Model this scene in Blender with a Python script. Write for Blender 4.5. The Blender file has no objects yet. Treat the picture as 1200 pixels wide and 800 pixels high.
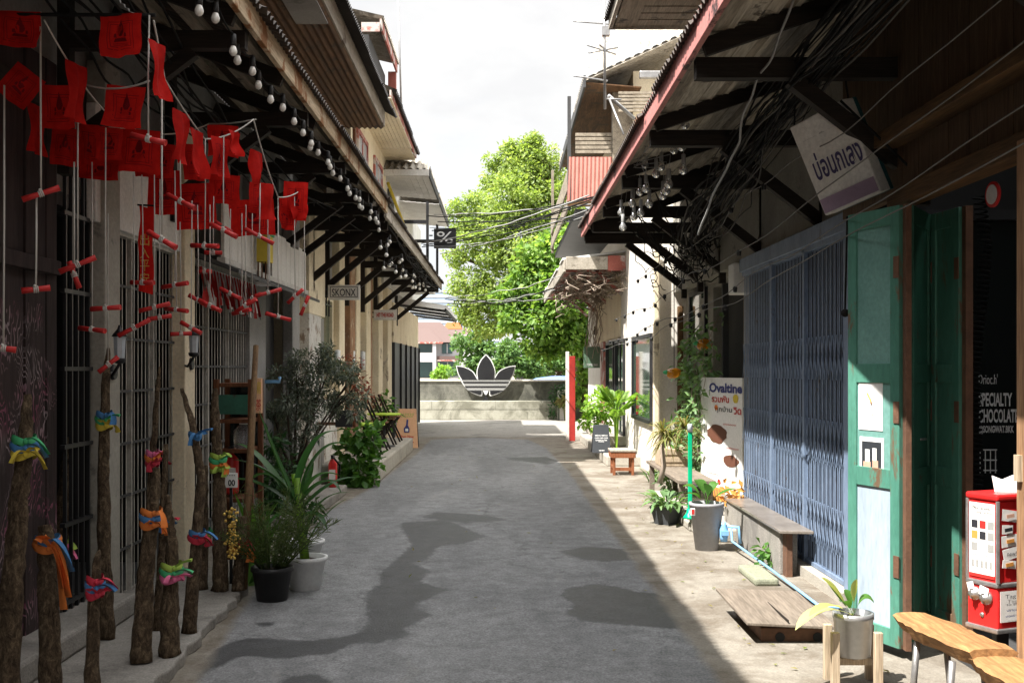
import bpy, math, random
import numpy as np
from mathutils import Vector, Matrix
R = random.Random(7)
scn = bpy.context.scene
COL = scn.collection
H, F, CX, HY = 1.6, 1300.0, 588.0, 432.0
def W(px, py, Y):                       # photograph position at a known distance -> point in the alley
    return Vector(((px-CX)*Y/F, Y, H-(py-HY)*Y/F))
def G(px, py, z=0.0):                   # photograph position on a level surface -> point
    Y = F*(H-z)/(py-HY)
    return Vector(((px-CX)*Y/F, Y, z))
def YL(px): return 2.5*F/(CX-px)        # distance along the left-hand facade
def YR(px, X=2.4): return X*F/(px-CX)

# ------------------------------------------------------------------ materials
M = {}
def nt(name):
    m = bpy.data.materials.new(name); m.use_nodes = True
    t = m.node_tree; b = t.nodes['Principled BSDF']
    return m, t, b
def node(t, kind, **kw):
    n = t.nodes.new(kind)
    for k, v in kw.items():
        if k in n.inputs: n.inputs[k].default_value = v
        else: setattr(n, k, v)
    return n
def ramp(t, stops, src):
    r = t.nodes.new('ShaderNodeValToRGB'); e = r.color_ramp.elements
    while len(e) > 1: e.remove(e[-1])
    for i, (p, c) in enumerate(stops):
        el = e[0] if i == 0 else e.new(p)
        el.position = p; el.color = (c[0], c[1], c[2], 1) if hasattr(c, '__len__') else (c, c, c, 1)
    t.links.new(src, r.inputs[0]); return r
def mixc(t, fac, a, b, mode='MIX'):
    n = t.nodes.new('ShaderNodeMix'); n.data_type = 'RGBA'; n.blend_type = mode
    for s, v in ((0, fac), (6, a), (7, b)):
        if hasattr(v, 'is_linked') or hasattr(v, 'links'): t.links.new(v, n.inputs[s])
        else: n.inputs[s].default_value = v if s == 0 else (v[0], v[1], v[2], 1)
    return n.outputs[2]
def coords(t, scale=(1, 1, 1), world=False):
    tc = node(t, 'ShaderNodeNewGeometry').outputs['Position'] if world else node(t, 'ShaderNodeTexCoord').outputs['Object']
    mp = t.nodes.new('ShaderNodeMapping'); mp.inputs['Scale'].default_value = scale
    t.links.new(tc, mp.inputs[0]); return mp.outputs[0]
def noise(t, vec, scale, detail=6, rough=.6, dist=0):
    n = node(t, 'ShaderNodeTexNoise', Scale=scale, Detail=detail, Roughness=rough, Distortion=dist)
    t.links.new(vec, n.inputs['Vector']); return n.outputs['Fac']
def bump(t, b, h, strength, dist=.01):
    n = node(t, 'ShaderNodeBump', Strength=strength, Distance=dist)
    t.links.new(h, n.inputs['Height']); t.links.new(n.outputs[0], b.inputs['Normal'])
def P(name, c1, c2=None, scale=4, rough=.7, bmp=.25, stretch=(1, 1, 1), metal=0, dirt=None, dscale=2.2, damt=.55, fine=40, spec=.4, world=True):
    """painted / mineral surface: two tones in patches, optional dirt or peeling of a third tone"""
    if name in M: return M[name]
    m, t, b = nt(name)
    c2 = c2 or tuple(x*.7 for x in c1)
    v = coords(t, stretch, world)
    n1 = noise(t, v, scale, 8, .65)
    col = ramp(t, [(.35, c2), (.62, c1)], n1).outputs[0]
    nf = noise(t, v, fine, 4, .6)
    col = mixc(t, .35, col, ramp(t, [(.3, (.55,)*3), (.7, (1.25,)*3)], nf).outputs[0], 'MULTIPLY')
    if dirt:
        nd = noise(t, v, dscale, 10, .72, .4)
        mask = ramp(t, [(damt, 0), (damt+.06, 1)], nd).outputs[0]
        col = mixc(t, mask, col, dirt)
    t.links.new(col, b.inputs['Base Color'])
    b.inputs['Roughness'].default_value = rough; b.inputs['Metallic'].default_value = metal
    b.inputs['Specular IOR Level'].default_value = spec
    if bmp: bump(t, b, nf, bmp, .006)
    M[name] = m; return m
def WOOD(name, c1, c2, axis='z', scale=3, rough=.75, bmp=.4, dirt=None, damt=.6):
    st = {'x': (.12, 1.6, 1.6), 'y': (1.6, .12, 1.6), 'z': (1.6, 1.6, .12)}[axis]
    m, t, b = nt(name); v = coords(t, st, True)
    n1 = noise(t, v, scale*4, 8, .7, .6)
    n2 = noise(t, v, scale*22, 3, .5)
    col = ramp(t, [(.3, c2), (.65, c1)], n1).outputs[0]
    col = mixc(t, .5, col, ramp(t, [(.35, (.45,)*3), (.65, (1.2,)*3)], n2).outputs[0], 'MULTIPLY')
    if dirt:
        nd = noise(t, coords(t, (1, 1, 1), True), 3, 10, .7, .3)
        col = mixc(t, ramp(t, [(damt, 0), (damt+.05, 1)], nd).outputs[0], col, dirt)
    t.links.new(col, b.inputs['Base Color']); b.inputs['Roughness'].default_value = rough
    b.inputs['Specular IOR Level'].default_value = .25
    bump(t, b, n2, bmp, .006); M[name] = m; return m
def FLAT(name, c, rough=.5, metal=0, spec=.5, alpha=1, trans=0, ior=1.45):
    if name in M: return M[name]
    m, t, b = nt(name)
    v = coords(t, (1, 1, 1), True); n = noise(t, v, 30, 4)
    col = mixc(t, .3, c, ramp(t, [(.3, (.7,)*3), (.7, (1.2,)*3)], n).outputs[0], 'MULTIPLY')
    t.links.new(col, b.inputs['Base Color'])
    b.inputs['Roughness'].default_value = rough; b.inputs['Metallic'].default_value = metal
    b.inputs['Specular IOR Level'].default_value = spec; b.inputs['Transmission Weight'].default_value = trans
    b.inputs['IOR'].default_value = ior
    M[name] = m; return m
def LEAF(name, a, b_, c=None, trans=.45, rough=.45, tint=(1.5, 1.5, .7)):
    m, t, b = nt(name)
    g = node(t, 'ShaderNodeNewGeometry')
    st = [(0, a), (.6, b_)] + ([(1, c)] if c else [])
    col = ramp(t, st, g.outputs['Random Per Island']).outputs[0]
    t.links.new(col, b.inputs['Base Color']); b.inputs['Roughness'].default_value = rough
    b.inputs['Specular IOR Level'].default_value = .35
    tr = t.nodes.new('ShaderNodeBsdfTranslucent')
    t.links.new(mixc(t, 1, col, tint, 'MULTIPLY'), tr.inputs[0])
    mx = t.nodes.new('ShaderNodeMixShader'); mx.inputs[0].default_value = trans
    t.links.new(b.outputs[0], mx.inputs[1]); t.links.new(tr.outputs[0], mx.inputs[2])
    t.links.new(mx.outputs[0], t.nodes['Material Output'].inputs[0])
    M[name] = m; return m

def asphalt(name, c1, c2, wet=0):
    m, t, b = nt(name); v = coords(t, (1, 1, 1), True)
    big = noise(t, coords(t, (1, .35, 1), True), 1.1, 8, .62, .5); mid = noise(t, v, 7, 7, .7, .3); fine = noise(t, v, 120, 3, .7)
    col = ramp(t, [(.34, c2), (.6, c1)], big).outputs[0]
    col = mixc(t, .75, col, ramp(t, [(.32, (.55,)*3), (.66, (1.3,)*3)], mid).outputs[0], 'MULTIPLY')
    col = mixc(t, .9, col, ramp(t, [(.3, (.3,)*3), (.7, (1.65,)*3)], fine).outputs[0], 'MULTIPLY')
    vo = node(t, 'ShaderNodeTexVoronoi', feature='DISTANCE_TO_EDGE', Scale=.55)
    wv = t.nodes.new('ShaderNodeVectorMath'); wv.operation = 'ADD'
    nn = node(t, 'ShaderNodeTexNoise', Scale=2.5, Detail=6); t.links.new(v, nn.inputs['Vector'])
    t.links.new(v, wv.inputs[0]); t.links.new(nn.outputs['Color'], wv.inputs[1]); t.links.new(wv.outputs[0], vo.inputs['Vector'])
    crack = ramp(t, [(0, 1), (.006, 0)], vo.outputs['Distance']).outputs[0]
    ck = t.nodes.new('ShaderNodeMath'); ck.operation = 'MULTIPLY'; t.links.new(crack, ck.inputs[0])
    t.links.new(ramp(t, [(.5, 0), (.6, .7)], big).outputs[0], ck.inputs[1])
    col = mixc(t, ck.outputs[0], col, tuple(x*.35 for x in c2))
    t.links.new(col, b.inputs['Base Color']); b.inputs['Roughness'].default_value = .85 if not wet else .55
    b.inputs['Specular IOR Level'].default_value = .3
    bump(t, b, fine, .8, .008); M[name] = m; return m
asphalt('asphalt', (.25, .247, .24), (.165, .163, .16))
asphalt('wet_asphalt', (.105, .104, .103), (.075, .075, .076), 1)
def roadmat():
    """worn asphalt that thins out to concrete at its edges, with damp stains (both as soft edged masks stored on the sheet)"""
    m, t, b = nt('roadmix'); v = coords(t, (1, 1, 1), True)
    big = noise(t, coords(t, (1, .3, 1), True), 1.0, 8, .62, .5); mid = noise(t, v, 6, 8, .72, .3); fine = noise(t, v, 75, 4, .75)
    col = ramp(t, [(.34, (.17, .171, .174)), (.62, (.255, .256, .257))], big).outputs[0]
    col = mixc(t, .8, col, ramp(t, [(.34, (.68,)*3), (.66, (1.2,)*3)], mid).outputs[0], 'MULTIPLY')
    col = mixc(t, .75, col, ramp(t, [(.34, (.45,)*3), (.66, (1.45,)*3)], fine).outputs[0], 'MULTIPLY')
    def mask(attr, lo, hi, sc, amp):
        a = node(t, 'ShaderNodeAttribute', attribute_name=attr); n0 = noise(t, v, sc, 9, .8, .5); n9 = noise(t, coords(t, (1, .5, 1), True), sc*.45, 6, .7, 1.2); av = t.nodes.new('ShaderNodeMath'); av.operation = 'MULTIPLY_ADD'; av.inputs[1].default_value = .5; t.links.new(n9, av.inputs[0]); hv = t.nodes.new('ShaderNodeMath'); hv.operation = 'MULTIPLY'; hv.inputs[1].default_value = .5; t.links.new(n0, hv.inputs[0]); t.links.new(hv.outputs[0], av.inputs[2]); n = av.outputs[0]
        s1 = t.nodes.new('ShaderNodeMath'); s1.operation = 'SUBTRACT'; t.links.new(n, s1.inputs[0]); s1.inputs[1].default_value = .5
        s2 = t.nodes.new('ShaderNodeMath'); s2.operation = 'MULTIPLY_ADD'; t.links.new(s1.outputs[0], s2.inputs[0]); s2.inputs[1].default_value = amp; t.links.new(a.outputs['Fac'], s2.inputs[2])
        return ramp(t, [(lo, 0), (hi, 1)], s2.outputs[0]).outputs[0]
    oil = ramp(t, [(.63, 0), (.7, .4)], noise(t, coords(t, (1, .5, 1), True), 2.3, 7, .7, .8)).outputs[0]
    col = mixc(t, oil, col, (.085, .083, .08))
    dust = ramp(t, [(.6, 0), (.75, .5)], noise(t, coords(t, (1, .4, 1), True), 1.7, 9, .72, 1.1)).outputs[0]
    col = mixc(t, dust, col, (.33, .31, .27))
    vo = node(t, 'ShaderNodeTexVoronoi', feature='DISTANCE_TO_EDGE', Scale=.5)
    wv = t.nodes.new('ShaderNodeVectorMath'); wv.operation = 'ADD'; nn = node(t, 'ShaderNodeTexNoise', Scale=2.2, Detail=8, Roughness=.7); t.links.new(v, nn.inputs['Vector'])
    t.links.new(v, wv.inputs[0]); t.links.new(nn.outputs['Color'], wv.inputs[1]); t.links.new(wv.outputs[0], vo.inputs['Vector'])
    ck = t.nodes.new('ShaderNodeMath'); ck.operation = 'MULTIPLY'; t.links.new(ramp(t, [(0, 1), (.009, 0)], vo.outputs['Distance']).outputs[0], ck.inputs[0]); t.links.new(ramp(t, [(.4, .15), (.6, .8)], big).outputs[0], ck.inputs[1])
    col = mixc(t, ck.outputs[0], col, (.05, .05, .05))
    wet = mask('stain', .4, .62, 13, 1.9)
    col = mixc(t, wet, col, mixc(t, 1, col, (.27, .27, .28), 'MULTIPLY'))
    cbig = noise(t, v, 1.6, 9, .7, .6); con = ramp(t, [(.3, (.185, .165, .135)), (.6, (.265, .24, .2))], mid).outputs[0]
    con = mixc(t, ramp(t, [(.43, 0), (.6, .85)], cbig).outputs[0], con, (.13, .105, .078)); con = mixc(t, .6, con, ramp(t, [(.3, (.55,)*3), (.7, (1.3,)*3)], fine).outputs[0], 'MULTIPLY')
    col = mixc(t, mask('tar', .42, .62, 4, .7), con, col)
    t.links.new(col, b.inputs['Base Color']); b.inputs['Specular IOR Level'].default_value = .3
    t.links.new(ramp(t, [(0, .88), (1, .5)], wet).outputs[0], b.inputs['Roughness'])
    bump(t, b, fine, .7, .008); M['roadmix'] = m
roadmat()
def concrete(name, c1, c2, dirt, damt=.52):
    m, t, b = nt(name); v = coords(t, (1, 1, 1), True)
    big = noise(t, v, 1.3, 9, .7, .6); mid = noise(t, v, 9, 7, .7); fine = noise(t, v, 90, 3, .6)
    col = ramp(t, [(.3, c2), (.6, c1)], mid).outputs[0]
    col = mixc(t, ramp(t, [(damt, 0), (damt+.16, .85)], big).outputs[0], col, dirt)
    col = mixc(t, .7, col, ramp(t, [(.3, (.55,)*3), (.7, (1.25,)*3)], fine).outputs[0], 'MULTIPLY')
    t.links.new(col, b.inputs['Base Color']); b.inputs['Roughness'].default_value = .9
    b.inputs['Specular IOR Level'].default_value = .25
    bump(t, b, fine, .5, .006); M[name] = m; return m
concrete('ground', (.27, .245, .205), (.19, .17, .14), (.125, .1, .075), .45)
concrete('paleconc', (.3, .28, .25), (.22, .205, .185), (.12, .11, .1))
concrete('kerbconc', (.42, .39, .33), (.33, .3, .26), (.2, .19, .16), .56)
concrete('wallconc', (.42, .41, .34), (.34, .33, .27), (.17, .165, .125), .45)
concrete('mossconc', (.2, .195, .165), (.12, .118, .1), (.06, .06, .05), .46)
concrete('greenconc', (.27, .28, .2), (.22, .23, .17), (.18, .18, .12))
P('cream', (.82, .72, .53), (.7, .59, .41), 2, .8, .3, dirt=(.3, .24, .17), damt=.6)
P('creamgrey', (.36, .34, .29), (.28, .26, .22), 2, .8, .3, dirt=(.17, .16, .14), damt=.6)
P('whitewall', (.78, .74, .68), (.66, .62, .55), 1.6, .85, .35, dirt=(.5, .46, .4), damt=.66)
P('peelwhite', (.66, .64, .6), (.5, .48, .44), 2.5, .85, .5, dirt=(.26, .2, .15), dscale=5, damt=.53)
P('plainwhite', (.72, .7, .66), (.6, .58, .54), 3, .6, .15, dirt=(.42, .4, .36), damt=.66)
P('greywall', (.3, .29, .27), (.22, .21, .2), 2, .85, .3, dirt=(.13, .12, .11), damt=.6)
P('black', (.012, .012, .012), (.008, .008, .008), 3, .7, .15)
P('blackpaint', (.02, .02, .022), (.014, .014, .016), 3, .45, .1)
P('darkgrey', (.06, .06, .06), (.04, .04, .04), 3, .7, .2)
WOOD('darkwood', (.032, .024, .019), (.014, .011, .009), 'y')
WOOD('darkwoodx', (.03, .023, .018), (.013, .01, .008), 'x')
WOOD('brownboard', (.16, .1, .055), (.07, .04, .022), 'z')
WOOD('ochrewood', (.14, .075, .028), (.06, .032, .013), 'y')
WOOD('fasciawood', (.62, .5, .34), (.36, .25, .14), 'y', 2, dirt=(.24, .1, .03), damt=.51)
WOOD('greywood', (.42, .38, .32), (.26, .22, .18), 'y', 2, dirt=(.12, .09, .07), damt=.58)
WOOD('soffitwood', (.36, .31, .24), (.17, .14, .105), 'y', 2, dirt=(.06, .05, .04), damt=.58)
WOOD('ceilboard', (.56, .5, .41), (.3, .26, .2), 'y', 2, dirt=(.1, .08, .06), damt=.6)
WOOD('rustsoffit', (.17, .088, .04), (.06, .032, .017), 'y', 2, dirt=(.06, .04, .025), damt=.56)
WOOD('stoolwood', (.3, .11, .05), (.2, .07, .03), 'z')
WOOD('logbench', (.4, .22, .09), (.22, .11, .045), 'y', 2)
WOOD('standwood', (.52, .42, .3), (.36, .27, .18), 'z')
WOOD('cabwood', (.16, .06, .025), (.09, .033, .014), 'z')
WOOD('polewood', (.2, .12, .055), (.11, .06, .03), 'z')
WOOD('postwood', (.4, .24, .13), (.2, .1, .05), 'z')
WOOD('coverwood', (.23, .19, .15), (.15, .122, .095), 'y', 2)
P('rustmetal', (.075, .058, .046), (.035, .028, .024), 6, .7, .4, dirt=(.1, .05, .025), damt=.55)
P('roofmetal', (.05, .045, .042), (.03, .027, .025), 3, .6, .3, dirt=(.07, .045, .03), damt=.58)
P('whitemetal', (.6, .58, .54), (.46, .44, .4), 3, .6, .2, dirt=(.25, .2, .15), damt=.62)
P('ashroof', (.42, .38, .32), (.28, .25, .2), 5, .85, .4, dirt=(.16, .14, .11), damt=.55)
P('pinkfascia', (.55, .22, .2), (.46, .18, .16), 3, .7, .2, stretch=(1, .5, 1), dirt=(.03, .02, .02), dscale=3, damt=.545)
P('pinkpaint', (.52, .21, .17), (.43, .165, .13), 3, .7, .2, dirt=(.22, .12, .1), damt=.6)
P('redpaint', (.42, .035, .025), (.3, .025, .02), 3, .5, .2, dirt=(.35, .2, .13), damt=.66)
P('redpeel', (.4, .12, .09), (.3, .08, .06), 3, .7, .3, dirt=(.5, .44, .4), damt=.5)
P('gatesteel', (.5, .48, .43), (.34, .32, .28), 8, .45, .2, metal=.1)
P('gateblue', (.2, .262, .37), (.135, .185, .27), 5, .55, .25, stretch=(1, 1, .35), dirt=(.1, .085, .08), dscale=9, damt=.6)
P('bluefill', (.02, .024, .04), (.012, .014, .022), 4, .7, .2)
P('greendoor', (.085, .25, .185), (.055, .185, .135), 4, .6, .3, stretch=(1, 1, .3), dirt=(.14, .085, .05), dscale=6, damt=.565)
P('greenpanel', (.17, .34, .3), (.13, .28, .245), 4, .55, .25, dirt=(.1, .16, .14), dscale=8, damt=.68)
P('bluepanel', (.38, .45, .52), (.31, .375, .44), 4, .6, .3, stretch=(1, 1, .25), dirt=(.22, .24, .22), dscale=6, damt=.6)
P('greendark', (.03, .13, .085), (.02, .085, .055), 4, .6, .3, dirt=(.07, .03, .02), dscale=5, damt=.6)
P('rustiron', (.16, .08, .045), (.1, .05, .03), 8, .8, .4)
P('steel', (.42, .41, .4), (.3, .29, .28), 6, .35, .1, metal=.7)
P('countertop', (.3, .26, .22), (.2, .17, .14), 4, .3, .15, metal=.3, dirt=(.12, .09, .07), damt=.58)
P('brickface', (.36, .2, .11), (.25, .14, .08), 6, .9, .5, dirt=(.5, .42, .3), dscale=4, damt=.54)
FLAT('red', (.62, .02, .02), .35)
FLAT('scrollred', (.5, .022, .02), .55)
FLAT('white', (.75, .75, .74), .5)
FLAT('paper', (.78, .77, .74), .8, spec=.2)
FLAT('ink', (.02, .02, .025), .7)
FLAT('string', (.55, .53, .49), .9, spec=.1)
FLAT('navy', (.035, .045, .2), .5)
FLAT('letterwhite', (.7, .7, .7), .5)
FLAT('letterred', (.5, .03, .025), .5)
FLAT('orange', (.7, .2, .04), .85)
FLAT('yellow', (.65, .5, .06), .8)
FLAT('gold', (.75, .5, .12), .4, .5)
FLAT('ribbonblue', (.06, .19, .4), .85)
FLAT('ribbongreen', (.06, .4, .16), .7)
FLAT('ribbonlime', (.35, .5, .08), .7)
FLAT('ribbonpink', (.75, .16, .32), .7)
FLAT('ribbonred', (.55, .03, .06), .7)
FLAT('greenplastic', (.0, .42, .2), .35)
FLAT('potgrey', (.3, .3, .31), .55)
FLAT('potwhite', (.75, .75, .74), .4)
FLAT('potblack', (.02, .02, .021), .45)
FLAT('potdark', (.05, .055, .06), .6)
FLAT('zinc', (.42, .42, .42), .35, .6)
FLAT('terracotta', (.35, .13, .06), .8)
FLAT('soil', (.04, .028, .02), .95)
FLAT('bluepipe', (.2, .42, .68), .4)
FLAT('bulbglass', (.82, .8, .74), .12, spec=.6)
FLAT('clearglass', (.9, .9, .9), .03, trans=.85)
FLAT('amber', (.75, .3, .02), .15, trans=.4)
FLAT('socket', (.015, .015, .015), .5)
FLAT('rubber', (.012, .012, .012), .85, spec=.2)
FLAT('greycable', (.3, .3, .29), .6)
FLAT('dustycable', (.1, .095, .088), .9, spec=.1)
FLAT('midcable', (.17, .165, .155), .8, spec=.2)
FLAT('glassdark', (.012, .016, .016), .04, spec=.9)
FLAT('glassgreen', (.05, .085, .06), .04, spec=1)
FLAT('glasspale', (.5, .54, .58), .1, spec=.8)
FLAT('glasshouse', (.03, .09, .09), .08, spec=.8)
FLAT('lime', (.42, .6, .05), .5)
FLAT('boardorange', (.78, .46, .27), .6)
FLAT('boardblack', (.03, .034, .04), .6)
FLAT('houseroof', (.12, .08, .072), .85)
FLAT('orangeroof', (.4, .085, .02), .8)
FLAT('housewhite', (.5, .5, .51), .8)
FLAT('bluetarp', (.1, .17, .42), .6)
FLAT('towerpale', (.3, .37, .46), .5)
FLAT('cookie', (.12, .045, .025), .7)
FLAT('caramel', (.6, .27, .06), .6)
FLAT('skin', (.6, .36, .26), .6)
FLAT('greensign', (.1, .17, .11), .5)
FLAT('twig', (.3, .24, .19), .9)
FLAT('twigdark', (.07, .05, .035), .9)
LEAF('leaf_tall', (.13, .2, .05), (.25, .34, .09), (.38, .45, .18), .5)
LEAF('leaf_broad', (.08, .17, .035), (.17, .29, .06), (.3, .42, .12), .5)
LEAF('sheet_white', (.62, .6, .55), (.66, .64, .6), None, .5, .6, (1, 1, 1))
LEAF('leaf_far', (.06, .13, .04), (.11, .21, .06), (.17, .27, .09), .4)
LEAF('leaf_dark', (.014, .045, .014), (.03, .085, .026), (.05, .12, .035), .3)
LEAF('leaf_olive', (.07, .09, .07), (.14, .17, .135), (.26, .28, .24), .25)
LEAF('leaf_strap', (.02, .07, .018), (.035, .11, .028), (.05, .14, .03), .35)
LEAF('leaf_fern', (.05, .085, .025), (.085, .12, .04), (.11, .14, .05), .3)
LEAF('leaf_mid', (.05, .13, .025), (.08, .2, .035), (.13, .27, .05), .4)
LEAF('leaf_lime', (.14, .28, .03), (.22, .38, .05), (.32, .45, .1), .45)
LEAF('leaf_dry', (.18, .14, .05), (.26, .24, .1), (.16, .22, .06), .35)
LEAF('leaf_sage', (.1, .17, .08), (.14, .25, .1), (.2, .32, .13), .35)
LEAF('leaf_varieg', (.42, .46, .14), (.55, .55, .25), (.18, .3, .06), .45)
LEAF('leaf_red', (.2, .05, .03), (.28, .08, .05), None, .3)
# red cloth with darker block print
def flagmat():
    m, t, b = nt('flag'); tc = node(t, 'ShaderNodeTexCoord')
    n = noise(t, tc.outputs['Object'], 25, 5)
    col = ramp(t, [(.3, (.5, .012, .01)), (.7, (.66, .02, .014))], n).outputs[0]
    t.links.new(col, b.inputs['Base Color']); b.inputs['Roughness'].default_value = .8; b.inputs['Specular IOR Level'].default_value = .1
    tr = t.nodes.new('ShaderNodeBsdfTranslucent'); t.links.new(col, tr.inputs[0])
    mx = t.nodes.new('ShaderNodeMixShader'); mx.inputs[0].default_value = .45
    t.links.new(b.outputs[0], mx.inputs[1]); t.links.new(tr.outputs[0], mx.inputs[2]); t.links.new(mx.outputs[0], t.nodes['Material Output'].inputs[0])
    M['flag'] = m
flagmat(); FLAT('flagprint', (.17, .006, .01), .8, spec=.1)
# bark
def bark():
    m, t, b = nt('bark'); v = coords(t, (1, 1, .55), False)
    n1 = noise(t, v, 34, 9, .8, .6); n2 = noise(t, v, 70, 4, .6)
    col = ramp(t, [(.32, (.022, .015, .01)), (.5, (.115, .08, .05)), (.68, (.32, .24, .15))], n1).outputs[0]
    col = mixc(t, .6, col, ramp(t, [(.3, (.5,)*3), (.7, (1.3,)*3)], n2).outputs[0], 'MULTIPLY')
    t.links.new(col, b.inputs['Base Color']); b.inputs['Roughness'].default_value = .95; b.inputs['Specular IOR Level'].default_value = .15
    bump(t, b, n1, 1, .03); M['bark'] = m
bark()
# maroon boards with chalky pink/white wavy drawings
def carved():
    m, t, b = nt('carved'); v = coords(t, (1, 1, 1), True)
    n1 = noise(t, coords(t, (1, 3, .35), True), 5, 8, .7)
    col = ramp(t, [(.3, (.014, .01, .01)), (.65, (.05, .033, .032))], n1).outputs[0]
    vo = node(t, 'ShaderNodeTexVoronoi', feature='F1', Scale=2.6)
    ad = t.nodes.new('ShaderNodeVectorMath'); ad.operation = 'ADD'; nn = node(t, 'ShaderNodeTexNoise', Scale=4, Detail=3); v2 = coords(t, (.3, 1.6, .8), True)
    sc = t.nodes.new('ShaderNodeVectorMath'); sc.operation = 'SCALE'; sc.inputs['Scale'].default_value = .35; t.links.new(v2, nn.inputs['Vector']); t.links.new(nn.outputs['Color'], sc.inputs[0])
    t.links.new(v2, ad.inputs[0]); t.links.new(sc.outputs[0], ad.inputs[1]); t.links.new(ad.outputs[0], vo.inputs['Vector'])
    mm = t.nodes.new('ShaderNodeMath'); mm.operation = 'MULTIPLY'; t.links.new(vo.outputs['Distance'], mm.inputs[0]); mm.inputs[1].default_value = 75
    sn = t.nodes.new('ShaderNodeMath'); sn.operation = 'SINE'; t.links.new(mm.outputs[0], sn.inputs[0])
    line = ramp(t, [(.55, 0), (.8, 1)], sn.outputs[0]).outputs[0]
    msk = ramp(t, [(.46, 0), (.56, 1)], noise(t, v, 2.4, 5, .6, .5)).outputs[0]
    sx = t.nodes.new('ShaderNodeSeparateXYZ'); t.links.new(v, sx.inputs[0])
    low = t.nodes.new('ShaderNodeMath'); low.operation = 'LESS_THAN'; t.links.new(sx.outputs[2], low.inputs[0]); low.inputs[1].default_value = 1.95
    mu = t.nodes.new('ShaderNodeMath'); mu.operation = 'MULTIPLY'; t.links.new(line, mu.inputs[0]); t.links.new(msk, mu.inputs[1])
    mv = t.nodes.new('ShaderNodeMath'); mv.operation = 'MULTIPLY'; t.links.new(mu.outputs[0], mv.inputs[0]); t.links.new(low.outputs[0], mv.inputs[1])
    pk = ramp(t, [(.4, (.26, .21, .22)), (.6, (.2, .06, .1))], noise(t, v, 3, 2)).outputs[0]
    col = mixc(t, mv.outputs[0], col, pk)
    t.links.new(col, b.inputs['Base Color']); b.inputs['Roughness'].default_value = .8; b.inputs['Specular IOR Level'].default_value = .2
    bump(t, b, n1, .4, .01); M['carved'] = m
carved()

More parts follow.
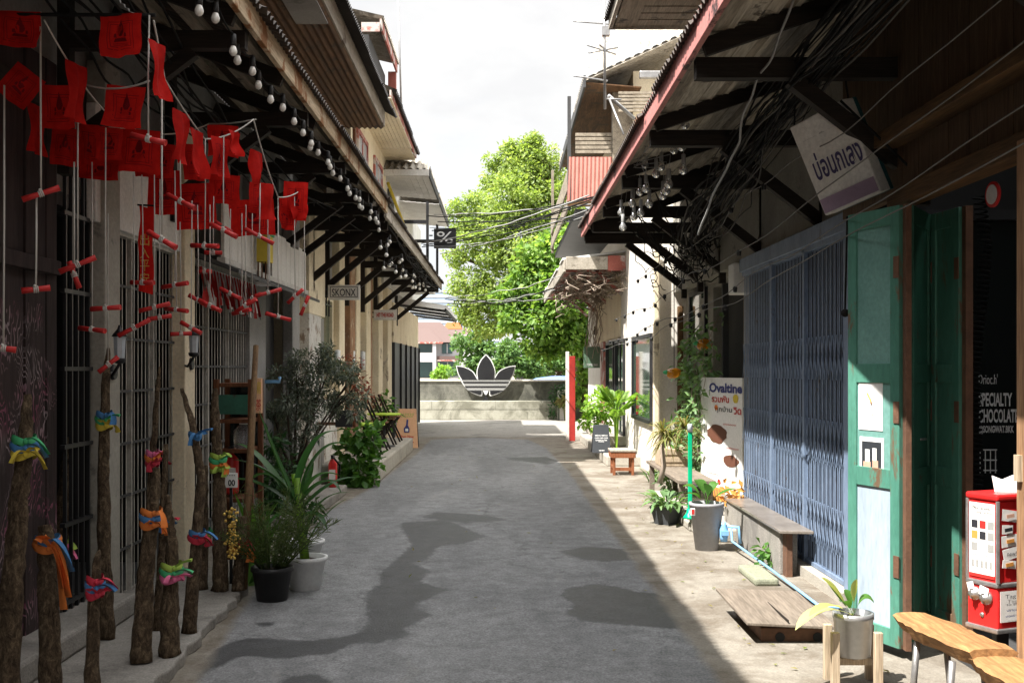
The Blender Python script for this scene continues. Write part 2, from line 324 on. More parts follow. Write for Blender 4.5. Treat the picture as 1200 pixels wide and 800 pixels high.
# ------------------------------------------------------------------ mesh building
class MB:
    def __init__(s): s.v = []; s.f = []; s.sm = []
    def add(s, vs, fs, smooth=False):
        o = len(s.v); s.v += [tuple(v) for v in vs]; s.f += [tuple(i+o for i in f) for f in fs]; s.sm += [smooth]*len(fs); return s
    def box(s, x0, x1, y0, y1, z0, z1):
        if x0 > x1: x0, x1 = x1, x0
        if y0 > y1: y0, y1 = y1, y0
        if z0 > z1: z0, z1 = z1, z0
        return s.add([(x0,y0,z0),(x1,y0,z0),(x1,y1,z0),(x0,y1,z0),(x0,y0,z1),(x1,y0,z1),(x1,y1,z1),(x0,y1,z1)],
              [(0,3,2,1),(4,5,6,7),(0,1,5,4),(1,2,6,5),(2,3,7,6),(3,0,4,7)])
    def beam(s, a, b, w, h, up=(0, 0, 1)):          # bar of section w x h from a to b
        a, b = Vector(a), Vector(b); d = (b-a).normalized(); u = Vector(up)
        r = d.cross(u)
        if r.length < 1e-4: r = d.cross(Vector((1, 0, 0)))
        r.normalize(); u = r.cross(d); r *= w/2; u *= h/2
        vs = [a-r-u, a+r-u, a+r+u, a-r+u, b-r-u, b+r-u, b+r+u, b-r+u]
        return s.add(vs, [(0,1,2,3),(7,6,5,4),(4,5,1,0),(5,6,2,1),(6,7,3,2),(7,4,0,3)])
    def tube(s, pts, r, n=6, cap=True):
        pts = [Vector(p) for p in pts]; m = len(pts); o = len(s.v)
        prev = None
        for i, p in enumerate(pts):
            d = (pts[min(i+1, m-1)]-pts[max(i-1, 0)])
            d = d.normalized() if d.length > 1e-9 else Vector((0, 0, 1))
            if prev is None:
                a = d.cross(Vector((0, 0, 1)))
                if a.length < .05: a = d.cross(Vector((1, 0, 0)))
            else: a = prev-d*prev.dot(d)
            a.normalize(); prev = a; b = d.cross(a)
            rr = r[i] if hasattr(r, '__len__') else r
            for k in range(n):
                t = 2*math.pi*k/n; s.v.append(tuple(p+a*(rr*math.cos(t))+b*(rr*math.sin(t))))
        for i in range(m-1):
            for k in range(n):
                k2 = (k+1) % n
                s.f.append((o+i*n+k, o+i*n+k2, o+(i+1)*n+k2, o+(i+1)*n+k)); s.sm.append(True)
        if cap:
            s.f.append(tuple(o+k for k in range(n))[::-1]); s.sm.append(False)
            s.f.append(tuple(o+(m-1)*n+k for k in range(n))); s.sm.append(False)
        return s
    def lathe(s, prof, c, n=20, ax=None, sm=True):
        """profile [(radius, height)] turned about the vertical (or ax) through c"""
        o = len(s.v); c = Vector(c); A = Vector(ax or (0, 0, 1)).normalized()
        u = A.cross(Vector((0, 1, 0)));
        if u.length < .05: u = A.cross(Vector((1, 0, 0)))
        u.normalize(); w = A.cross(u)
        for r, h in prof:
            for k in range(n):
                t = 2*math.pi*k/n; s.v.append(tuple(c+A*h+u*(r*math.cos(t))+w*(r*math.sin(t))))
        for i in range(len(prof)-1):
            for k in range(n):
                k2 = (k+1) % n; s.f.append((o+i*n+k, o+i*n+k2, o+(i+1)*n+k2, o+(i+1)*n+k)); s.sm.append(sm)
        if prof[0][0] > 1e-4: s.f.append(tuple(o+k for k in range(n))[::-1]); s.sm.append(False)
        if prof[-1][0] > 1e-4: s.f.append(tuple(o+(len(prof)-1)*n+k for k in range(n))); s.sm.append(False)
        return s
    def ball(s, c, r, n=10, sq=(1, 1, 1)):
        c = Vector(c); o = len(s.v); m = max(4, n*2//3)
        for i in range(m+1):
            a = math.pi*i/m
            for k in range(n):
                t = 2*math.pi*k/n
                s.v.append((c.x+r*sq[0]*math.sin(a)*math.cos(t), c.y+r*sq[1]*math.sin(a)*math.sin(t), c.z+r*sq[2]*math.cos(a)))
        for i in range(m):
            for k in range(n):
                k2 = (k+1) % n; s.f.append((o+i*n+k, o+(i+1)*n+k, o+(i+1)*n+k2, o+i*n+k2)); s.sm.append(True)
        return s
    def prism(s, pts, off):                          # outline of 3D points pushed along off
        n = len(pts); off = Vector(off); p = [Vector(q) for q in pts]
        return s.add(p+[q+off for q in p], [tuple(range(n))[::-1], tuple(range(n, 2*n))]+[(i, (i+1) % n, n+(i+1) % n, n+i) for i in range(n)])
    def corr(s, a, u, v, pitch=.09, amp=.016, k=6, rows=1, jitter=0):
        """corrugated sheet: corner a, ridges run along u, waves step along v"""
        a, u, v = Vector(a), Vector(u), Vector(v); n = u.cross(v).normalized()
        N = max(k, int(v.length/pitch*k)); o = len(s.v); rr = random.Random(int(abs(a.y)*100)+N)
        jit = 0
        for i in range(N+1):
            if i % (k*9) == 0: jit = rr.uniform(-jitter, jitter)
            h = n*(amp*math.cos(2*math.pi*i/k))
            for j in range(rows+1):
                s.v.append(tuple(a+v*(i/N)+u*(j/rows)+u.normalized()*(jit if j == rows else 0)+h))
        for i in range(N):
            for j in range(rows):
                q = o+i*(rows+1)+j; s.f.append((q, q+1, q+rows+2, q+rows+1)); s.sm.append(True)
        return s
    def blade(s, p0, p1, p2, w, fold=.25, n=10, shape=None):
        """strap leaf along a quadratic curve"""
        p0, p1, p2 = Vector(p0), Vector(p1), Vector(p2); o = len(s.v)
        for i in range(n+1):
            t = i/n; c = p0*(1-t)**2+p1*(2*t*(1-t))+p2*t*t; d = (p1-p0)*(2*(1-t))+(p2-p1)*(2*t)
            r = d.cross(Vector((0, 0, 1)))
            if r.length < 1e-5: r = Vector((1, 0, 0))
            r.normalize(); up = r.cross(d).normalized()
            ww = w*((shape(t)) if shape else (min(1, .45+t*2.2)*(1-t**3.2)+.01))/2
            s.v += [tuple(c-r*ww+up*ww*fold*2), tuple(c), tuple(c+r*ww+up*ww*fold*2)]
        for i in range(n):
            q = o+i*3; s.f += [(q, q+1, q+4, q+3), (q+1, q+2, q+5, q+4)]; s.sm += [True]*2
        return s
    def leaf(s, c, d, nrm, L, w):                    # one pointed leaf with a folded midrib
        d = Vector(d).normalized(); nrm = Vector(nrm); r = d.cross(nrm)
        if r.length < 1e-4: r = d.cross(Vector((.3, .5, .8)))
        r.normalize(); up = r.cross(d); c = Vector(c)
        return s.add([c, c+d*(L*.45)+r*(w/2)+up*(w*.12), c+d*L-up*(L*.12), c+d*(L*.45)-r*(w/2)+up*(w*.12)], [(0, 1, 2), (0, 2, 3)])
    def build(s, name, m, parent=None, bev=0, loc=None, sub=0):
        me = bpy.data.meshes.new(name)
        ref = Vector(parent['_w']) if parent is not None else Vector(loc or (0, 0, 0))
        V = np.array(s.v, dtype=float)-np.array(ref)[None, :]
        me.from_pydata([tuple(x) for x in V.tolist()], [], s.f)
        me.polygons.foreach_set('use_smooth', s.sm)
        me.materials.append(M[m] if isinstance(m, str) else m); me.update()
        o = bpy.data.objects.new(name, me); COL.objects.link(o)
        if parent is not None: o.parent = parent
        else: o.location = ref
        o['_w'] = tuple(ref)
        if bev:
            b = o.modifiers.new('edge', 'BEVEL'); b.width = bev; b.segments = 2; b.limit_method = 'ANGLE'; b.angle_limit = .7
        return o
def tag(o, label=None, cat=None, group=None, kind=None):
    for k, v in (('label', label), ('category', cat), ('group', group), ('kind', kind)):
        if v: o[k] = v
    return o
def thing(name, label, cat, loc, group=None):
    o = bpy.data.objects.new(name, None); COL.objects.link(o); o.location = loc; o.empty_display_size = .1
    o['_w'] = tuple(loc); return tag(o, label, cat, group)
def dup(o, loc=None, parent=None, label=None):
    c = o.copy(); COL.objects.link(c); c.parent = parent
    if loc is not None: c.location = loc; c['_w'] = tuple(loc)
    if label: c['label'] = label
    for ch in list(o.children): dup(ch, None, c)
    return c
def boxpart(name, m, parent, x0, x1, y0, y1, z0, z1, bev=0):
    return MB().box(x0, x1, y0, y1, z0, z1).build(name, m, parent, bev)
def text(body, m, o, right, up, parent, width=None, height=None, name='lettering', ext=.001, bold=0, align='CENTER', spacing=1.0):
    """flat lettering centred on o in the plane right/up"""
    c = bpy.data.curves.new('t', 'FONT'); c.body = body; c.align_x = align; c.size = 1; c.extrude = 0; c.offset = bold; c.resolution_u = 3
    c.space_character = spacing
    ob = bpy.data.objects.new('t', c); COL.objects.link(ob); bpy.context.view_layer.update()
    me = bpy.data.meshes.new_from_object(ob.evaluated_get(bpy.context.evaluated_depsgraph_get()))
    bpy.data.objects.remove(ob); bpy.data.curves.remove(c)
    n = len(me.vertices)
    if n == 0: return None
    V = np.empty(n*3); me.vertices.foreach_get('co', V); V = V.reshape(-1, 3)
    lo, hi = V.min(0), V.max(0); w, h = max(hi[0]-lo[0], 1e-4), max(hi[1]-lo[1], 1e-4)
    sx = (width/w) if width else None; sy = (height/h) if height else None
    sx = sx or sy; sy = sy or sx
    r, u = Vector(right).normalized(), Vector(up).normalized(); nn = r.cross(u)
    mb = MB(); mid = (lo+hi)/2
    vs = [Vector(o)+r*((p[0]-mid[0])*sx)+u*((p[1]-mid[1])*sy)+nn*ext for p in V]
    mb.add(vs, [tuple(p.vertices) for p in me.polygons]); bpy.data.meshes.remove(me)
    return mb.build(name, m, parent)
SUN_E, SKY_E, CLOUD, EXPO = 4.2, .1, 1.0, 1.7
# ================================================================== ground
S = lambda o: tag(o, kind='structure')
S(MB().add([(-500, -60, 0), (500, -60, 0), (500, 900, 0), (-500, 900, 0)], [(0, 1, 2, 3)]).build('ground', 'ground'))
def sheet(name, pts, z, m, jag=.03, step=.12, seed=1):
    rr = random.Random(seed); out = []; n = len(pts)
    ph = [(rr.uniform(0, 6.28), rr.uniform(0, 6.28), 2.1**k) for k in range(7)]
    def wob(x, y, q):                              # rough edge: many octaves of ripple
        return sum(math.sin(x*f_*2.3+a_+q*1.7+1.9*math.sin(y*f_*1.1+b_))/f_**.62 for a_, b_, f_ in ph)
    for i in range(n):
        a, b = Vector(pts[i]).to_3d(), Vector(pts[(i+1) % n]).to_3d(); L_ = (b-a).length; k = max(1, min(400, int(L_/step)))
        for j in range(k):
            p = a+(b-a)*(j/k); out.append((p.x+jag*wob(p.x*2, p.y*2, 0), p.y+2*jag*wob(p.y*2, p.x*2, 3), z))
    return S(MB().add(out, [tuple(range(len(out)))]).build(name, m))
def inside_dist(pts, X, Y):
    """signed distance (positive inside) of a grid of ground points to an outline"""
    P_ = np.array([(p[0], p[1]) for p in pts]); n = len(P_); d2 = np.full(X.shape, 1e9); ins = np.zeros(X.shape, bool)
    for i in range(n):
        a, b = P_[i], P_[(i+1) % n]; e = b-a; L_ = max(1e-9, (e*e).sum())
        tt = np.clip(((X-a[0])*e[0]+(Y-a[1])*e[1])/L_, 0, 1); d2 = np.minimum(d2, (X-a[0]-tt*e[0])**2+(Y-a[1]-tt*e[1])**2)
        if abs(e[1]) > 1e-12:
            c_ = ((a[1] > Y) != (b[1] > Y)) & (X < e[0]*(Y-a[1])/e[1]+a[0]); ins ^= c_
    return np.where(ins, 1, -1)*np.sqrt(d2)
def px_outline(uv, ox=220, oy=480, s=1.7143): return [tuple(G(ox+u/s, oy+v/s)) for u, v in uv]
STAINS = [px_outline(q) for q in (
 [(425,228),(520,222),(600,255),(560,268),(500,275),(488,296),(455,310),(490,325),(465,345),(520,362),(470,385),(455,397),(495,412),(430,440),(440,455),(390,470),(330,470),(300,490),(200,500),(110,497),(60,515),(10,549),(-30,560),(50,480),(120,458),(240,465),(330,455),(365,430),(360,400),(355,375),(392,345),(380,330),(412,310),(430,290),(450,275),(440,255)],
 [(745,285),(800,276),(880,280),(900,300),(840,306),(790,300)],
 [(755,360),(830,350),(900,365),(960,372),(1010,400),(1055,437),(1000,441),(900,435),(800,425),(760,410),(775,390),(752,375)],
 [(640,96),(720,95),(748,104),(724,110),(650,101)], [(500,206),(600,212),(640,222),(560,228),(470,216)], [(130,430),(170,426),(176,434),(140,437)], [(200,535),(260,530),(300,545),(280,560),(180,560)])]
TAR = [(-1.5, -8), (1.12, -8), (1.12, 5), (1.1, 9), (1.05, 13), (1.05, 17), (.95, 20.5), (.9, 22.5), (.6, 25.0), (-.6, 25.8), (-1.6, 25.0), (-1.6, 21), (-1.75, 15), (-1.95, 12.4), (-1.8, 8.1), (-1.55, 5.6)]
gx = np.arange(-2.7, 2.61, .045); gy = np.concatenate([np.arange(-8, 3.5, .5), np.arange(3.5, 14, .045), np.arange(14, 26.6, .09)])
XX, YY = np.meshgrid(gx, gy); nx_, ny_ = len(gx), len(gy)
st_ = np.full(XX.shape, -9.)
for q in STAINS: st_ = np.maximum(st_, inside_dist(q, XX, YY))
tar_ = inside_dist(TAR, XX, YY)
rm = bpy.data.meshes.new('road'); idx = (np.arange(ny_-1)[:, None]*nx_+np.arange(nx_-1)[None, :]).ravel()
rm.from_pydata(np.stack([XX.ravel(), YY.ravel(), np.full(XX.size, .004)], 1).tolist(), [], np.stack([idx, idx+1, idx+nx_+1, idx+nx_], 1).tolist())
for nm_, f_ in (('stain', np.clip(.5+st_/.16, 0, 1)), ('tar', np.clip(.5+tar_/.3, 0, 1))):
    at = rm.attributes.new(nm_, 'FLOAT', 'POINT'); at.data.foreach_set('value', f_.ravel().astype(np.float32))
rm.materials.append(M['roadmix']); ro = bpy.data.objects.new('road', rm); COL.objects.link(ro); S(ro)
sheet('concrete_apron', [(-2.4, 25.9), (-.6, 26.1), (.7, 25.8), (2.9, 26.0), (2.9, 34.6), (-2.6, 34.6)], .008, 'paleconc', .04)
MBp = MB().box(-2.6, -1.62, -6, 5.5, 0, .07)
ed_ = [(-2.62, -6, 0), (-1.5, -6, 0)]; yy = 3.5
while yy < 8.0: ed_.append((-1.44-.047*yy+R.uniform(-.022, .022), yy, 0)); yy += R.uniform(.04, .12)
ed_ += [(-1.9, 8.2, 0), (-2.0, 8.5, 0), (-2.62, 8.6, 0)]
S(MB().prism(ed_, (0, 0, .07)).build('pavement', 'paleconc', bev=.012))
S(MB().box(-2.62, -1.98, 11.0, 14.2, .0, .12).build('pavement', 'paleconc', bev=.02))
S(MB().box(-2.62, -1.72, 15.4, 21.5, 0, .27).build('pavement', 'kerbconc', bev=.03))
S(MB().box(-2.7, -2.28, 3, 6.95, .071, .2).build('step', 'paleconc', bev=.02))
S(MB().box(1.86, 2.62, 10.2, 12.2, 0, .13).build('step', 'kerbconc', bev=.02))
S(MB().box(1.84, 2.5, 10.9, 13.8, 0, .09).build('step', 'kerbconc', bev=.02))
S(MB().box(1.72, 2.3, 18.2, 24.4, 0, .17).build('step', 'kerbconc', bev=.02))
S(MB().box(1.9, 2.3, 20.4, 27.5, .171, .36).build('step', 'kerbconc', bev=.02))
S(MB().box(1.86, 2.04, 8.15, 8.75, 0, .06).build('step', 'greenconc', bev=.02))

# ================================================================== shared building pieces
def folding_gate(parent, x, y0, y1, z0, z1, m, side, pitch=.1, name='folding_gate', backing=None):
    """collapsible steel gate: upright channels, crossing lattice strips, top and bottom rail"""
    g = MB(); n = max(2, int((y1-y0)/pitch)); d = .0025
    for i in range(n+1):
        y = y0+(y1-y0)*i/n; g.box(x-d, x+d, y-.011, y+.011, z0+.03, z1-.04)
        y2 = y+(y1-y0)/n*.42
        if i < n: g.box(x-d*.7, x+d*.7, y2-.006, y2+.006, z0+.03, z1-.04)
    g.box(x-.03, x+.03, y0, y1, z1-.05, z1); g.box(x-.02, x+.02, y0, y1, z0, z0+.03)
    o = g.build(name, m, parent)
    st = (y1-y0)/n
    for zc in np.arange(z0+.35, z1-.3, .62):
        l = MB()
        for i in range(0, n):
            y = y0+(y1-y0)*i/n
            l.beam((x+.015*side, y, zc-.16), (x+.015*side, y+st, zc+.16), .011, .004, (side, 0, 0))
            l.beam((x+.02*side, y, zc+.16), (x+.02*side, y+st, zc-.16), .011, .004, (side, 0, 0))
        l.build('lattice', m, o)
    return o
def bar_gate(parent, x, y0, y1, z0, z1, m, pitch, cross):
    g = MB(); n = int((y1-y0)/pitch)
    for i in range(n+1):
        y = y0+(y1-y0)*i/n; w_ = .009 if i % 6 == 0 else .0055; g.box(x-w_*.35, x+w_*.35, y-w_, y+w_, z0, z1)
    g.box(x-.03, x+.03, y0, y1, z1, z1+.05); o = g.build('folding_gate', m, parent)
    for z in cross: MB().box(x+.012, x+.018, y0, y1, z-.009, z+.009).build('cross_rail', 'darkgrey', o)
    for y in (y0+(y1-y0)*.33, y0+(y1-y0)*.66): MB().box(x-.02, x+.02, y-.025, y-.01, z0, z1).build('gate_post', m, o)
    return o
def bracket(parent, y, xw, xe, z, zs, xs, s=.075, m='darkwoodx'):
    b = MB(); b.beam((xw, y, z), (xe, y, z), s, s*1.35)
    b.beam((xw, y, zs), (xs, y, z-.06), s*.9, s); b.box(xw-.03, xw+.04, y-.04, y+.04, zs-.15, z+.35)
    return b.build('bracket', m, parent)
def awning(parent, xw, xe, ze, zw, y0, y1, sheet_m, fascia_m, board_m, fz0, fz1, over=.06, pitch=.085, slat=.3, raf=1.3, amp=.017):
    s = 1 if xe > xw else -1
    sl = (ze-zw)/(xe-xw)
    xo = xe+s*over
    MB().corr((xw, y0, zw+.03), (xo-xw, 0, (xo-xw)*sl), (0, y1-y0, 0), pitch, amp, jitter=.02).build('roof_sheet', sheet_m, parent)
    nb = int(abs(xe-xw)/slat)
    for i in range(1, nb+1):
        x = xw+(xe-xw)*i/(nb+.6); z = zw+(x-xw)*sl-.03
        MB().box(x-.04, x+.04, y0+.02, y1-.02, z-.035, z+.03).build('purlin', board_m, parent)
    y = y0+.3
    while y < y1-.1:
        MB().beam((xw, y, zw-.12), (xe-s*.03, y, ze-.12), .05, .1).build('rafter', 'darkwoodx', parent); y += raf
    MB().box(xe-.018, xe+.018, y0, y1, fz0, fz1).build('fascia', fascia_m, parent, .004)

# ================================================================== left: timber shophouse with folding gates
a = thing('shophouse', 'dark timber shophouse with grey folding gates and a rust stained overhanging eave', 'building', (-2.6, 8, 0))
xw = -2.5
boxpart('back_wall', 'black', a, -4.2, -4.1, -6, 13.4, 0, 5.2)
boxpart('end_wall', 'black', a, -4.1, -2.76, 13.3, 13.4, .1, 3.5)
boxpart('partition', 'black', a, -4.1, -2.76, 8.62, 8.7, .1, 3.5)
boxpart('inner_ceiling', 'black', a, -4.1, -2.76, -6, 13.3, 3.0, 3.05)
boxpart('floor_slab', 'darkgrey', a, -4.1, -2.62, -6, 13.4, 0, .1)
p = MB()
y = -6.0
while y < 6.2:
    y2 = min(y+R.uniform(.16, .26), 6.22); p.box(-2.62, -2.5+R.uniform(-.008, .008), y, y2-.006, .1, 3.3); y = y2
p.build('plank_wall', 'carved', a)
boxpart('rail', 'carved', a, -2.5, -2.46, 3, 6.2, 2.12, 2.2, .005)
boxpart('rail', 'darkwood', a, -2.5, -2.45, 3, 6.2, 3.0, 3.1, .005)
fr = MB(); fr.box(-2.5, -2.45, 5.28, 5.34, .2, 2.12); fr.box(-2.5, -2.45, 4.6, 4.66, .2, 2.12); fr.box(-2.5, -2.45, 4.6, 5.34, 1.0, 1.06)
fr.build('door_frame', 'darkwood', a, .004)
g = MB()
for i in range(5):
    yy = 6.4+.09*i; g.box(-2.53, -2.51, yy-.008, yy+.008, .1, 2.9)
for z in (.25, .7, 1.15, 1.6, 2.05, 2.5, 2.9): g.box(-2.535, -2.505, 6.36, 6.8, z-.012, z+.012)
g.build('window_grille', 'blackpaint', a)
for y0, y1, m in ((6.83, 7.1, 'creamgrey'), (8.55, 8.83, 'cream'), (12.95, 13.4, 'greywall')):
    boxpart('pillar', m, a, -2.56, -2.44, y0, y1, 0, 3.5, .01)
boxpart('wall', 'greywall', a, -2.7, -2.5, 11.0, 11.75, 0, 3.5)
boxpart('lintel', 'darkgrey', a, -2.72, -2.54, 6.2, 13.4, 2.54, 2.62)
boxpart('upper_wall', 'greywall', a, -2.75, -2.57, -6, 16.8, 2.62, 5.7)
boxpart('transom_panel', 'plainwhite', a, -2.53, -2.47, 6.75, 8.62, 2.5, 3.22, .006)
bar_gate(a, -2.54, 7.1, 8.55, .1, 2.48, 'gatesteel', .08, (.4, .75, 1.1, 1.45, 1.8, 2.15))
bar_gate(a, -2.54, 8.83, 11.0, .1, 2.46, 'gatesteel', .095, (.3, .62, .95, 1.3, 1.62, 1.95, 2.2))
d = boxpart('door', 'blackpaint', a, -2.72, -2.66, 11.75, 12.95, .1, 2.54)
for yy in (11.8, 12.35): boxpart('door_panel', 'darkgrey', d, -2.66, -2.645, yy+.05, yy+.5, .2, 1.2, .01)
sh = MB().prism([(-2.5, 8.85, 2.52), (-2.1, 8.85, 2.36), (-2.1, 8.85, 2.39), (-2.5, 8.85, 2.56)], (0, 3.95, 0)).build('ledge', 'darkgrey', a)
b = MB(); y = 9.0
while y < 12.75:
    if 10.35 < y < 10.75:
        if b.v: b.build('boarding', 'plainwhite', a, .004); b = MB()
    else: b.box(-2.28, -2.25, y, y+.225, 2.5+R.uniform(-.01, .01), 2.93+R.uniform(-.03, .03))
    y += .235
b.build('boarding', 'plainwhite', a, .004)
MB().box(-2.3, -2.23, 8.95, 12.8, 2.45, 2.5).build('boarding_rail', 'whitemetal', a, .004)
awning(a, -2.56, -1.41, 3.62, 4.05, -6, 13.55, 'rustmetal', 'fasciawood', 'soffitwood', 3.5, 3.7, .07)
for y in (2.2, 4.2, 6.3, 8.3, 10.3, 12.1, 13.1): bracket(a, y, -2.48, -1.45, 3.46, 2.85, -1.75)
# upper storey and its eave
MB().corr((-5.2, -6, 7.5), (3.6, 0, -2.08), (0, 22.9, 0), .08, .018, jitter=.015).build('roof', 'roofmetal', a)
MB().corr((-2.56, 3, 5.24), (0, 13.8, 0), (.77, 0, 0), .08, .014, k=8).build('soffit', 'rustsoffit', a)
boxpart('upper_fascia', 'greywood', a, -1.81, -1.775, -6, 16.85, 5.27, 5.52, .005)
MB().box(-2.15, -1.815, 7.6, 11.6, 5.2, 5.215).build('soffit_patch', 'greywall', a)
for y in (5.0, 8.0, 11.0, 14.0, 16.7): MB().beam((-2.56, y, 5.32), (-1.815, y, 5.32), .06, .1).build('eave_joist', 'darkwoodx', a)

# ================================================================== left: cream cafe shophouse with pilasters
c = thing('cafe_building', 'cream shophouse with peeling pilasters and dark timber awning brackets', 'building', (-2.6, 18, 0))
boxpart('wall', 'cream', c, -2.9, -2.62, 13.42, 24.7, 0, 3.9)
boxpart('pillar', 'peelwhite', c, -2.62, -2.42, 13.95, 14.85, .0, 2.3, .01)
boxpart('pillar', 'cream', c, -2.62, -2.42, 13.95, 15.2, 2.3, 3.6, .01)
boxpart('wall_panel', 'greywall', c, -2.62, -2.5, 14.86, 15.6, 0.12, 2.3)
w = boxpart('window', 'glassgreen', c, -2.62, -2.59, 15.65, 16.7, 1.3, 2.6)
fm = MB(); fm.box(-2.62, -2.54, 15.6, 15.68, 1.22, 2.66); fm.box(-2.62, -2.54, 16.66, 16.74, 1.22, 2.66); fm.box(-2.62, -2.54, 15.68, 16.66, 2.6, 2.66); fm.box(-2.62, -2.5, 15.68, 16.66, 1.22, 1.3)
fm.build('window_frame', 'cream', w, .006)
gr = MB()
for yy in (15.75, 15.98): gr.box(-2.5, -2.48, yy, yy+.02, 2.35, 3.2)
for z in (2.5, 2.66): gr.box(-2.5, -2.48, 15.6, 16.2, z, z+.02)
gr.build('sign_bracket', 'blackpaint', c)
for y0, y1, x, m in ((16.85, 17.4, -2.46, 'cream'), (17.9, 18.5, -2.44, 'brickface'), (18.52, 19.0, -2.42, 'cream'), (19.9, 20.5, -2.42, 'cream'), (20.52, 20.95, -2.44, 'brickface'), (21.7, 22.4, -2.4, 'cream'), (23.4, 24.2, -2.4, 'cream')):
    boxpart('pilaster', m, c, -2.62, x, y0, y1, 0.1, 3.55, .015)
for y0, y1 in ((17.42, 17.88), (19.05, 19.85), (21.0, 21.65), (22.45, 23.35)):
    dd = boxpart('door', 'creamgrey', c, -2.62, -2.575, y0, y1, .27, 2.3)
    MB().box(-2.575, -2.54, y0, y0+.05, .27, 2.3).box(-2.575, -2.54, y1-.05, y1, .27, 2.3).box(-2.575, -2.54, y0+.05, y1-.05, 2.2, 2.3).build('door_frame', 'cabwood', dd, .004)
    MB().box(-2.575, -2.57, y0+.08, y1-.08, 1.1, 2.15).build('pane', 'glassdark', dd)
boxpart('dado', 'peelwhite', c, -2.62, -2.5, 15.62, 17.0, .27, 1.15, .01)
awning(c, -2.64, -1.43, 3.6, 4.0, 13.62, 26.2, 'rustmetal', 'greywood', 'soffitwood', 3.46, 3.68, .06)
for y in (14.3, 15.6, 17.6, 19.6, 21.6, 23.6, 25.8): bracket(c, y, -2.46, -1.47, 3.44, 2.75, -1.7, .085)
# upper storey
boxpart('upper_wall', 'cream', c, -2.9, -2.3, 16.9, 22, 4.0, 6.0)
for y0 in (17.6, 19.9):
    w = boxpart('window', 'glasspale', c, -2.3, -2.285, y0, y0+1.15, 4.35, 5.35)
    MB().box(-2.3, -2.26, y0-.07, y0, 4.28, 5.42).box(-2.3, -2.26, y0+1.15, y0+1.22, 4.28, 5.42).box(-2.3, -2.26, y0, y0+1.15, 5.35, 5.42).box(-2.3, -2.26, y0, y0+1.15, 4.28, 4.35).box(-2.3, -2.27, y0+.55, y0+.6, 4.35, 5.35).build('window_frame', 'redpeel', w)
boxpart('post', 'cabwood', c, -2.3, -2.26, 17.1, 17.25, 4.0, 5.7)
MB().corr((-4.6, 17.0, 7.15), (2.98, 0, -1.3), (0, 5.05, 0), .12, .03, jitter=.02).build('roof', 'roofmetal', c)
boxpart('eave_fascia', 'redpeel', c, -1.72, -1.69, 17.0, 22.02, 5.77, 5.87, .005)
sf = MB()
for i in range(9): sf.box(-2.3+.068*i, -2.3+.068*i+.06, 17.0, 20.9, 5.74, 5.76)
sf.build('soffit', 'cream', c)
sf = MB()
for i in range(7): sf.box(-2.3, -1.72, 20.95+.15*i, 20.95+.15*i+.09, 5.735+.004*(i % 2), 5.755)
sf.build('soffit_vent', 'cream', c)
boxpart('eave_end', 'cream', c, -2.32, -1.72, 22.0, 22.04, 5.74, 5.86)
# small raised gable of the same roof
MB().corr((-3.1, 17.0, 7.28), (1.29, 0, -.3), (0, 2.6, 0), .1, .025).build('gable_roof', 'ashroof', c)
boxpart('gable_fascia', 'redpeel', c, -2.15, -1.87, 16.98, 17.02, 6.76, 6.9)
boxpart('gable_wall', 'darkgrey', c, -2.75, -2.05, 17.1, 19.5, 6.3, 6.75)
boxpart('gable_fascia', 'redpeel', c, -1.87, -1.84, 17.0, 19.6, 6.82, 6.96)
boxpart('gable_post', 'redpeel', c, -2.0, -1.86, 19.5, 19.62, 5.95, 6.82)

# ================================================================== left: end building with black panels and white canopy
e = thing('end_building', 'pale building with black panelled front and pale sheet canopies near the end wall', 'building', (-2.6, 28, 0))
boxpart('wall', 'plainwhite', e, -3.2, -2.48, 24.75, 32.4, 0, 3.1)
boxpart('wall_face', 'cream', e, -2.48, -2.44, 25.0, 32.4, 2.2, 3.1)
for i in range(5):
    y0 = 25.0+i*1.46
    pn = boxpart('panel', 'blackpaint', e, -2.48, -2.41, y0+.03, y0+1.36, .05, 2.2, .01)
    MB().box(-2.41, -2.37, y0+1.28, y0+1.36, .05, 2.2).build('panel_edge', 'black', pn)
MB().corr((-2.6, 26.3, 3.3), (1.3, 0, -.22), (0, 6.2, 0), .12, .02).build('canopy', 'sheet_white', e)
cf = MB()
for y in (26.6, 28.4, 30.2, 32): cf.beam((-2.5, y, 3.13), (-1.35, y, 2.98), .04, .06)
cf.box(-1.36, -1.32, 26.4, 32.4, 2.95, 3.03); cf.build('canopy_frame', 'darkgrey', e)
boxpart('upper_wall', 'plainwhite', e, -3.2, -2.35, 22.1, 32.2, 3.3, 5.6)
boxpart('balcony_front', 'plainwhite', e, -2.35, -1.75, 24.3, 29.2, 3.55, 3.75)
boxpart('opening', 'black', e, -2.35, -2.33, 22.8, 24.0, 4.1, 5.3)
MB().corr((-3.2, 22.0, 6.0), (1.78, 0, -.42), (0, 2.6, 0), .16, .03).build('roof', 'ashroof', e)
MB().corr((-3.2, 25.3, 6.0), (1.78, 0, -.42), (0, 4.1, 0), .16, .03).build('roof', 'ashroof', e)
MB().corr((-2.5, 21.6, 5.5), (0, .75, .34), (1.08, 0, -.02), .13, .03).build('roof_hip', 'ashroof', e)
boxpart('roof_gutter', 'whitemetal', e, -2.5, -1.42, 21.6, 21.68, 5.36, 5.48)
sf = MB()
for i in range(7): sf.box(-2.35+.132*i, -2.35+.132*i+.125, 21.7, 24.6, 5.42-.012*i, 5.43-.012*i)
sf.build('soffit', 'plainwhite', e); sf = MB()
for i in range(7): sf.box(-2.35+.132*i, -2.35+.132*i+.125, 25.3, 29.3, 5.42-.012*i, 5.43-.012*i)
sf.build('soffit', 'plainwhite', e)
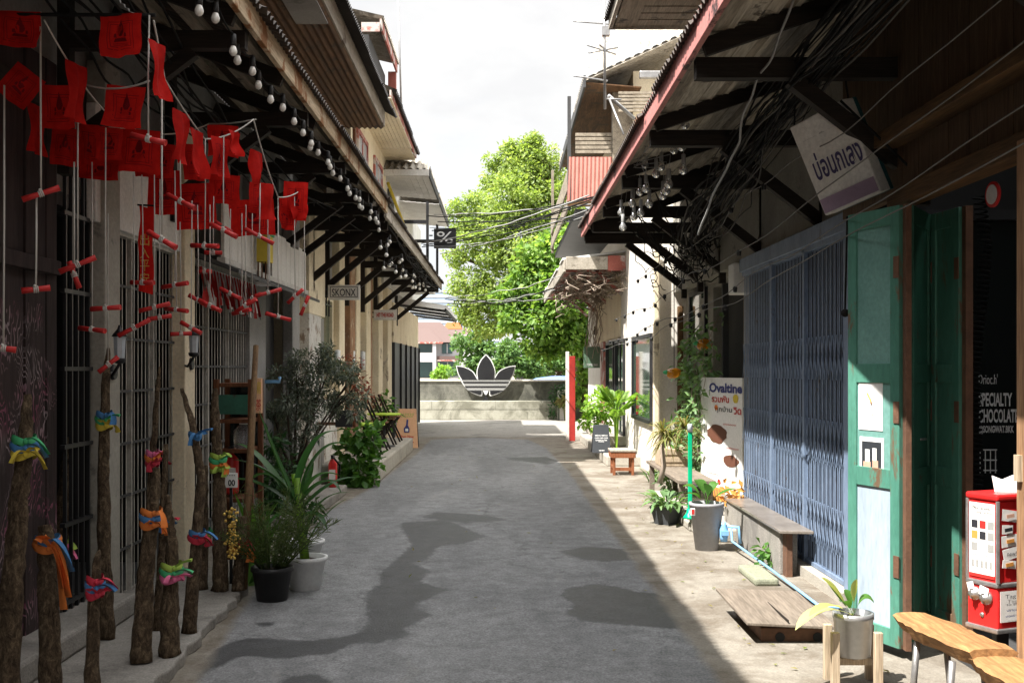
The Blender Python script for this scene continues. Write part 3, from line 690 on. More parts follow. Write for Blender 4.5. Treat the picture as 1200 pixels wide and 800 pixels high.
boxpart('roof_fascia', 'darkgrey', e, -1.43, -1.4, 21.7, 24.6, 5.34, 5.5); boxpart('roof_fascia', 'darkgrey', e, -1.43, -1.4, 25.3, 29.4, 5.34, 5.5)
for y in (25.2, 29.0): MB().box(-1.72, -1.66, y, y+.08, 3.6, 5.4).box(-2.35, -1.72, y+.01, y+.07, 4.9, 4.98).build('balcony_frame', 'blackpaint', e)
boxpart('window', 'glassgreen', e, -2.35, -2.32, 25.6, 27.6, 4.0, 4.9)
MB().tube([(-2.3, 22.4, 5.35), (-1.95, 23.6, 4.3)], .035).build('strut', 'yellow', e)
o = thing('percent_sign', 'black square projecting sign with a white percent symbol', 'sign', W(521, 279, 26))
bx = MB(); q = W(508.5, 291, 26); q2 = W(534.5, 268, 26); bx.box(q.x, q2.x, 25.96, 26.04, q.z, q2.z).build('sign_panel', 'blackpaint', o, .01)
text('%', 'letterwhite', ((q.x+q2.x)/2, 25.955, (q.z+q2.z)/2+.02), (1, 0, 0), (0, 0, 1), o, .38, .28)
MB().tube([(q.x-.03, 26, q.z+.3), (-1.7, 26, q.z+.3)], .018).tube([(q.x-.03, 26, q.z+.1), (-1.7, 26, q.z+.1)], .018).build('sign_arm', 'blackpaint', o)
MB().tube([(-1.8, 20, 5.9), (-1.88, 20, 8.6)], .018, 8).build('mast', 'steel', tag(thing('antenna_mast', 'thin bare metal mast rising above the red edged roof', 'mast', (-1.85, 20, 5.9))))

# ================================================================== right: shophouse row with awning, green doors and blue gate
s = thing('shophouse_row', 'dark shophouse row with a long pink edged awning and a blue folding gate', 'building', (2.6, 9, 0))
XR = 2.4
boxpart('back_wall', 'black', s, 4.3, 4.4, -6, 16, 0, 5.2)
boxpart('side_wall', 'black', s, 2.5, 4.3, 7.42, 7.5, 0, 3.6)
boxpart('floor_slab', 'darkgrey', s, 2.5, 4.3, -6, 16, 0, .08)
boxpart('wall', 'brownboard', s, 2.32, 2.45, -6, 4.35, 0, 3.4)
boxpart('wall', 'darkgrey', s, 2.46, 2.6, 4.35, 7.5, 2.7, 4.3)
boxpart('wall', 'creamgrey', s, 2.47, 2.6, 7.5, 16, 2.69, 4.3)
uw = MB(); y = -5.5
while y < 7.6:
    y2 = y+R.uniform(.2, .3); uw.box(2.34, 2.40+R.uniform(-.01, .01), y, min(y2, 7.62)-.008, 2.62, 4.1); y = y2
uw.build('plank_wall', 'brownboard', s)
boxpart('header', 'ochrewood', s, 2.22, 2.34, 4.2, 6.4, 2.52, 2.62, .006)
boxpart('header', 'ochrewood', s, 2.2, 2.36, 4.2, 6.6, 2.9, 2.98, .006)
boxpart('jamb', 'gateblue', s, 2.36, 2.44, 7.52, 7.66, 0, 2.66, .005)
boxpart('gate_lintel', 'gateblue', s, 2.35, 2.46, 7.52, 10.98, 2.55, 2.68, .005)
folding_gate(s, 2.4, 7.68, 10.95, .09, 2.56, 'gateblue', -1, .1)
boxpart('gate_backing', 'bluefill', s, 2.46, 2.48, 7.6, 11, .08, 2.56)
for y in (8.7, 9.75): boxpart('gate_post', 'gateblue', s, 2.37, 2.4, y, y+.05, .09, 2.56)
boxpart('threshold', 'kerbconc', s, 2.3, 2.5, 7.5, 11, 0, .085)
boxpart('lower_wall', 'whitewall', s, 2.62, 3.4, 6.66, 6.8, 0.08, .42, .01)
# wall beyond the gate with narrow window and dark opening
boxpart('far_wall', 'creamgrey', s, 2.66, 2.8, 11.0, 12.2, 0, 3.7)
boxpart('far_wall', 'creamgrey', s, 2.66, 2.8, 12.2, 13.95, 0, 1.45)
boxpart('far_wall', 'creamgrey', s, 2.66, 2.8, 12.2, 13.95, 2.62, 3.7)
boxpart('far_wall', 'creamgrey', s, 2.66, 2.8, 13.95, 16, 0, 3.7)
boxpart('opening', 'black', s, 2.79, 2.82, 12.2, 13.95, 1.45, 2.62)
boxpart('opening_frame', 'darkgrey', s, 2.63, 2.7, 13.2, 13.27, 1.45, 2.62)
w = boxpart('window', 'glassgreen', s, 2.645, 2.66, 14.4, 15.5, .4, 2.6)
MB().box(2.62, 2.66, 14.32, 14.4, .35, 2.66).box(2.62, 2.66, 15.5, 15.58, .35, 2.66).box(2.62, 2.66, 14.4, 15.5, 2.6, 2.66).build('window_frame', 'blackpaint', w)
boxpart('opening_lintel', 'creamgrey', s, 2.6, 2.66, 12.1, 14.05, 2.66, 2.8, .006)
# awning
awning(s, 2.56, 1.115, 3.54, 4.02, -6, 15.35, 'rustmetal', 'pinkfascia', 'soffitwood', 3.42, 3.61, .05, slat=.2, raf=2.0)
bl = MB(); x = 1.2
while x < 2.5:
    zz = 3.54+(x-1.115)*.332; bl.box(x, x+.115, -6, 15.3, zz-.045, zz-.03); x += .125
bl.build('ceiling_boards', 'ceilboard', s)
for y in (2.0, 4.3, 6.6, 8.6, 10.6, 12.6, 14.0, 15.25): bracket(s, y, 2.5, 1.15, 3.38, 2.72, 1.72, .09)
boxpart('end_beam', 'darkwoodx', s, 1.14, 2.6, 15.24, 15.33, 3.36, 3.52)
# upper storey eave overhead
boxpart('upper_wall', 'cream', s, 2.1, 2.3, -6, 11.8, 4.0, 5.6)
MB().corr((4.2, -6, 7.0), (-3.08, 0, -1.6), (0, 18.1, 0), .09, .02, jitter=.015).build('roof', 'roofmetal', s)
sv = MB()
for i in range(4): sv.box(1.45, 2.1, 11.25+.22*i-.12, 11.25+.22*i+.06, 5.3, 5.325)
sv.build('soffit_vent', 'soffitwood', s)
MB().box(1.22, 1.45, -6, 12.02, 5.3, 5.33).box(1.45, 2.1, -6, 11.0, 5.3, 5.33).build('soffit', 'soffitwood', s)
boxpart('upper_fascia', 'greywood', s, 1.16, 1.2, -6, 12.05, 5.28, 5.48)
boxpart('upper_fascia', 'greywood', s, 1.2, 2.1, 12.02, 12.05, 5.28, 5.4)

# green folding door leaves: each leaf hinged to the next
def door_leaf(parent, p, q, z0, z1, m, panels, hinge=True):
    p, q = Vector((p[0], p[1], 0)), Vector((q[0], q[1], 0)); d = (q-p); L = d.length; d.normalize(); n = Vector((d.y, -d.x, 0))
    def slab(mb, a, b, za, zb, t0, t1):
        A, B = p+d*a, p+d*b
        vs = [A+n*t0, B+n*t0, B+n*t1, A+n*t1]
        return mb.add([v+Vector((0, 0, za)) for v in vs]+[v+Vector((0, 0, zb)) for v in vs], [(0,3,2,1),(4,5,6,7),(0,1,5,4),(1,2,6,5),(2,3,7,6),(3,0,4,7)])
    mb = MB(); w = .075
    slab(mb, 0, w, z0, z1, -.02, .02); slab(mb, L-w, L, z0, z1, -.02, .02)
    zs = [z0]+[a for a, _, _ in panels[1:]]+[z1]
    rails = [(z0, z0+.1)]+[(a-.11, a) for a, b_, c_ in panels[1:]]+[(z1-.1, z1)]
    for a_, b_ in rails: slab(mb, w, L-w, a_, b_, -.019, .019)
    leaf = mb.build('door_leaf', m, parent, .004)
    for za, zb, pm in panels:
        slab(MB(), w-.002, L-w+.002, za-.02, zb+.02, -.008, .008).build('door_panel', pm, leaf)
    if hinge:
        for z in (.45, 1.3, 2.1):
            hb = MB(); slab(hb, L-.04, L+.004, z, z+.12, .021, .026); hb.build('hinge', 'rustiron', leaf)
    return leaf, p, d, n, L
dr = thing('folding_doors', 'green panelled folding doors standing open beside the blue gate', 'doors', (2.2, 6.3, 0))
lf, p0, d0, n0, L0 = door_leaf(dr, (2.05, 6.52), (2.2, 6.1), .06, 2.5, 'greendoor', [(.16, .93, 'bluepanel'), (1.04, 1.52, 'greenpanel'), (1.63, 2.4, 'greenpanel')])
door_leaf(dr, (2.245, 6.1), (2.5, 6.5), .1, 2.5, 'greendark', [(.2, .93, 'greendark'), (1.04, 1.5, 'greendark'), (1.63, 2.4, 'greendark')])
door_leaf(dr, (2.52, 6.5), (2.56, 6.17), .12, 2.5, 'greendoor', [(.2, .93, 'greendoor'), (1.04, 1.52, 'greendoor'), (1.63, 2.4, 'greendoor')])
MB().box(2.205, 2.235, 6.05, 6.1, .06, 2.5).build('door_stile', 'rustiron', dr)
MB().box(2.56, 2.6, 6.12, 6.17, .12, 2.5).build('door_stile', 'rustiron', dr)
MB().tube([(2.42, 6.33, 1.2), (2.36, 6.28, 1.2)], .008).build('bolt', 'steel', dr)
MB().tube([(2.04, 6.55, 2.5), (2.03, 6.56, 1.95)], .006).ball((2.03, 6.56, 1.93), .025, 8).build('pull_chain', 'rubber', dr)
def on_leaf(name, a0, a1, z0, z1, m, label, cat, group=None, t=.0225):
    A, B = p0+d0*a0, p0+d0*a1
    vs = [A+n0*t, B+n0*t, B+n0*(t+.002), A+n0*(t+.002)]
    o = MB().add([v+Vector((0, 0, z0)) for v in vs]+[v+Vector((0, 0, z1)) for v in vs], [(0,3,2,1),(4,5,6,7),(0,1,5,4),(1,2,6,5),(2,3,7,6),(3,0,4,7)]).build(name, m, loc=A+n0*t+Vector((0, 0, z0)))
    return tag(o, label, cat, group)
if n0.y > 0: n0 = -n0
o = on_leaf('notice', .09, .3, 1.25, 1.52, 'paper', 'white paper notice with a small sketch, pinned higher on the green door', 'notice', t=.01)
A = p0+d0*.17+n0*.0135
MB().tube([A+Vector((0, 0, 1.46)), A+d0*.03+Vector((0, 0, 1.42)), A+d0*.035+Vector((0, 0, 1.4))], .006, 5).tube([A+d0*.03+Vector((0,0,1.37)), A+d0*.05+Vector((0,0,1.33))], .002, 4).build('drawing', 'caramel', o)
o = on_leaf('photo_print', .1, .31, .93, 1.21, 'paper', 'instant photo print of hands holding two drinks, pinned lower on the green door', 'photo', t=.01)
def leafbox(a0, a1, z0, z1, m, nm, par, t=.0125):
    A, B = p0+d0*a0+n0*t, p0+d0*a1+n0*t; e1 = Vector((0, 0, 1))
    MB().add([A+e1*z0, B+e1*z0, B+e1*z1, A+e1*z1], [(0, 1, 2, 3)]).build(nm, m, par)
leafbox(.12, .29, 1.0, 1.185, 'boardblack', 'picture', o)
leafbox(.15, .19, 1.06, 1.14, 'paper', 'picture', o, .0135); leafbox(.215, .25, 1.07, 1.15, 'paper', 'picture', o, .0135)
leafbox(.135, .2, 1.0, 1.07, 'skin', 'picture', o, .0145); leafbox(.215, .265, 1.0, 1.08, 'skin', 'picture', o, .0145)

# dark shop glass set back behind the doors
gl = thing('shop_window', 'dark shop window lettered SPECIALTY CHOCOLATE behind the green doors', 'window', (2.95, 6.75, 0))
boxpart('pane', 'glassdark', gl, 2.62, 4.2, 6.75, 6.77, .42, 2.5)
boxpart('window_frame', 'blackpaint', gl, 2.56, 2.62, 6.7, 6.78, .1, 2.56)
boxpart('window_frame', 'blackpaint', gl, 2.62, 4.2, 6.7, 6.78, 2.5, 2.56)
def wt(body, px0, px1, py0, py1, m='letterwhite', bold=.03):
    A = W(px0, py1, 6.745); B = W(px1, py0, 6.745)
    text(body, m, ((A.x+B.x)/2, 6.745, (A.z+B.z)/2), (1, 0, 0), (0, 0, 1), gl, B.x-A.x, B.z-A.z, bold=bold)
wt("Drioc.h'", 1147, 1169, 438, 450, bold=0); wt('SPECIALTY', 1147, 1186, 460, 476); wt('CHOCOLATE', 1147, 1193, 479, 495); wt('@SONGWAT.BKK', 1147, 1188, 498, 509)
gm = MB()
for i in range(4):
    gm.box(*(lambda A, B: (A.x, B.x, 6.742, 6.745, A.z, B.z))(W(1148+i*6, 554, 6.745), W(1149+i*6, 526, 6.745)))
for j in range(3):
    gm.box(*(lambda A, B: (A.x, B.x, 6.741, 6.744, A.z, B.z))(W(1148, 527.5+j*12, 6.745), W(1168, 526+j*12, 6.745)))
gm.build('chocolate_bar_drawing', 'letterwhite', gl)
hs = MB(); c0 = W(1147, 230, 6.6); c1 = W(1144, 575, 6.6); pts = []
N = 900
for i in range(N+1):
    t = i/N; q = c0.lerp(c1, t); q.x += .05*math.sin(t*7)*(1-t)
    an = t*2*math.pi*58; pts.append((q.x+.032*math.cos(an), q.y+.032*math.sin(an), q.z))
tag(hs.tube(pts, .0075, 5).build('coiled_hose', 'rubber', loc=c0), 'black coiled hose hanging in front of the dark shop window', 'hose')

# ================================================================== right: white house with windows and canopy
h = thing('white_house', 'sunlit white house with black window frames and a vine tangled canopy', 'building', (2.4, 22, 0))
XW = 2.28
boxpart('wall', 'whitewall', h, XW, 4.2, 16.0, 21.2, 0, 4.6)
boxpart('wall', 'whitewall', h, XW+.02, 4.2, 21.2, 29.5, 0, 4.6)
boxpart('bay_panel', 'cream', h, XW-.03, XW+.02, 21.25, 26.4, 2.22, 3.45)
def win(par, y0, y1, z0, z1, x=XW, mull=()):
    w = boxpart('window', 'glassgreen', par, x-.012, x, y0, y1, z0, z1)
    f = MB(); t = .06
    f.box(x-.05, x, y0-t, y0, z0-t, z1+t).box(x-.05, x, y1, y1+t, z0-t, z1+t).box(x-.05, x, y0, y1, z1, z1+t).box(x-.06, x, y0, y1, z0-t, z0)
    for m_ in mull: f.box(x-.03, x, m_-.02, m_+.02, z0, z1)
    f.build('window_frame', 'blackpaint', w, .004); return w
win(h, 16.75, 19.05, .82, 2.08)
dw = win(h, 20.5, 21.9, .4, 2.1, mull=(21.2,))
win(h, 22.6, 24.0, .9, 2.1, XW+.02)
boxpart('door', 'redpeel', h, XW, XW+.02, 24.6, 25.6, .37, 2.2, .01)
boxpart('wall_light', 'darkgrey', h, XW-.1, XW, 26.2, 26.3, 2.4, 2.6, .01)
# canopy
MB().corr((2.4, 20.4, 3.78), (-1.27, 0, -.16), (0, 9.6, 0), .12, .02, jitter=.02).build('canopy_roof', 'whitemetal', h)
boxpart('canopy_fascia', 'ashroof', h, 1.14, 1.18, 20.4, 30, 3.38, 3.62, .01)
boxpart('canopy_fascia', 'ashroof', h, 1.18, 1.95, 20.38, 20.42, 3.42, 3.66, .01)
boxpart('canopy_fascia', 'redpeel', h, 1.95, 2.28, 20.37, 20.43, 3.4, 3.68, .01)
cb = MB()
for i in range(4): cb.box(1.25+i*.26, 1.36+i*.26, 20.5, 29.9, 3.5, 3.54)
cb.build('canopy_board', 'redpeel', h)
for y in (21, 24, 27, 29.6): MB().beam((2.28, y, 3.0), (1.75, y, 3.5), .05, .06).beam((2.28, y, 3.48), (1.2, y, 3.46), .05, .06).build('canopy_brace', 'redpeel', h)
boxpart('downpipe', 'cream', h, 2.17, 2.26, 15.86, 15.96, 0, 3.3, .02)
boxpart('downpipe', 'ochrewood', h, 2.52, 2.6, 15.86, 15.96, 0, 2.5, .02)
sg = thing('shop_sign', 'small green hanging sign beyond the white house windows', 'sign', W(692, 417, 25))
A, B = W(684, 431, 25), W(703, 406, 25); MB().box(A.x, B.x, 24.97, 25.03, A.z, B.z).build('sign_panel', 'greensign', sg, .006)
text('COFFEE BAR', 'letterwhite', ((A.x+B.x)/2, 24.965, A.z+.07), (1, 0, 0), (0, 0, 1), sg, .26, .05)
MB().tube([(B.x, 25, B.z-.05), (2.3, 25, B.z-.05)], .012).build('sign_arm', 'blackpaint', sg)

# right: upper house with verandah behind the awning
u = thing('upper_house', 'old two storey house with ash coloured sheet roof and pink corrugated balcony panel', 'building', (2.4, 23, 0))
boxpart('wall', 'cream', u, 2.3, 4.4, 19.4, 27, 4.62, 6.8)
boxpart('balcony_slab', 'darkgrey', u, 1.3, 2.3, 19.6, 27, 4.3, 4.42)
MB().corr((1.15, 19.55, 4.55), (.02, 0, .78), (.78, 0, 0), .07, .012).build('balcony_panel', 'pinkpaint', u)
boxpart('balcony_boards', 'soffitwood', u, 1.19, 1.22, 19.7, 27, 4.85, 5.2)
boxpart('balcony_boards', 'soffitwood', u, 1.19, 1.22, 19.7, 27, 4.5, 4.7)
boxpart('balcony_rail', 'ochrewood', u, 1.16, 1.95, 19.5, 19.6, 4.46, 4.55)
lv = MB()
for i in range(5): lv.box(1.3, 1.95, 19.56, 19.6, 5.4+.075*i, 5.455+.075*i)
lv.build('louvre', 'soffitwood', u)
boxpart('post', 'soffitwood', u, 1.95, 2.35, 19.5, 19.7, 4.4, 6.55)
boxpart('post', 'darkgrey', u, 1.16, 1.22, 19.55, 19.61, 4.4, 6.4)
boxpart('post', 'soffitwood', u, 1.2, 1.26, 26.8, 26.9, 4.4, 6.4)
MB().corr((4.0, 19.0, 7.75), (-2.6, 0, -1.2), (0, 8, 0), .14, .03, jitter=.03).build('roof', 'ashroof', u)
MB().corr((1.45, 19.0, 6.6), (.25, 1.0, .95), (2.4, 0, 1.08), .17, .028).build('roof_hip', 'ashroof', u)
MB().add([(1.45, 19.05, 6.5), (2.4, 19.05, 6.42), (2.4, 27, 6.42), (1.45, 27, 6.5), (1.45, 19.05, 6.52), (2.4, 19.05, 6.44), (2.4, 27, 6.44), (1.45, 27, 6.52)], [(0,3,2,1),(4,5,6,7),(0,1,5,4),(1,2,6,5),(2,3,7,6),(3,0,4,7)]).build('soffit', 'rustsoffit', u)
boxpart('gutter', 'steel', u, 2.35, 3.4, 18.9, 19.0, 6.55, 6.68, .02)
boxpart('eave_fascia', 'darkgrey', u, 1.4, 1.44, 19, 27, 6.42, 6.62)
wv = MB()
for i in range(6): wv.box(2.0, 3.6, 18.98, 19.03, 6.3+.06*i-.3, 6.34+.06*i-.3)
wv.build('gable_louvre', 'soffitwood', u)
an = thing('tv_antenna', 'thin television antenna with short crossbars above the pink edged awning', 'antenna', W(708, 150, 15))
m = MB(); m.tube([W(709, 128, 15), W(708, -20, 15)], .02, 6)
for (x0, y0, x1, y1) in ((672, 25, 716, 29), (702, 52, 714, 62), (688, 53, 722, 64), (690, 62, 724, 56), (672, 89, 712, 95)): m.tube([W(x0, y0, 14.9), W(x1, y1, 15.1)], .012, 5)
m.box(*(lambda q: (q.x-.05, q.x+.05, 14.95, 15.05, q.z-.06, q.z+.06))(W(710, 37, 15)))
m.tube([W(713, 112, 15), W(744, 140, 15.3)], .025, 6).tube([W(714, 116, 15), W(731, 158, 14.6)], .014, 6).tube([W(711, 116, 15), W(728, 117, 15)], .014, 6).tube([W(710, 60, 15), W(690, 80, 16)], .004, 4).tube([W(710, 50, 15), W(722, 30, 15.5)], .004, 4)
m.build('antenna_frame', 'steel', an)

# ================================================================== end wall, emblem, houses beyond
wl = thing('end_wall', 'stained concrete boundary wall with a pale ledge closing the end of the alley', 'wall', (0, 34.8, 0))
boxpart('lower_wall', 'wallconc', wl, -3.2, 3.4, 34.7, 35.3, 0, .6, .02)
boxpart('upper_wall', 'mossconc', wl, -3.2, 5, 35.0, 35.25, .6, 1.2)
boxpart('coping', 'whitewall', wl, -3.2, 5, 34.96, 35.3, 1.2, 1.26, .02)
jt = MB()
jt.box(-3.2, 3.4, 34.694, 34.7, .33, .337)
for x, z in ((-1.6, 0), (-.2, .337), (.8, 0), (-2.2, .337), (1.4, .337)): jt.box(x, x+.006, 34.694, 34.7, z, z+.26)
jt.build('joint', 'mossconc', wl)
boxpart('pier', 'whitewall', wl, 1.75, 2.0, 34.4, 34.69, 0, .95, .03)
em = thing('emblem', 'black trefoil emblem with white outline standing on the wall ledge', 'emblem', (-.5, 34.8, .6))
KS = 1200/220
def E(u, v, y): return W(480+u/KS, 360+v/KS, 34.8) + Vector((0, y-34.8, 0))
def arc(pts, n=8):                                   # smooth an outline (Catmull-Rom), corners flagged by repeating the point
    out = []
    N_ = len(pts)
    for i in range(N_):
        p_, a_, b_, c_ = (Vector(pts[(i+k) % N_]) for k in (-1, 0, 1, 2))
        if (b_-a_).length < .01: continue
        for j in range(n):
            t = j/n; out.append(.5*((2*a_)+(b_-p_)*t+(2*p_-5*a_+4*b_-c_)*t*t+(3*a_-p_-3*b_+c_)*t**3))
    return out
def shape(pts, y, th, m, nm, smooth=True):
    P2 = arc([(x, v, 0) for x, v in pts]) if smooth else [Vector((x, v, 0)) for x, v in pts]
    return MB().prism([E(q.x, q.y, y) for q in P2], (0, th, 0)).build(nm, m, em)
cl = [(488, 305), (488, 305), (520, 345), (542, 405), (538, 462), (538, 462), (438, 462), (438, 462), (434, 405), (456, 345)]
ll = [(302, 377), (302, 377), (350, 385), (400, 412), (432, 462), (432, 462), (336, 462), (336, 462), (314, 425)]
def grow(pts, k):
    cx_ = sum(p[0] for p in pts)/len(pts); cy_ = sum(p[1] for p in pts)/len(pts)
    return [(cx_+(x-cx_)*(1+k/ max(1, abs(x-cx_)+30)), cy_+(y-cy_)*(1+k/max(1, abs(y-cy_)+30))) for x, y in pts]
mir = lambda pts: [(974-x, y) for x, y in pts][::-1]
bowl = [(322, 455), (322, 455), (652, 455), (652, 455), (634, 492), (606, 525), (570, 550), (524, 566), (510, 560), (508, 530), (487, 560), (466, 530), (464, 560), (448, 566), (400, 548), (366, 523), (340, 490)]
for pts, nm in ((cl, 'leaf_outline'), (ll, 'leaf_outline'), (mir(ll), 'leaf_outline')): shape(grow(pts, 9), 34.80, .04, 'white', nm)
shape(bowl, 34.801, .04, 'white', 'bowl_outline')
for pts in (cl, ll, mir(ll)): shape(pts, 34.785, .03, 'blackpaint', 'emblem_leaf')
for (v0, v1, a0, a1) in ((476, 486, 338, 636), (504, 514, 352, 620)):
    shape([(a0, v0), (a1, v0), (a1-8, v1), (a0+8, v1)], 34.79, .03, 'blackpaint', 'band', False)
for (v0, v1, a0, a1) in ((460, 473, 330, 644), (489, 501, 344, 630), (517, 529, 362, 610)):
    shape([(a0, v0), (a1, v0), (a1-8, v1), (a0+8, v1)], 34.792, .03, 'greycable', 'band', False)
shape([(374, 532), (460, 532), (460, 556), (446, 560), (402, 545)], 34.788, .03, 'blackpaint', 'lobe', False)
shape([(514, 532), (600, 532), (572, 545), (528, 560), (514, 556)], 34.788, .03, 'blackpaint', 'lobe', False)
shape([(487, 556), (506, 598), (468, 598)], 34.79, .05, 'blackpaint', 'stand', False)

hb = thing('villa', 'white two storey villa with brown hipped roof beyond the end wall', 'house', (-12, 195, 0))
def B2(px0, px1, py0, py1, Y, d, m, nm, par): A, B = W(px0, py1, Y), W(px1, py0, Y); return boxpart(nm, m, par, A.x, B.x, Y, Y+d, max(A.z, 0), B.z)
B2(440, 539, 402, 443, 195, 8, 'housewhite', 'wall', hb)
def hip(par, x0, x1, ye, yr, Y, d, rx0, rx1, m, nm='roof'):
    e = [W(x0, ye, Y), W(x1, ye, Y)]; r0, r1 = W(rx0, yr, Y), W(rx1, yr, Y)
    MB().add([e[0], e[1], e[1]+Vector((0, d, 0)), e[0]+Vector((0, d, 0)), r0+Vector((0, d/2, 0)), r1+Vector((0, d/2, 0))], [(0, 1, 5, 4), (1, 2, 5), (2, 3, 4, 5), (3, 0, 4), (0, 3, 2, 1)]).build(nm, m, par)
hip(hb, 436, 543, 401, 376, 194, 10, 470, 514, 'houseroof'); hip(hb, 436, 519, 401.5, 384, 192.5, 8, 452, 502, 'houseroof', 'porch_roof')
B2(438, 519, 400.5, 402.5, 192.4, .3, 'redpeel', 'eave_trim', hb); B2(512, 541, 417, 422, 193, 1.5, 'houseroof', 'lower_roof', hb); B2(512, 541, 421.5, 423, 192.8, .3, 'redpeel', 'eave_trim', hb)
for px0, px1, py0, py1 in ((470, 506, 402.5, 413), (518, 530, 402.5, 414), (470, 508, 424, 442), (513, 536, 424, 440)):
    w = B2(px0, px1, py0, py1, 194.85, .15, 'glasshouse', 'window', hb)
    B2((px0+px1)/2-.6, (px0+px1)/2+.6, py0, py1, 194.7, .15, 'housewhite', 'window_frame', w)
B2(440, 509, 413, 424, 193, .3, 'housewhite', 'balcony', hb); B2(507, 511, 402, 443, 192.6, .4, 'housewhite', 'column', hb)
h2 = thing('orange_roofed_house', 'house with an orange red tiled roof rising behind the white villa', 'house', (-14, 230, 0))
B2(500, 556, 392, 443, 230, 10, 'housewhite', 'wall', h2); hip(h2, 505, 560, 395, 383, 229, 12, 520, 548, 'houseroof'); hip(h2, 519, 541, 385.5, 377, 234, 6, 523, 538, 'orangeroof', 'upper_roof')
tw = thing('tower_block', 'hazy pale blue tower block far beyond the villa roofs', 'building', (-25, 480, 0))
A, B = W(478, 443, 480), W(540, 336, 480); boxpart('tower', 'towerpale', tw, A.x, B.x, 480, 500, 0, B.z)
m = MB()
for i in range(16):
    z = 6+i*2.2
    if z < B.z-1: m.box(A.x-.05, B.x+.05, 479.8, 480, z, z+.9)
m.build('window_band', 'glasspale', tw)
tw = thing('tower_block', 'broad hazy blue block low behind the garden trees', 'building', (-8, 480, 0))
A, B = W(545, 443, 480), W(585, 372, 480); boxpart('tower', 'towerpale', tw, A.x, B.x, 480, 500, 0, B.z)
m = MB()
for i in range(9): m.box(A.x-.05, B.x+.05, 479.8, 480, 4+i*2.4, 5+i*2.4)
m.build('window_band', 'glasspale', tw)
sd = thing('shed', 'low white roofed shed with dark walls seen under the trees', 'shed', (4, 95, 0))
B2(604, 650, 434, 446, 95, 5, 'darkgrey', 'wall', sd); MB().corr((W(602, 434, 95).x, 94.6, W(0, 434, 95).z), (0, 5.4, .3), (3.7, 0, 0), .25, .05).build('roof', 'whitemetal', sd)
tp = thing('covered_boat', 'low boat under a dark blue tarpaulin beyond the end wall', 'boat', (4.2, 75, 0))
A = W(656, 440, 75)
MB().lathe([(.0, .35), (2.2, .36), (2.2, .7), (1.6, .98), (.6, 1.1), (0, 1.12)], (A.x, 75, 0), 14).build('tarpaulin', 'bluetarp', tp)
MB().box(A.x-2.2, A.x+2.2, 74.2, 75.8, 0, .35).build('hull', 'housewhite', tp, .1)
# ================================================================== things on the right side
def pot(name, label, loc, rb, rt, h, m, rim=.012, square=False, soil=True, band=0):
    t = thing(name, label, 'pot', loc); c = Vector(loc)
    n = 4 if square else 28
    pr = [(rb*.9, 0), (rb, .005)]
    if band: pr += [(rb+(rt-rb)*.72, h*(1-band)), (rt-.004, h*(1-band)+.004)]
    pr += [(rt, h-.03), (rt+rim, h-.028), (rt+rim, h), (rt-.012, h), (rt-.02, h-.035), (0.0001, h-.04)]
    MB().lathe(pr, c, n, sm=not square).build('pot_body', m, t)
    if soil: MB().lathe([(rt*.94, h-.038), (rt*.5, h-.02), (.0001, h-.015)], c, n).build('soil', 'soil', t)
    return t
# tall grey planter
g0 = G(828, 644); tp = pot('planter', 'tall light grey plastic planter with a red tag beside the counter', g0, .1, .15, .42, 'potgrey', .006, band=.27)
tg = W(812, 599, g0.y-.15); MB().box(tg.x-.018, tg.x+.018, tg.y-.004, tg.y+.02, .325, .385).build('price_tag', 'paper', tp); MB().box(tg.x-.012, tg.x+.012, tg.y-.007, tg.y-.003, .335, .378).build('price_tag', 'letterred', tp)
def big_leaf(mb, base, tip, w, rise=.12):
    b, t = Vector(base), Vector(tip); mid = (b+t)/2+Vector((0, 0, rise))
    mb.blade(b, mid, t, w, .18, 12, lambda s: max(.02, (math.sin(math.pi*max(0, min(1, (s-.28)/.72)))**.75) if s > .3 else .06))
pl = MB(); b0 = g0+Vector((0, 0, .4))
for (px, py, w, rs, dy) in ((800, 570, .11, .12, .05), (826, 566, .13, .05, -.03), (815, 562, .12, .1, .12), (835, 572, .1, .1, .0), (866, 572, .07, .06, .05), (842, 566, .1, .12, .1), (806, 578, .08, .06, -.08)):
    big_leaf(pl, b0+Vector((R.uniform(-.03, .03), R.uniform(-.03, .03), 0)), W(px, py, g0.y+dy), w, rs)
tag(pl.build('leafy_plant', 'leaf_mid', loc=b0), 'broad glossy green leaves growing in the tall grey planter', 'plant')
# orange autumn leaves spray behind it
ol = MB(); q = W(855, 575, 10.6)
for i in range(40):
    ol.leaf(q+Vector((R.uniform(-.11, .13), R.uniform(-.06, .06), R.uniform(-.09, .07))), (R.uniform(-1, 1), R.uniform(-1, 1), R.uniform(-.8, .5)), (R.uniform(-1, 1), -1, R.uniform(0, 1)), .09, .04)
ol.tube([q+Vector((0, 0, -.02)), q+Vector((.02, 0, -.25)), (q.x, q.y, 0)], .006, 5)
tag(ol.build('dry_plant', 'caramel', loc=(q.x, q.y, 0)), 'small plant with orange dried leaves against the white food poster', 'plant')
# dark square planter
g1 = G(781, 614); pot('planter', 'dark square planter on the ground behind the green post', g1, .12, .165, .19, 'potdark', .008, square=True)
pl = MB()
for i in range(70):
    a = R.uniform(0, 6.28); r = R.uniform(.0, .12); b = g1+Vector((r*math.cos(a), r*math.sin(a), .17)); L = R.uniform(.12, .24)
    big_leaf(pl, b, b+Vector((L*math.cos(a), L*math.sin(a), R.uniform(-.05, .16))), R.uniform(.04, .07), .1)
tag(pl.build('leafy_plant', 'leaf_sage', loc=g1), 'pale green bushy leaves growing in the dark square planter', 'plant')
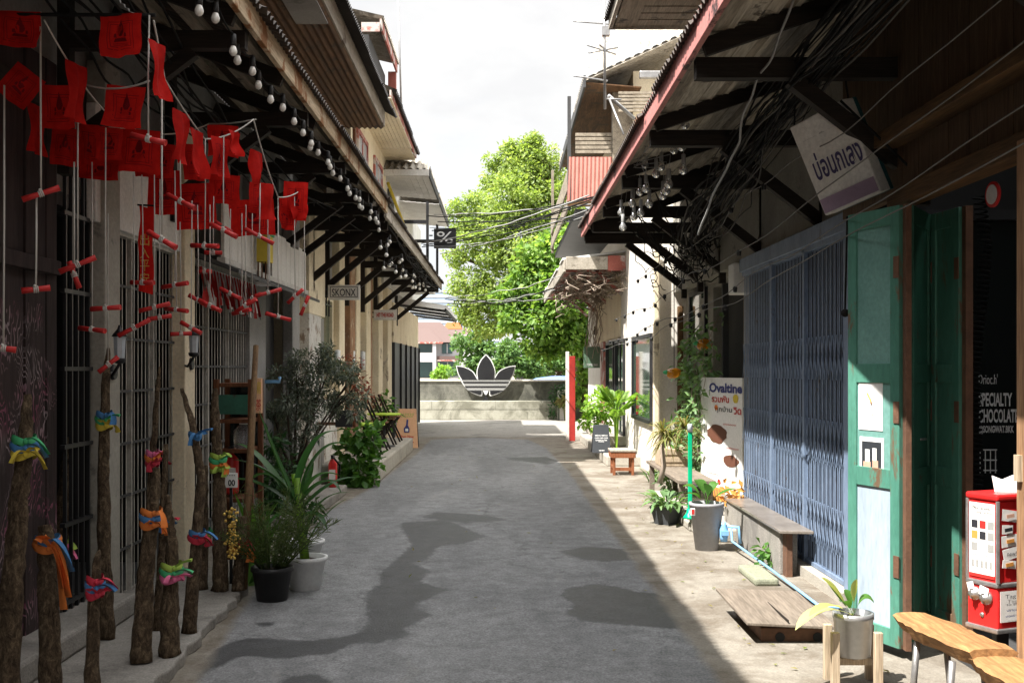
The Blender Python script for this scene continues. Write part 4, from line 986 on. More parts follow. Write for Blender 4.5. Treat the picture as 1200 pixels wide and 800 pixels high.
# dracaena on a thin trunk
dz = thing('dracaena', 'spiky dracaena on a thin bare trunk by the white house corner', 'plant', (W(773, 560, 11.35).x, 11.35, .17))
b = W(773, 566, 11.35); t1 = W(776, 525, b.y)
MB().tube([b, b.lerp(t1, .5)+Vector((.03, 0, 0)), t1, W(780, 505, b.y)], [.03, .026, .022, .018], 8).tube([t1, W(790, 512, b.y), W(802, 500, b.y)], [.018, .014, .012], 7).build('trunk', 'twig', dz)
pl = MB()
for (cx, cy) in ((777, 508), (786, 515), (802, 502)):
    c = W(cx, cy, b.y)
    for i in range(46):
        a = R.uniform(0, 6.28); el = R.uniform(-.3, 1.2); L = R.uniform(.22, .38)
        dv = Vector((math.cos(a)*math.cos(el), math.sin(a)*math.cos(el), math.sin(el)))
        p1 = c+dv*L*.6; p2 = c+dv*L+Vector((0, 0, -R.uniform(.08, .28)))
        pl.blade(c, p1, p2, .018, .2, 6)
pl.build('crown', 'leaf_dry', dz)
# green post on a cross base
gp = thing('green_post', 'bright green plastic post standing on the low concrete step', 'post', (1.85, 10.9, .13))
m = MB(); m.box(1.83, 1.87, 10.885, 10.915, .16, .98).build('post', 'greenplastic', gp, .006)
MB().lathe([(.07, 0), (.065, .02), (.035, .06), (.03, .1)], (1.85, 10.9, .13), 4).build('base', 'greenplastic', gp)
MB().lathe([(.026, 0), (.026, .07), (.02, .08), (.0005, .081)], (1.85, 10.9, .98), 8).build('cap', 'glasspale', gp)
# food poster board
po = thing('food_poster', 'white food poster board with dark cookies leaning between planter and blue gate', 'poster', (2.48, 12.5, .1))
PA, PB = Vector((2.35, 13.1, 0)), Vector((2.6, 12.0, 0)); pd = (PB-PA).normalized(); pn = Vector((-pd.y, pd.x, 0)); pn = pn if pn.x < 0 else -pn
PL = (PB-PA).length
vs = [PA, PB, PB-pn*.02, PA-pn*.02]
MB().add([v+Vector((0, 0, .06)) for v in vs]+[v+Vector((0, 0, 1.5)) for v in vs], [(0,3,2,1),(4,5,6,7),(0,1,5,4),(1,2,6,5),(2,3,7,6),(3,0,4,7)]).build('board', 'paper', po)
def on_p(u, z, k=.004): return PA+pd*(u*PL)+pn*k+Vector((0, 0, z))
def blob(u, z, ru, rz, m, nm='print', seed=0, k=.004):
    rr = random.Random(seed); n = 22; pts = []
    for i in range(n):
        a = 2*math.pi*i/n; s_ = 1+rr.uniform(-.08, .08); pts.append(on_p(u+ru*math.cos(a)*s_, z+rz*math.sin(a)*s_, k))
    MB().prism(pts, pn*.001).build(nm, m, po)
text('Ovaltine', 'navy', on_p(.62, 1.385), pd, (0, 0, 1), po, PL*.78, .11, bold=.035)
text('รวมพัน', 'letterred', on_p(.5, 1.26), pd, (0, 0, 1), po, PL*.42, .08, bold=.02); blob(.86, 1.27, .06, .05, 'yellow', seed=5)
text('ทุกบ้าน', 'ink', on_p(.58, 1.14), pd, (0, 0, 1), po, PL*.4, .08, bold=.01); text('วิด', 'letterred', on_p(.9, 1.14), pd, (0, 0, 1), po, PL*.18, .08, bold=.03); blob(.4, 1.16, .04, .03, 'orange', seed=6)
blob(.42, .86, .24, .105, 'cookie', seed=1); blob(.75, .58, .18, .065, 'cookie', seed=2); blob(.44, .16, .2, .1, 'caramel', seed=3); blob(.47, .32, .04, .03, 'letterred', seed=4)
for i, (u, z) in enumerate(((.72, .98), (.78, .72), (.8, .36), (.82, .28), (.3, .4))): text('oooooo', 'letterred', on_p(u, z), pd, (0, 0, 1), po, PL*.3, .016)
for i in range(5): MB().tube([on_p(.28+.07*i, .23, .006), on_p(.33+.07*i, .1, .006)], .006, 4).build('print', 'cookie', po)
# masonry counter with metal plate
ct = thing('counter', 'low concrete counter with a worn metal top in front of the blue gate', 'counter', (2.26, 9.4, 0))
boxpart('counter_wall', 'paleconc', ct, 2.155, 2.3, 8.62, 10.75, 0, .343, .012)
MB().prism([(2.12, 8.45, .345), (2.37, 8.42, .345), (2.37, 10.9, .345), (2.14, 10.9, .345)], (0, 0, .022)).build('counter_top', 'countertop', ct, .004)
boxpart('counter_post', 'rustiron', ct, 2.18, 2.23, 8.5, 8.61, 0, .344, .004)
# blue water pipe
bp = thing('water_pipe', 'light blue water pipe with a valve running along the foot of the counter', 'pipe', (2.1, 9.5, 0))
p1 = G(858, 634, .1); p2 = G(905, 668, .05); p3 = G(958, 708, .03)
MB().tube([p1+Vector((0, .2, .1)), p1+Vector((0, .05, .12)), p1, p1.lerp(p2, .3), p2, p3, p3+Vector((.12, -.1, 0))], .010, 8).build('pipe', 'bluepipe', bp)
MB().lathe([(.03, -.06), (.036, -.02), (.036, .05), (.02, .08), (.02, .11)], p1+Vector((-.06, .06, .05)), 12).box(p1.x-.09, p1.x-.03, p1.y, p1.y+.12, p1.z+.05, p1.z+.09).build('valve', 'bluepipe', bp)
MB().tube([p1+Vector((-.1, .1, .12)), p1+Vector((.06, .02, .12)), p1+Vector((.07, .0, -.02))], .014, 8).build('elbow', 'bluepipe', bp)
# wooden drain cover on a brick box
cv = thing('drain_cover', 'worn board cover lying on a low brick box in the sun', 'cover', (1.7, 6.8, 0))
boxpart('box', 'rustiron', cv, 1.52, 1.93, 6.5, 7.2, 0, .085, .01)
MB().prism([(1.42, 6.42, .115), (1.95, 6.42, .09), (1.93, 7.26, .13), (1.4, 7.26, .15)], (0, 0, .018)).build('board', 'coverwood', cv, .004)
MB().box(1.66, 1.665, 6.43, 7.25, .13, .145).build('board_joint', 'darkwood', cv)
hl = MB()
for x in (1.63, 1.85): hl.lathe([(.028, 0), (.028, .004)], (x, 6.499, .03), 14, (0, -1, 0))
hl.build('hole', 'black', cv)
# variegated plant on a peg stand
g2 = Vector((1.78, 5.6, 0)); st = thing('plant_stand', 'pale wooden four legged plant stand under the zinc pot', 'stand', g2)
for dx, dy in ((-.115, -.06), (.1, -.06), (-.1, .12), (.115, .12)):
    MB().box(g2.x+dx-.02, g2.x+dx+.02, g2.y+dy-.018, g2.y+dy+.018, 0, .285).build('leg', 'standwood', st, .003)
MB().box(g2.x-.1, g2.x+.1, g2.y+.0, g2.y+.04, .105, .14).box(g2.x-.02, g2.x+.02, g2.y-.05, g2.y+.1, .1401, .148).build('crosspiece', 'standwood', st)
pot('planter', 'round zinc pot on the pale wooden plant stand', g2+Vector((0, .02, .149)), .085, .098, .22, 'zinc', .004)
pl = MB(); b = g2+Vector((0, .02, .35))
for px, py, w, rs, dy in ((932, 738, .1, .12, -.1), (962, 676, .1, .03, .05), (948, 722, .07, .1, -.16), (1004, 678, .05, .05, .0)):
    big_leaf(pl, b, W(px, py, 5.6+dy), w, rs)
vp = thing('variegated_plant', 'cream and green variegated plant in the zinc pot', 'plant', b)
pl.build('leaf', 'leaf_varieg', vp); pl = MB()
for px, py, w, rs, dy in ((1024, 706, .09, .1, .0), (985, 705, .06, .05, -.1), (990, 690, .05, .04, .08), (968, 680, .05, .0, .12)): big_leaf(pl, b, W(px, py, 5.6+dy), w, rs)
pl.build('leaf', 'leaf_mid', vp)
# slab bench of split logs
lb = thing('log_bench', 'rustic bench of a split log slab on steel legs, behind the shorter one', 'bench', (1.98, 4.95, 0))
def slab(nm, x0, x1, y0, y1, z0, z1, par, seed):
    rr = random.Random(seed); mb = MB(); n = 14; rings = []
    for i in range(n+1):
        t = i/n; y = y1+(y0-y1)*t; xc = x0[0]+(x0[1]-x0[0])*t; w = (x1[0]-x0[0])*(1+rr.uniform(-.06, .06))*(.75+.25*min(1, 4*t, 4*(1-t)+.6))
        d = z0+rr.uniform(-.008, .008); tp_ = z1+rr.uniform(-.004, .004)
        rings.append([(xc-w/2, y, tp_-.012), (xc-w/2+.02, y, tp_), (xc, y, tp_+.004), (xc+w/2-.02, y, tp_), (xc+w/2, y, tp_-.014), (xc+w/2-.04, y, d+.03), (xc, y, d), (xc-w/2+.035, y, d+.03)])
    vs = [v for r_ in rings for v in r_]; fs = []
    for i in range(n):
        for k in range(8): fs.append((i*8+k, i*8+(k+1) % 8, (i+1)*8+(k+1) % 8, (i+1)*8+k))
    fs += [tuple(range(8))[::-1], tuple(n*8+k for k in range(8))]
    return mb.add(vs, fs).build(nm, 'logbench', par)
slab('seat', (1.96, 2.05), (2.2, 2.3), 4.62, 5.32, .33, .43, lb, 1)
for y in (4.75, 5.15):
    for dx in (-.06, .07): MB().tube([(1.99+dx, y, .35), (1.99+dx*1.5, y, 0)], .016, 8).build('leg', 'steel', lb)
lb = thing('log_bench', 'shorter split log bench with a pale cut face, nearest the vending machine', 'bench', (2.05, 4.4, 0))
slab('seat', (2.06, 2.09), (2.32, 2.34), 4.05, 4.66, .29, .4, lb, 2)
for y in (4.15, 4.5):
    for dx in (-.07, .07): MB().tube([(2.08+dx, y, .31), (2.08+dx*1.4, y, 0)], .016, 8).build('leg', 'steel', lb)
# capsule vending machine
VX, VY = 2.2, 4.95
vm = thing('vending_machine', 'red and white capsule vending machine with taped notes on a black post', 'vending machine', (VX+.08, VY+.1, 0))
# body plan: a corner towards the alley; left face looks up the alley, right face towards the viewer
a_ = Vector((2.1, 5.0, 0)); c_ = Vector((2.168, 4.85, 0)); d_ = Vector((2.37, 4.93, 0)); e_ = Vector((2.3, 5.08, 0))
def vbox(nm, z0, z1, m, grow_=0, bev=.006):
    cc = (a_+c_+d_+e_)/4; q = [p_+(p_-cc).normalized()*grow_ for p_ in (a_, c_, d_, e_)]
    return MB().prism([p_+Vector((0, 0, z0)) for p_ in q], (0, 0, z1-z0)).build(nm, m, vm, bev)
vbox('cabinet', .66, 1.02, 'red'); vbox('lid', 1.02, 1.05, 'red', .012, .01); vbox('shelf', .64, .662, 'steel', .01); vbox('coin_box', .46, .64, 'red'); vbox('base_plate', .44, .462, 'steel', .012)
for p_ in (a_, c_, d_):
    MB().box(p_.x-.007, p_.x+.007, p_.y-.007, p_.y+.007, .66, 1.02).build('edge_trim', 'steel', vm, .002)
MB().box(2.2, 2.255, 4.93, 4.985, 0, .44).build('post', 'blackpaint', vm, .004)
MB().box(2.1, 2.35, 4.84, 5.06, 0, .012).build('foot', 'blackpaint', vm)
lf_d = (c_-a_); LL = lf_d.length; lf_d.normalize(); lf_n = Vector((lf_d.y, -lf_d.x, 0))
if lf_n.x > 0: lf_n = -lf_n
rt_d = (d_-c_); RL = rt_d.length; rt_d.normalize(); rt_n = Vector((rt_d.y, -rt_d.x, 0))
if rt_n.y > 0: rt_n = -rt_n
def face(side, u0, u1, z0, z1, m, nm, k=.004, tilt=0):
    o, d, n, L = (a_, lf_d, lf_n, LL) if side == 'l' else (c_, rt_d, rt_n, RL)
    cx_, cz_ = (u0+u1)/2*L, (z0+z1)/2; w_, h_ = (u1-u0)*L/2, (z1-z0)/2; pts = []
    for sx, sz in ((-1, -1), (1, -1), (1, 1), (-1, 1)):
        x_, z_ = sx*w_, sz*h_; pts.append(o+d*(cx_+x_*math.cos(tilt)-z_*math.sin(tilt))+Vector((0, 0, cz_+x_*math.sin(tilt)+z_*math.cos(tilt)))+n*k)
    return MB().prism(pts, -n*.0015).build(nm, m, vm)
def ftext(side, s_, u, z, w_, h_, m='ink'):
    o, d, n, L = (a_, lf_d, lf_n, LL) if side == 'l' else (c_, rt_d, rt_n, RL)
    text(s_, m, o+d*(u*L)+Vector((0, 0, z))+n*.0065, d, (0, 0, 1), vm, w_*L, h_)
face('l', .08, .92, .69, 1.005, 'paper', 'poster')
ftext('l', 'Mini ceramic', .5, .985, .6, .014); ftext('l', 'vending machine', .52, .965, .66, .014)
for r_, z_ in enumerate((.91, .862, .81)):
    for k_ in range(3): face('l', .16+.27*k_, .36+.27*k_, z_-.017, z_+.017, ('ink', 'letterred', 'greycable', 'caramel', 'ink', 'greycable', 'greycable', 'white', 'greycable')[r_*3+k_], 'poster_picture', .0052)
for k_ in range(5): face('l', .16+.15*k_, .24+.15*k_, .72, .75, 'greycable', 'poster_picture', .0052)
ftext('l', 'x x x x x x x', .5, .775, .6, .006); face('l', .08, .92, .675, .688, 'letterred', 'poster_band')
for i, (u0, u1, z0, z1, t_) in enumerate(((.1, .5, .93, .98, -.15), (.1, .38, .875, .915, -.05), (.55, .95, .88, .97, .05), (.08, .5, .82, .87, .08), (.12, .55, .765, .815, .2), (.1, .45, .725, .76, -.12), (.6, .95, .74, .86, -.05))):
    face('r', u0, u1, z0, z1, 'paper', 'note', .004+.0006*i, t_)
for u, z, m_ in ((.3, .955, 'skin'), (.25, .895, 'ink'), (.3, .845, 'caramel'), (.28, .742, 'caramel'), (.78, .93, 'caramel')): face('r', u-.1, u+.1, z-.008, z+.008, m_, 'note_picture', .0095, .1)
ftext('r', 'new!', .34, .79, .25, .02); face('r', .06, .95, .49, .625, 'paper', 'note'); ftext('r', 'Tag us', .42, .6, .5, .022); ftext('r', 'to share', .45, .568, .5, .012); ftext('r', 'we love you', .45, .54, .5, .014, 'navy'); ftext('r', 'thank you', .4, .515, .45, .012, 'navy')
face('l', .1, .32, .61, .65, 'paper', 'note', .02, .3); face('l', .5, .8, .6, .64, 'paper', 'note', .02, -.2)
for u, z in ((.3, .6), (.68, .59)):
    cc = a_+lf_d*(u*LL)+Vector((0, 0, z))
    MB().lathe([(.03, 0), (.03, .012), (.018, .016), (.016, .035), (.0001, .036)], cc, 14, lf_n).beam(cc+lf_n*.03+Vector((0, 0, -.022)), cc+lf_n*.03+Vector((0, 0, .022)), .008, .012).build('turn_knob', 'steel', vm)
MB().lathe([(.012, 0), (.01, .006), (.0001, .007)], a_+lf_d*(.5*LL)+Vector((0, 0, .51)), 10, lf_n).build('lock', 'steel', vm)
pf = MB(); q = Vector((2.2, 4.95, 1.052)); rr = [(0, 0, 0), (.17, -.02, .0), (.18, .03, .06), (.14, .05, .085), (.05, .04, .05), (.0, .03, .07)]
pf.prism([q+Vector(v) for v in rr], (0, .002, 0)); tag(pf.build('paper_sign', 'paper', loc=q), 'curled white paper sign propped on the vending machine lid', 'paper')
po2 = MB().prism([(2.17, 4.6, 0), (2.3, 4.6, 0), (2.3, 4.68, 0), (2.17, 4.68, 0)], (0, 0, 2.56)).build('timber_post', 'postwood', loc=(2.2, 4.65, 0), bev=.006)
tag(po2, 'brown weathered timber post in front of the vending machine', 'post')
MB().box(2.15, 2.17, 4.62, 4.66, 1.13, 1.24).build('post_bracket', 'standwood', po2)
ns = thing('no_entry_sign', 'small round white sign with red rim under the shop header', 'sign', W(1165, 228, 5.6))
q = W(1165, 228, 5.6); MB().lathe([(.065, 0), (.065, .012)], q, 24, (-1, -.1, 0)).build('sign_rim', 'red', ns); MB().lathe([(.05, .0125), (.05, .015)], q, 24, (-1, -.1, 0)).build('sign_face', 'white', ns)
MB().tube([q+Vector((0, 0, .06)), (q.x, q.y, 2.53)], .004, 4).build('wire', 'rubber', ns)
# tilted light-box sign
lbx = thing('lightbox_sign', 'tilted white light box sign with purple lettering hung under the awning', 'sign', W(980, 190, 7.4))
c4 = [W(925, 150, 6.95), W(967, 253, 6.9), None, W(988, 116, 6.6)]; c4[2] = c4[1]+(c4[3]-c4[0])
nrm = (c4[1]-c4[0]).cross(c4[3]-c4[0]).normalized(); nrm = nrm if nrm.y < 0 else -nrm
MB().prism(c4, -nrm*.1).build('light_box', 'plainwhite', lbx, .008)
def bil(u, v, k=.003): return c4[0].lerp(c4[3], u).lerp(c4[1].lerp(c4[2], u), v)+nrm*k
MB().prism([bil(.02, .83), bil(.98, .83), bil(.98, .98), bil(.02, .98)], nrm*.001).build('colour_band', 'ribbonpink2' if 'ribbonpink2' in M else FLAT('mauve', (.3, .22, .3), .6), lbx)
rt_ = (bil(1, .5)-bil(0, .5)).normalized(); up_ = rt_.cross(-nrm).normalized(); up_ = up_ if up_.z > 0 else -up_
text('บ่อนกเลง', FLAT('purple', (.06, .05, .13), .6), bil(.55, .5, .004), rt_, up_, lbx, .36, .17, bold=.02)
text('---- & ----', 'greycable', bil(.48, .2, .004), rt_, up_, lbx, .28, .01)
MB().prism([p_-nrm*.1 for p_ in c4], -nrm*.03).build('back_panel', FLAT('teal', (.02, .09, .1), .5), lbx)
MB().tube([c4[0]-nrm*.05, c4[0]+Vector((.05, .05, .45))], .006).build('hanger', 'rubber', lbx); MB().tube([c4[3]-nrm*.05, c4[3]+Vector((0, .05, .35))], .006).tube([W(985, 118, 6.5), W(1068, 198, 6.4)], .008).build('hanger', 'rubber', lbx)
# stool, menu boards
g3 = G(730, 556); stl = thing('stool', 'small reddish wooden stool by the white house steps', 'stool', g3)
x0, x1, y0, y1 = g3.x-.2, g3.x+.19, g3.y-.17, g3.y+.3
MB().box(x0, x1, y0, y1, .355, .385).build('seat', 'greywood', stl, .005)
MB().box(x0+.02, x1-.02, y0+.01, y0+.035, .265, .354).box(x0+.01, x0+.035, y0+.036, y1-.02, .265, .354).box(x1-.035, x1-.01, y0+.036, y1-.02, .265, .354).build('apron', 'stoolwood', stl, .003)
for lx in (x0+.035, x1-.075):
    for ly in (y0+.036, y1-.08): MB().box(lx, lx+.04, ly, ly+.045, 0, .354).build('leg', 'stoolwood', stl, .003)
MB().box(x0+.036, x1-.036, y0+.04, y0+.06, .07, .12).box(x0+.04, x0+.06, y0+.08, y1-.06, .1, .14).build('stretcher', 'stoolwood', stl)
def aboard(nm, label, Y, px0, px1, py0, py1, z, m, frame, lines):
    A, B = W(px0, py1, Y), W(px1, py0, Y); t = thing(nm, label, 'sign', ((A.x+B.x)/2, Y, z)); hh = B.z-z; x0, x1 = A.x, B.x; tw_ = (x1-x0)*.1
    fr_ = [(x0, Y-.02, z), (x1, Y-.02, z), (x1-tw_, Y+.1, z+hh), (x0+tw_, Y+.1, z+hh)]
    MB().prism(fr_, (0, .025, 0)).build('front_panel', m, t, .004)
    MB().prism([(p_[0], 2*(Y+.13)-p_[1], p_[2]) for p_ in fr_], (0, .02, 0)).build('back_panel', m if frame is None else frame, t)
    up_ = Vector((0, .12, hh)).normalized(); nn = Vector((0, -hh, .12)).normalized()
    for (s_, v, w_, h_, mm) in lines:
        o = Vector(((x0+x1)/2, Y-.02+.12*v, z+hh*v))+nn*.003
        text(s_, mm, o, (1, 0, 0), up_, t, w_*(x1-x0), h_*hh, bold=.02)
    return t, (x0, x1, hh)
t, (x0, x1, hh) = aboard('menu_board', 'orange framed sandwich board lettered Open Now at the kerb end', 22.4, 463, 490, 479, 523, 0, 'boardorange', 'boardblack', [('Open Now', .28, .62, .11, 'letterred'), ('o o o o o o', .86, .6, .05, 'ribbonlime'), ('......', .8, .5, .03, 'ribbonlime')])
bm = MB(); o = Vector(((x0+x1)/2, 22.4-.02, 0)); Q = lambda dx, v: Vector((o.x+dx, o.y+.12*v-.006, hh*v))
bm.prism([Q(-.05, .4), Q(.05, .4), Q(.055, .5), Q(.02, .58), Q(.03, .72), Q(-.005, .73), Q(-.015, .58), Q(-.06, .5)], (0, -.002, 0)).build('bottle_drawing', 'navy', t)
MB().prism([Q(-.03, .43), Q(.03, .43), Q(.03, .5), Q(-.03, .5)], (0, -.004, 0)).build('bottle_drawing', 'paper', t)
MB().prism([Q(-.15, .14), Q(.15, .14), Q(.13, .18), Q(-.15, .18)], (0, -.003, 0)).build('underline', 'letterred', t)
aboard('menu_board', 'small black sandwich board with white lettering on the white step', 18.9, 694, 716, 498, 531, .17, 'boardblack', None, [('MENU MENU', .62, .66, .05, 'letterwhite'), ('CAFE CAFE CAFE', .53, .7, .05, 'letterwhite'), ('DRINKS & TEA', .45, .62, .045, 'letterwhite'), ('FOOD', .4, .3, .04, 'letterwhite'), ('open', .08, .3, .05, 'letterwhite')])
rg = thing('red_gate_leaf', 'narrow red painted gate leaf with white edge standing beyond the white house', 'gate', (1.5, 24.6, 0))
A, B = W(663, 517, 24.6), W(674, 412, 24.6); wA = W(667, 0, 24.6).x
boxpart('gate_edge', 'whitewall', rg, A.x, wA, 24.55, 24.65, 0, B.z, .01); boxpart('gate_face', 'redpaint', rg, wA+.001, B.x, 24.54, 24.64, 0, B.z-.1, .01)
# planter bench with a wooden crate
pb = thing('plank_bench', 'low weathered plank bench beside the green post', 'bench', (2.1, 12.6, 0))
MB().box(1.9, 2.3, 11.9, 14.6, .36, .4).build('seat', 'coverwood', pb, .006)
for y in (12.0, 14.4):
    for x in (1.95, 2.25): MB().box(x-.03, x+.03, y-.03, y+.03, 0, .36).build('leg', 'coverwood', pb)
cr = thing('wooden_crate', 'square wooden crate planter on the plank bench', 'crate', (2.1, 13.9, .4))
MB().box(1.95, 2.3, 13.6, 14.1, .4, .62).build('crate_box', 'standwood', cr, .01)
for z in (.46, .55): MB().box(1.94, 2.31, 13.59, 13.6, z, z+.05).build('slat', 'standwood', cr)
bag = MB()
for i in range(75):
    q = Vector((2.15+R.gauss(0, .1), 13.6+R.gauss(0, .2), .68+R.uniform(-.1, .3))); bag.leaf(q, (R.uniform(-1, 1), R.uniform(-1, 1), R.uniform(-.3, 1)), (R.uniform(-1, 1), -1, 1), .1, .035)
for i in range(8): bag.tube([(2.15, 13.7, .5), (2.15+R.uniform(-.2, .2), 13.5+R.uniform(-.3, .3), .85)], .005, 4)
tag(bag.build('shrub', 'leaf_mid', loc=(2.15, 13.7, .6)), 'loose green shrub growing from the wooden crate', 'shrub')
# amber glass lanterns, meter box, dome camera
for px, py, lb_ in ((790, 437, 'amber glass lantern hanging against the white wall corner'), (826, 403, 'amber glass lantern hanging before the narrow window')):
    q = W(px, py, 13.6 if px > 800 else 14.6); t = thing('lantern', lb_, 'lantern', q)
    MB().lathe([(.03, -.1), (.06, -.08), (.07, 0), (.05, .07), (.03, .09)], q, 14, (1, 0, .15)).build('glass', 'amber', t)
    MB().tube([q+Vector((0, 0, .06)), (q.x, q.y, 3.55)], .005, 4).build('wire', 'rubber', t)
    MB().ball(q+Vector((-.1, 0, .01)), .05, 8, (1, .8, .6)).build('cap', 'ribbongreen', t)
q = W(862, 327, 11.6); t = thing('meter_box', 'white electricity meter box above the dark wall opening', 'meter', q)
MB().box(q.x-.05, 2.655, q.y-.14, q.y+.14, q.z-.16, q.z+.16).build('box', 'white', t, .015); MB().tube([(2.6, q.y, q.z-.16), (2.62, q.y, q.z-.4)], .02, 6).build('conduit', 'white', t)
q = W(846, 85, 8.2); t = thing('security_camera', 'white dome security camera on a junction box under the awning', 'camera', q)
MB().box(q.x-.06, q.x+.06, q.y-.06, q.y+.06, q.z+.08, q.z+.25).build('junction_box', 'white', t, .01)
MB().lathe([(.001, -.04), (.04, -.03), (.065, .01), (.07, .06), (.05, .08)], q, 18).build('dome', 'white', t); MB().ball(q+Vector((-.01, -.045, -.005)), .032, 10).build('lens', 'glassdark', t)

# ================================================================== things on the left side
def wallsign(label, px0, px1, py0, py1, Y, m, body, tm, border):
    A, B = W(px0, py1, Y), W(px1, py0, Y); t = thing('shop_sign', label, 'sign', ((A.x+B.x)/2, Y, (A.z+B.z)/2))
    MB().box(A.x, B.x, Y-.02, Y+.02, A.z, B.z).build('sign_panel', m, t, .004)
    text(body, tm, ((A.x+B.x)/2, Y-.024, (A.z+B.z)/2), (1, 0, 0), (0, 0, 1), t, (B.x-A.x)*.74, (B.z-A.z)*(.5 if border else .42), bold=.01 if border else .03)
    if border:
        w_, h_ = B.x-A.x, B.z-A.z; x0, x1, z0, z1 = A.x+w_*.07, B.x-w_*.07, A.z+h_*.17, B.z-h_*.1; f_ = .008
        MB().box(x0, x1, Y-.024, Y-.021, z0, z0+f_).box(x0, x1, Y-.024, Y-.021, z1-f_, z1).box(x0, x0+f_, Y-.024, Y-.021, z0+f_, z1-f_).box(x1-f_, x1, Y-.024, Y-.021, z0+f_, z1-f_).build('border', 'ink', t)
    m_ = MB()
    for k in (.3, .75): m_.box(-2.5, A.x-.001, Y-.012, Y+.012, A.z+(B.z-A.z)*k-.012, A.z+(B.z-A.z)*k+.012)
    m_.build('sign_arm', 'blackpaint', t)
wallsign('grey bordered projecting sign lettered SKONX on the cream wall', 384.5, 422, 334, 351.5, 15.3, 'plainwhite', 'SKONX', 'ink', True)
wallsign('small pale projecting sign lettered HIT THE ROAD in red', 438, 465, 363, 375, 21.3, 'plainwhite', 'HIT THE ROAD', 'letterred', False)
def ext(label, q, s_=1.0):
    t = thing('fire_extinguisher', label, 'extinguisher', q); q = Vector(q)
    MB().lathe([(.06*s_, 0), (.07*s_, .02), (.07*s_, .36*s_), (.045*s_, .42*s_), (.022*s_, .45*s_)], q, 16).build('cylinder', 'red', t)
    MB().box(q.x-.015, q.x+.015, q.y-.06, q.y+.06, q.z+.45*s_, q.z+.5*s_).build('handle', 'blackpaint', t)
    MB().tube([q+Vector((.02, -.05, .46*s_)), q+Vector((.1, -.08, .35*s_)), q+Vector((.085, -.05, .12*s_))], .012, 6).build('hose', 'rubber', t)
    MB().box(q.x-.04, q.x+.04, q.y-.0745*s_, q.y-.07*s_, q.z+.12*s_, q.z+.28*s_).build('paper_label', 'paper', t)
ext('red fire extinguisher standing by the peeling white pillar', (W(390, 0, 13.9).x, 13.9, .12), .8); 
ext('red fire extinguisher with silver hose inside the wooden cabinet', (W(272, 0, 8.7).x, 8.7, .62), .75)
cb_ = thing('wooden_cabinet', 'open brown wooden cabinet frame in front of the second folding gate', 'cabinet', (-2.1, 8.7, .07))
A = W(252, 0, 8.6).x; B = W(298, 0, 8.6).x
for x in (A, B-.04):
    for y in (8.55, 8.9): MB().box(x, x+.04, y, y+.04, .07, 1.52).build('upright', 'cabwood', cb_, .003)
for z in (.57, .95, 1.18, 1.46): MB().box(A+.04, B-.04, 8.555, 8.935, z, z+.03).build('shelf', 'cabwood', cb_, .003)
MB().box(A+.04, B-.04, 8.92, 8.94, .6, 1.46).build('back', 'glassdark', cb_); MB().box(A+.04, B-.04, 8.55, 8.57, 1.25, 1.4).build('header', 'greendark', cb_)
bt = thing('water_bottle', 'large clear plastic water bottle on the upper cabinet shelf', 'bottle', ((A+B)/2+.04, 8.72, .98)); MB().lathe([(.07, 0), (.075, .03), (.075, .14), (.03, .18), (.03, .19)], ((A+B)/2+.04, 8.72, .98), 16).build('bottle_body', 'clearglass', bt); MB().lathe([(.033, .185), (.033, .199)], ((A+B)/2+.04, 8.72, .98), 12).build('cap', 'white', bt)
tag(MB().tube([W(285, 690, 7.75), W(292, 560, 7.95), W(300, 405, 8.3)], [.03, .028, .02], 10).build('wooden_pole', 'polewood', loc=W(285, 690, 7.75)), 'long bare wooden pole leaning against the cabinet', 'pole')
A, B = W(299.5, 484, 8.4), W(307, 443, 8.4); t = thing('wooden_plaque', 'narrow upright red and yellow painted plaque beside the leaning pole', 'plaque', A)
MB().box(A.x, B.x, 8.39, 8.42, A.z, B.z).build('plaque_board', 'boardorange', t, .003)
for i, ch in enumerate('龍茶'): text(ch, 'letterred' if i else 'yellow', ((A.x+B.x)/2, 8.387, B.z-.07-.13*i), (1, 0, 0), (0, 0, 1), t, .04, .09)
A, B = W(262, 571, 7.9), W(278.5, 554, 7.9); t = thing('number_plate', 'small white plate with black figures by the cabinet foot', 'sign', A)
MB().box(A.x, B.x, 7.89, 7.905, A.z, B.z).build('plate', 'white', t, .003); text('00', 'ink', ((A.x+B.x)/2+.01, 7.887, A.z+.035), (1, 0, 0), (0, 0, 1), t, .05, .045, bold=.03); text('......', 'ink', ((A.x+B.x)/2, 7.887, B.z-.015), (1, 0, 0), (0, 0, 1), t, .07, .008)
MB().box((A.x+B.x)/2-.01, (A.x+B.x)/2+.01, 7.906, 7.92, .07, B.z-.02).build('stake', 'blackpaint', t)
q = W(322, 447, 11.6); t = thing('door_handle_bar', 'light blue tape roll hooked on the dark door edge', 'tape', q); MB().tube([q+Vector((-.1, 0, 0)), q+Vector((.05, 0, 0)), q+Vector((.05, 0, .05))], .02, 8).build('roll', 'bluepipe', t)
t.name = 'tape_roll'
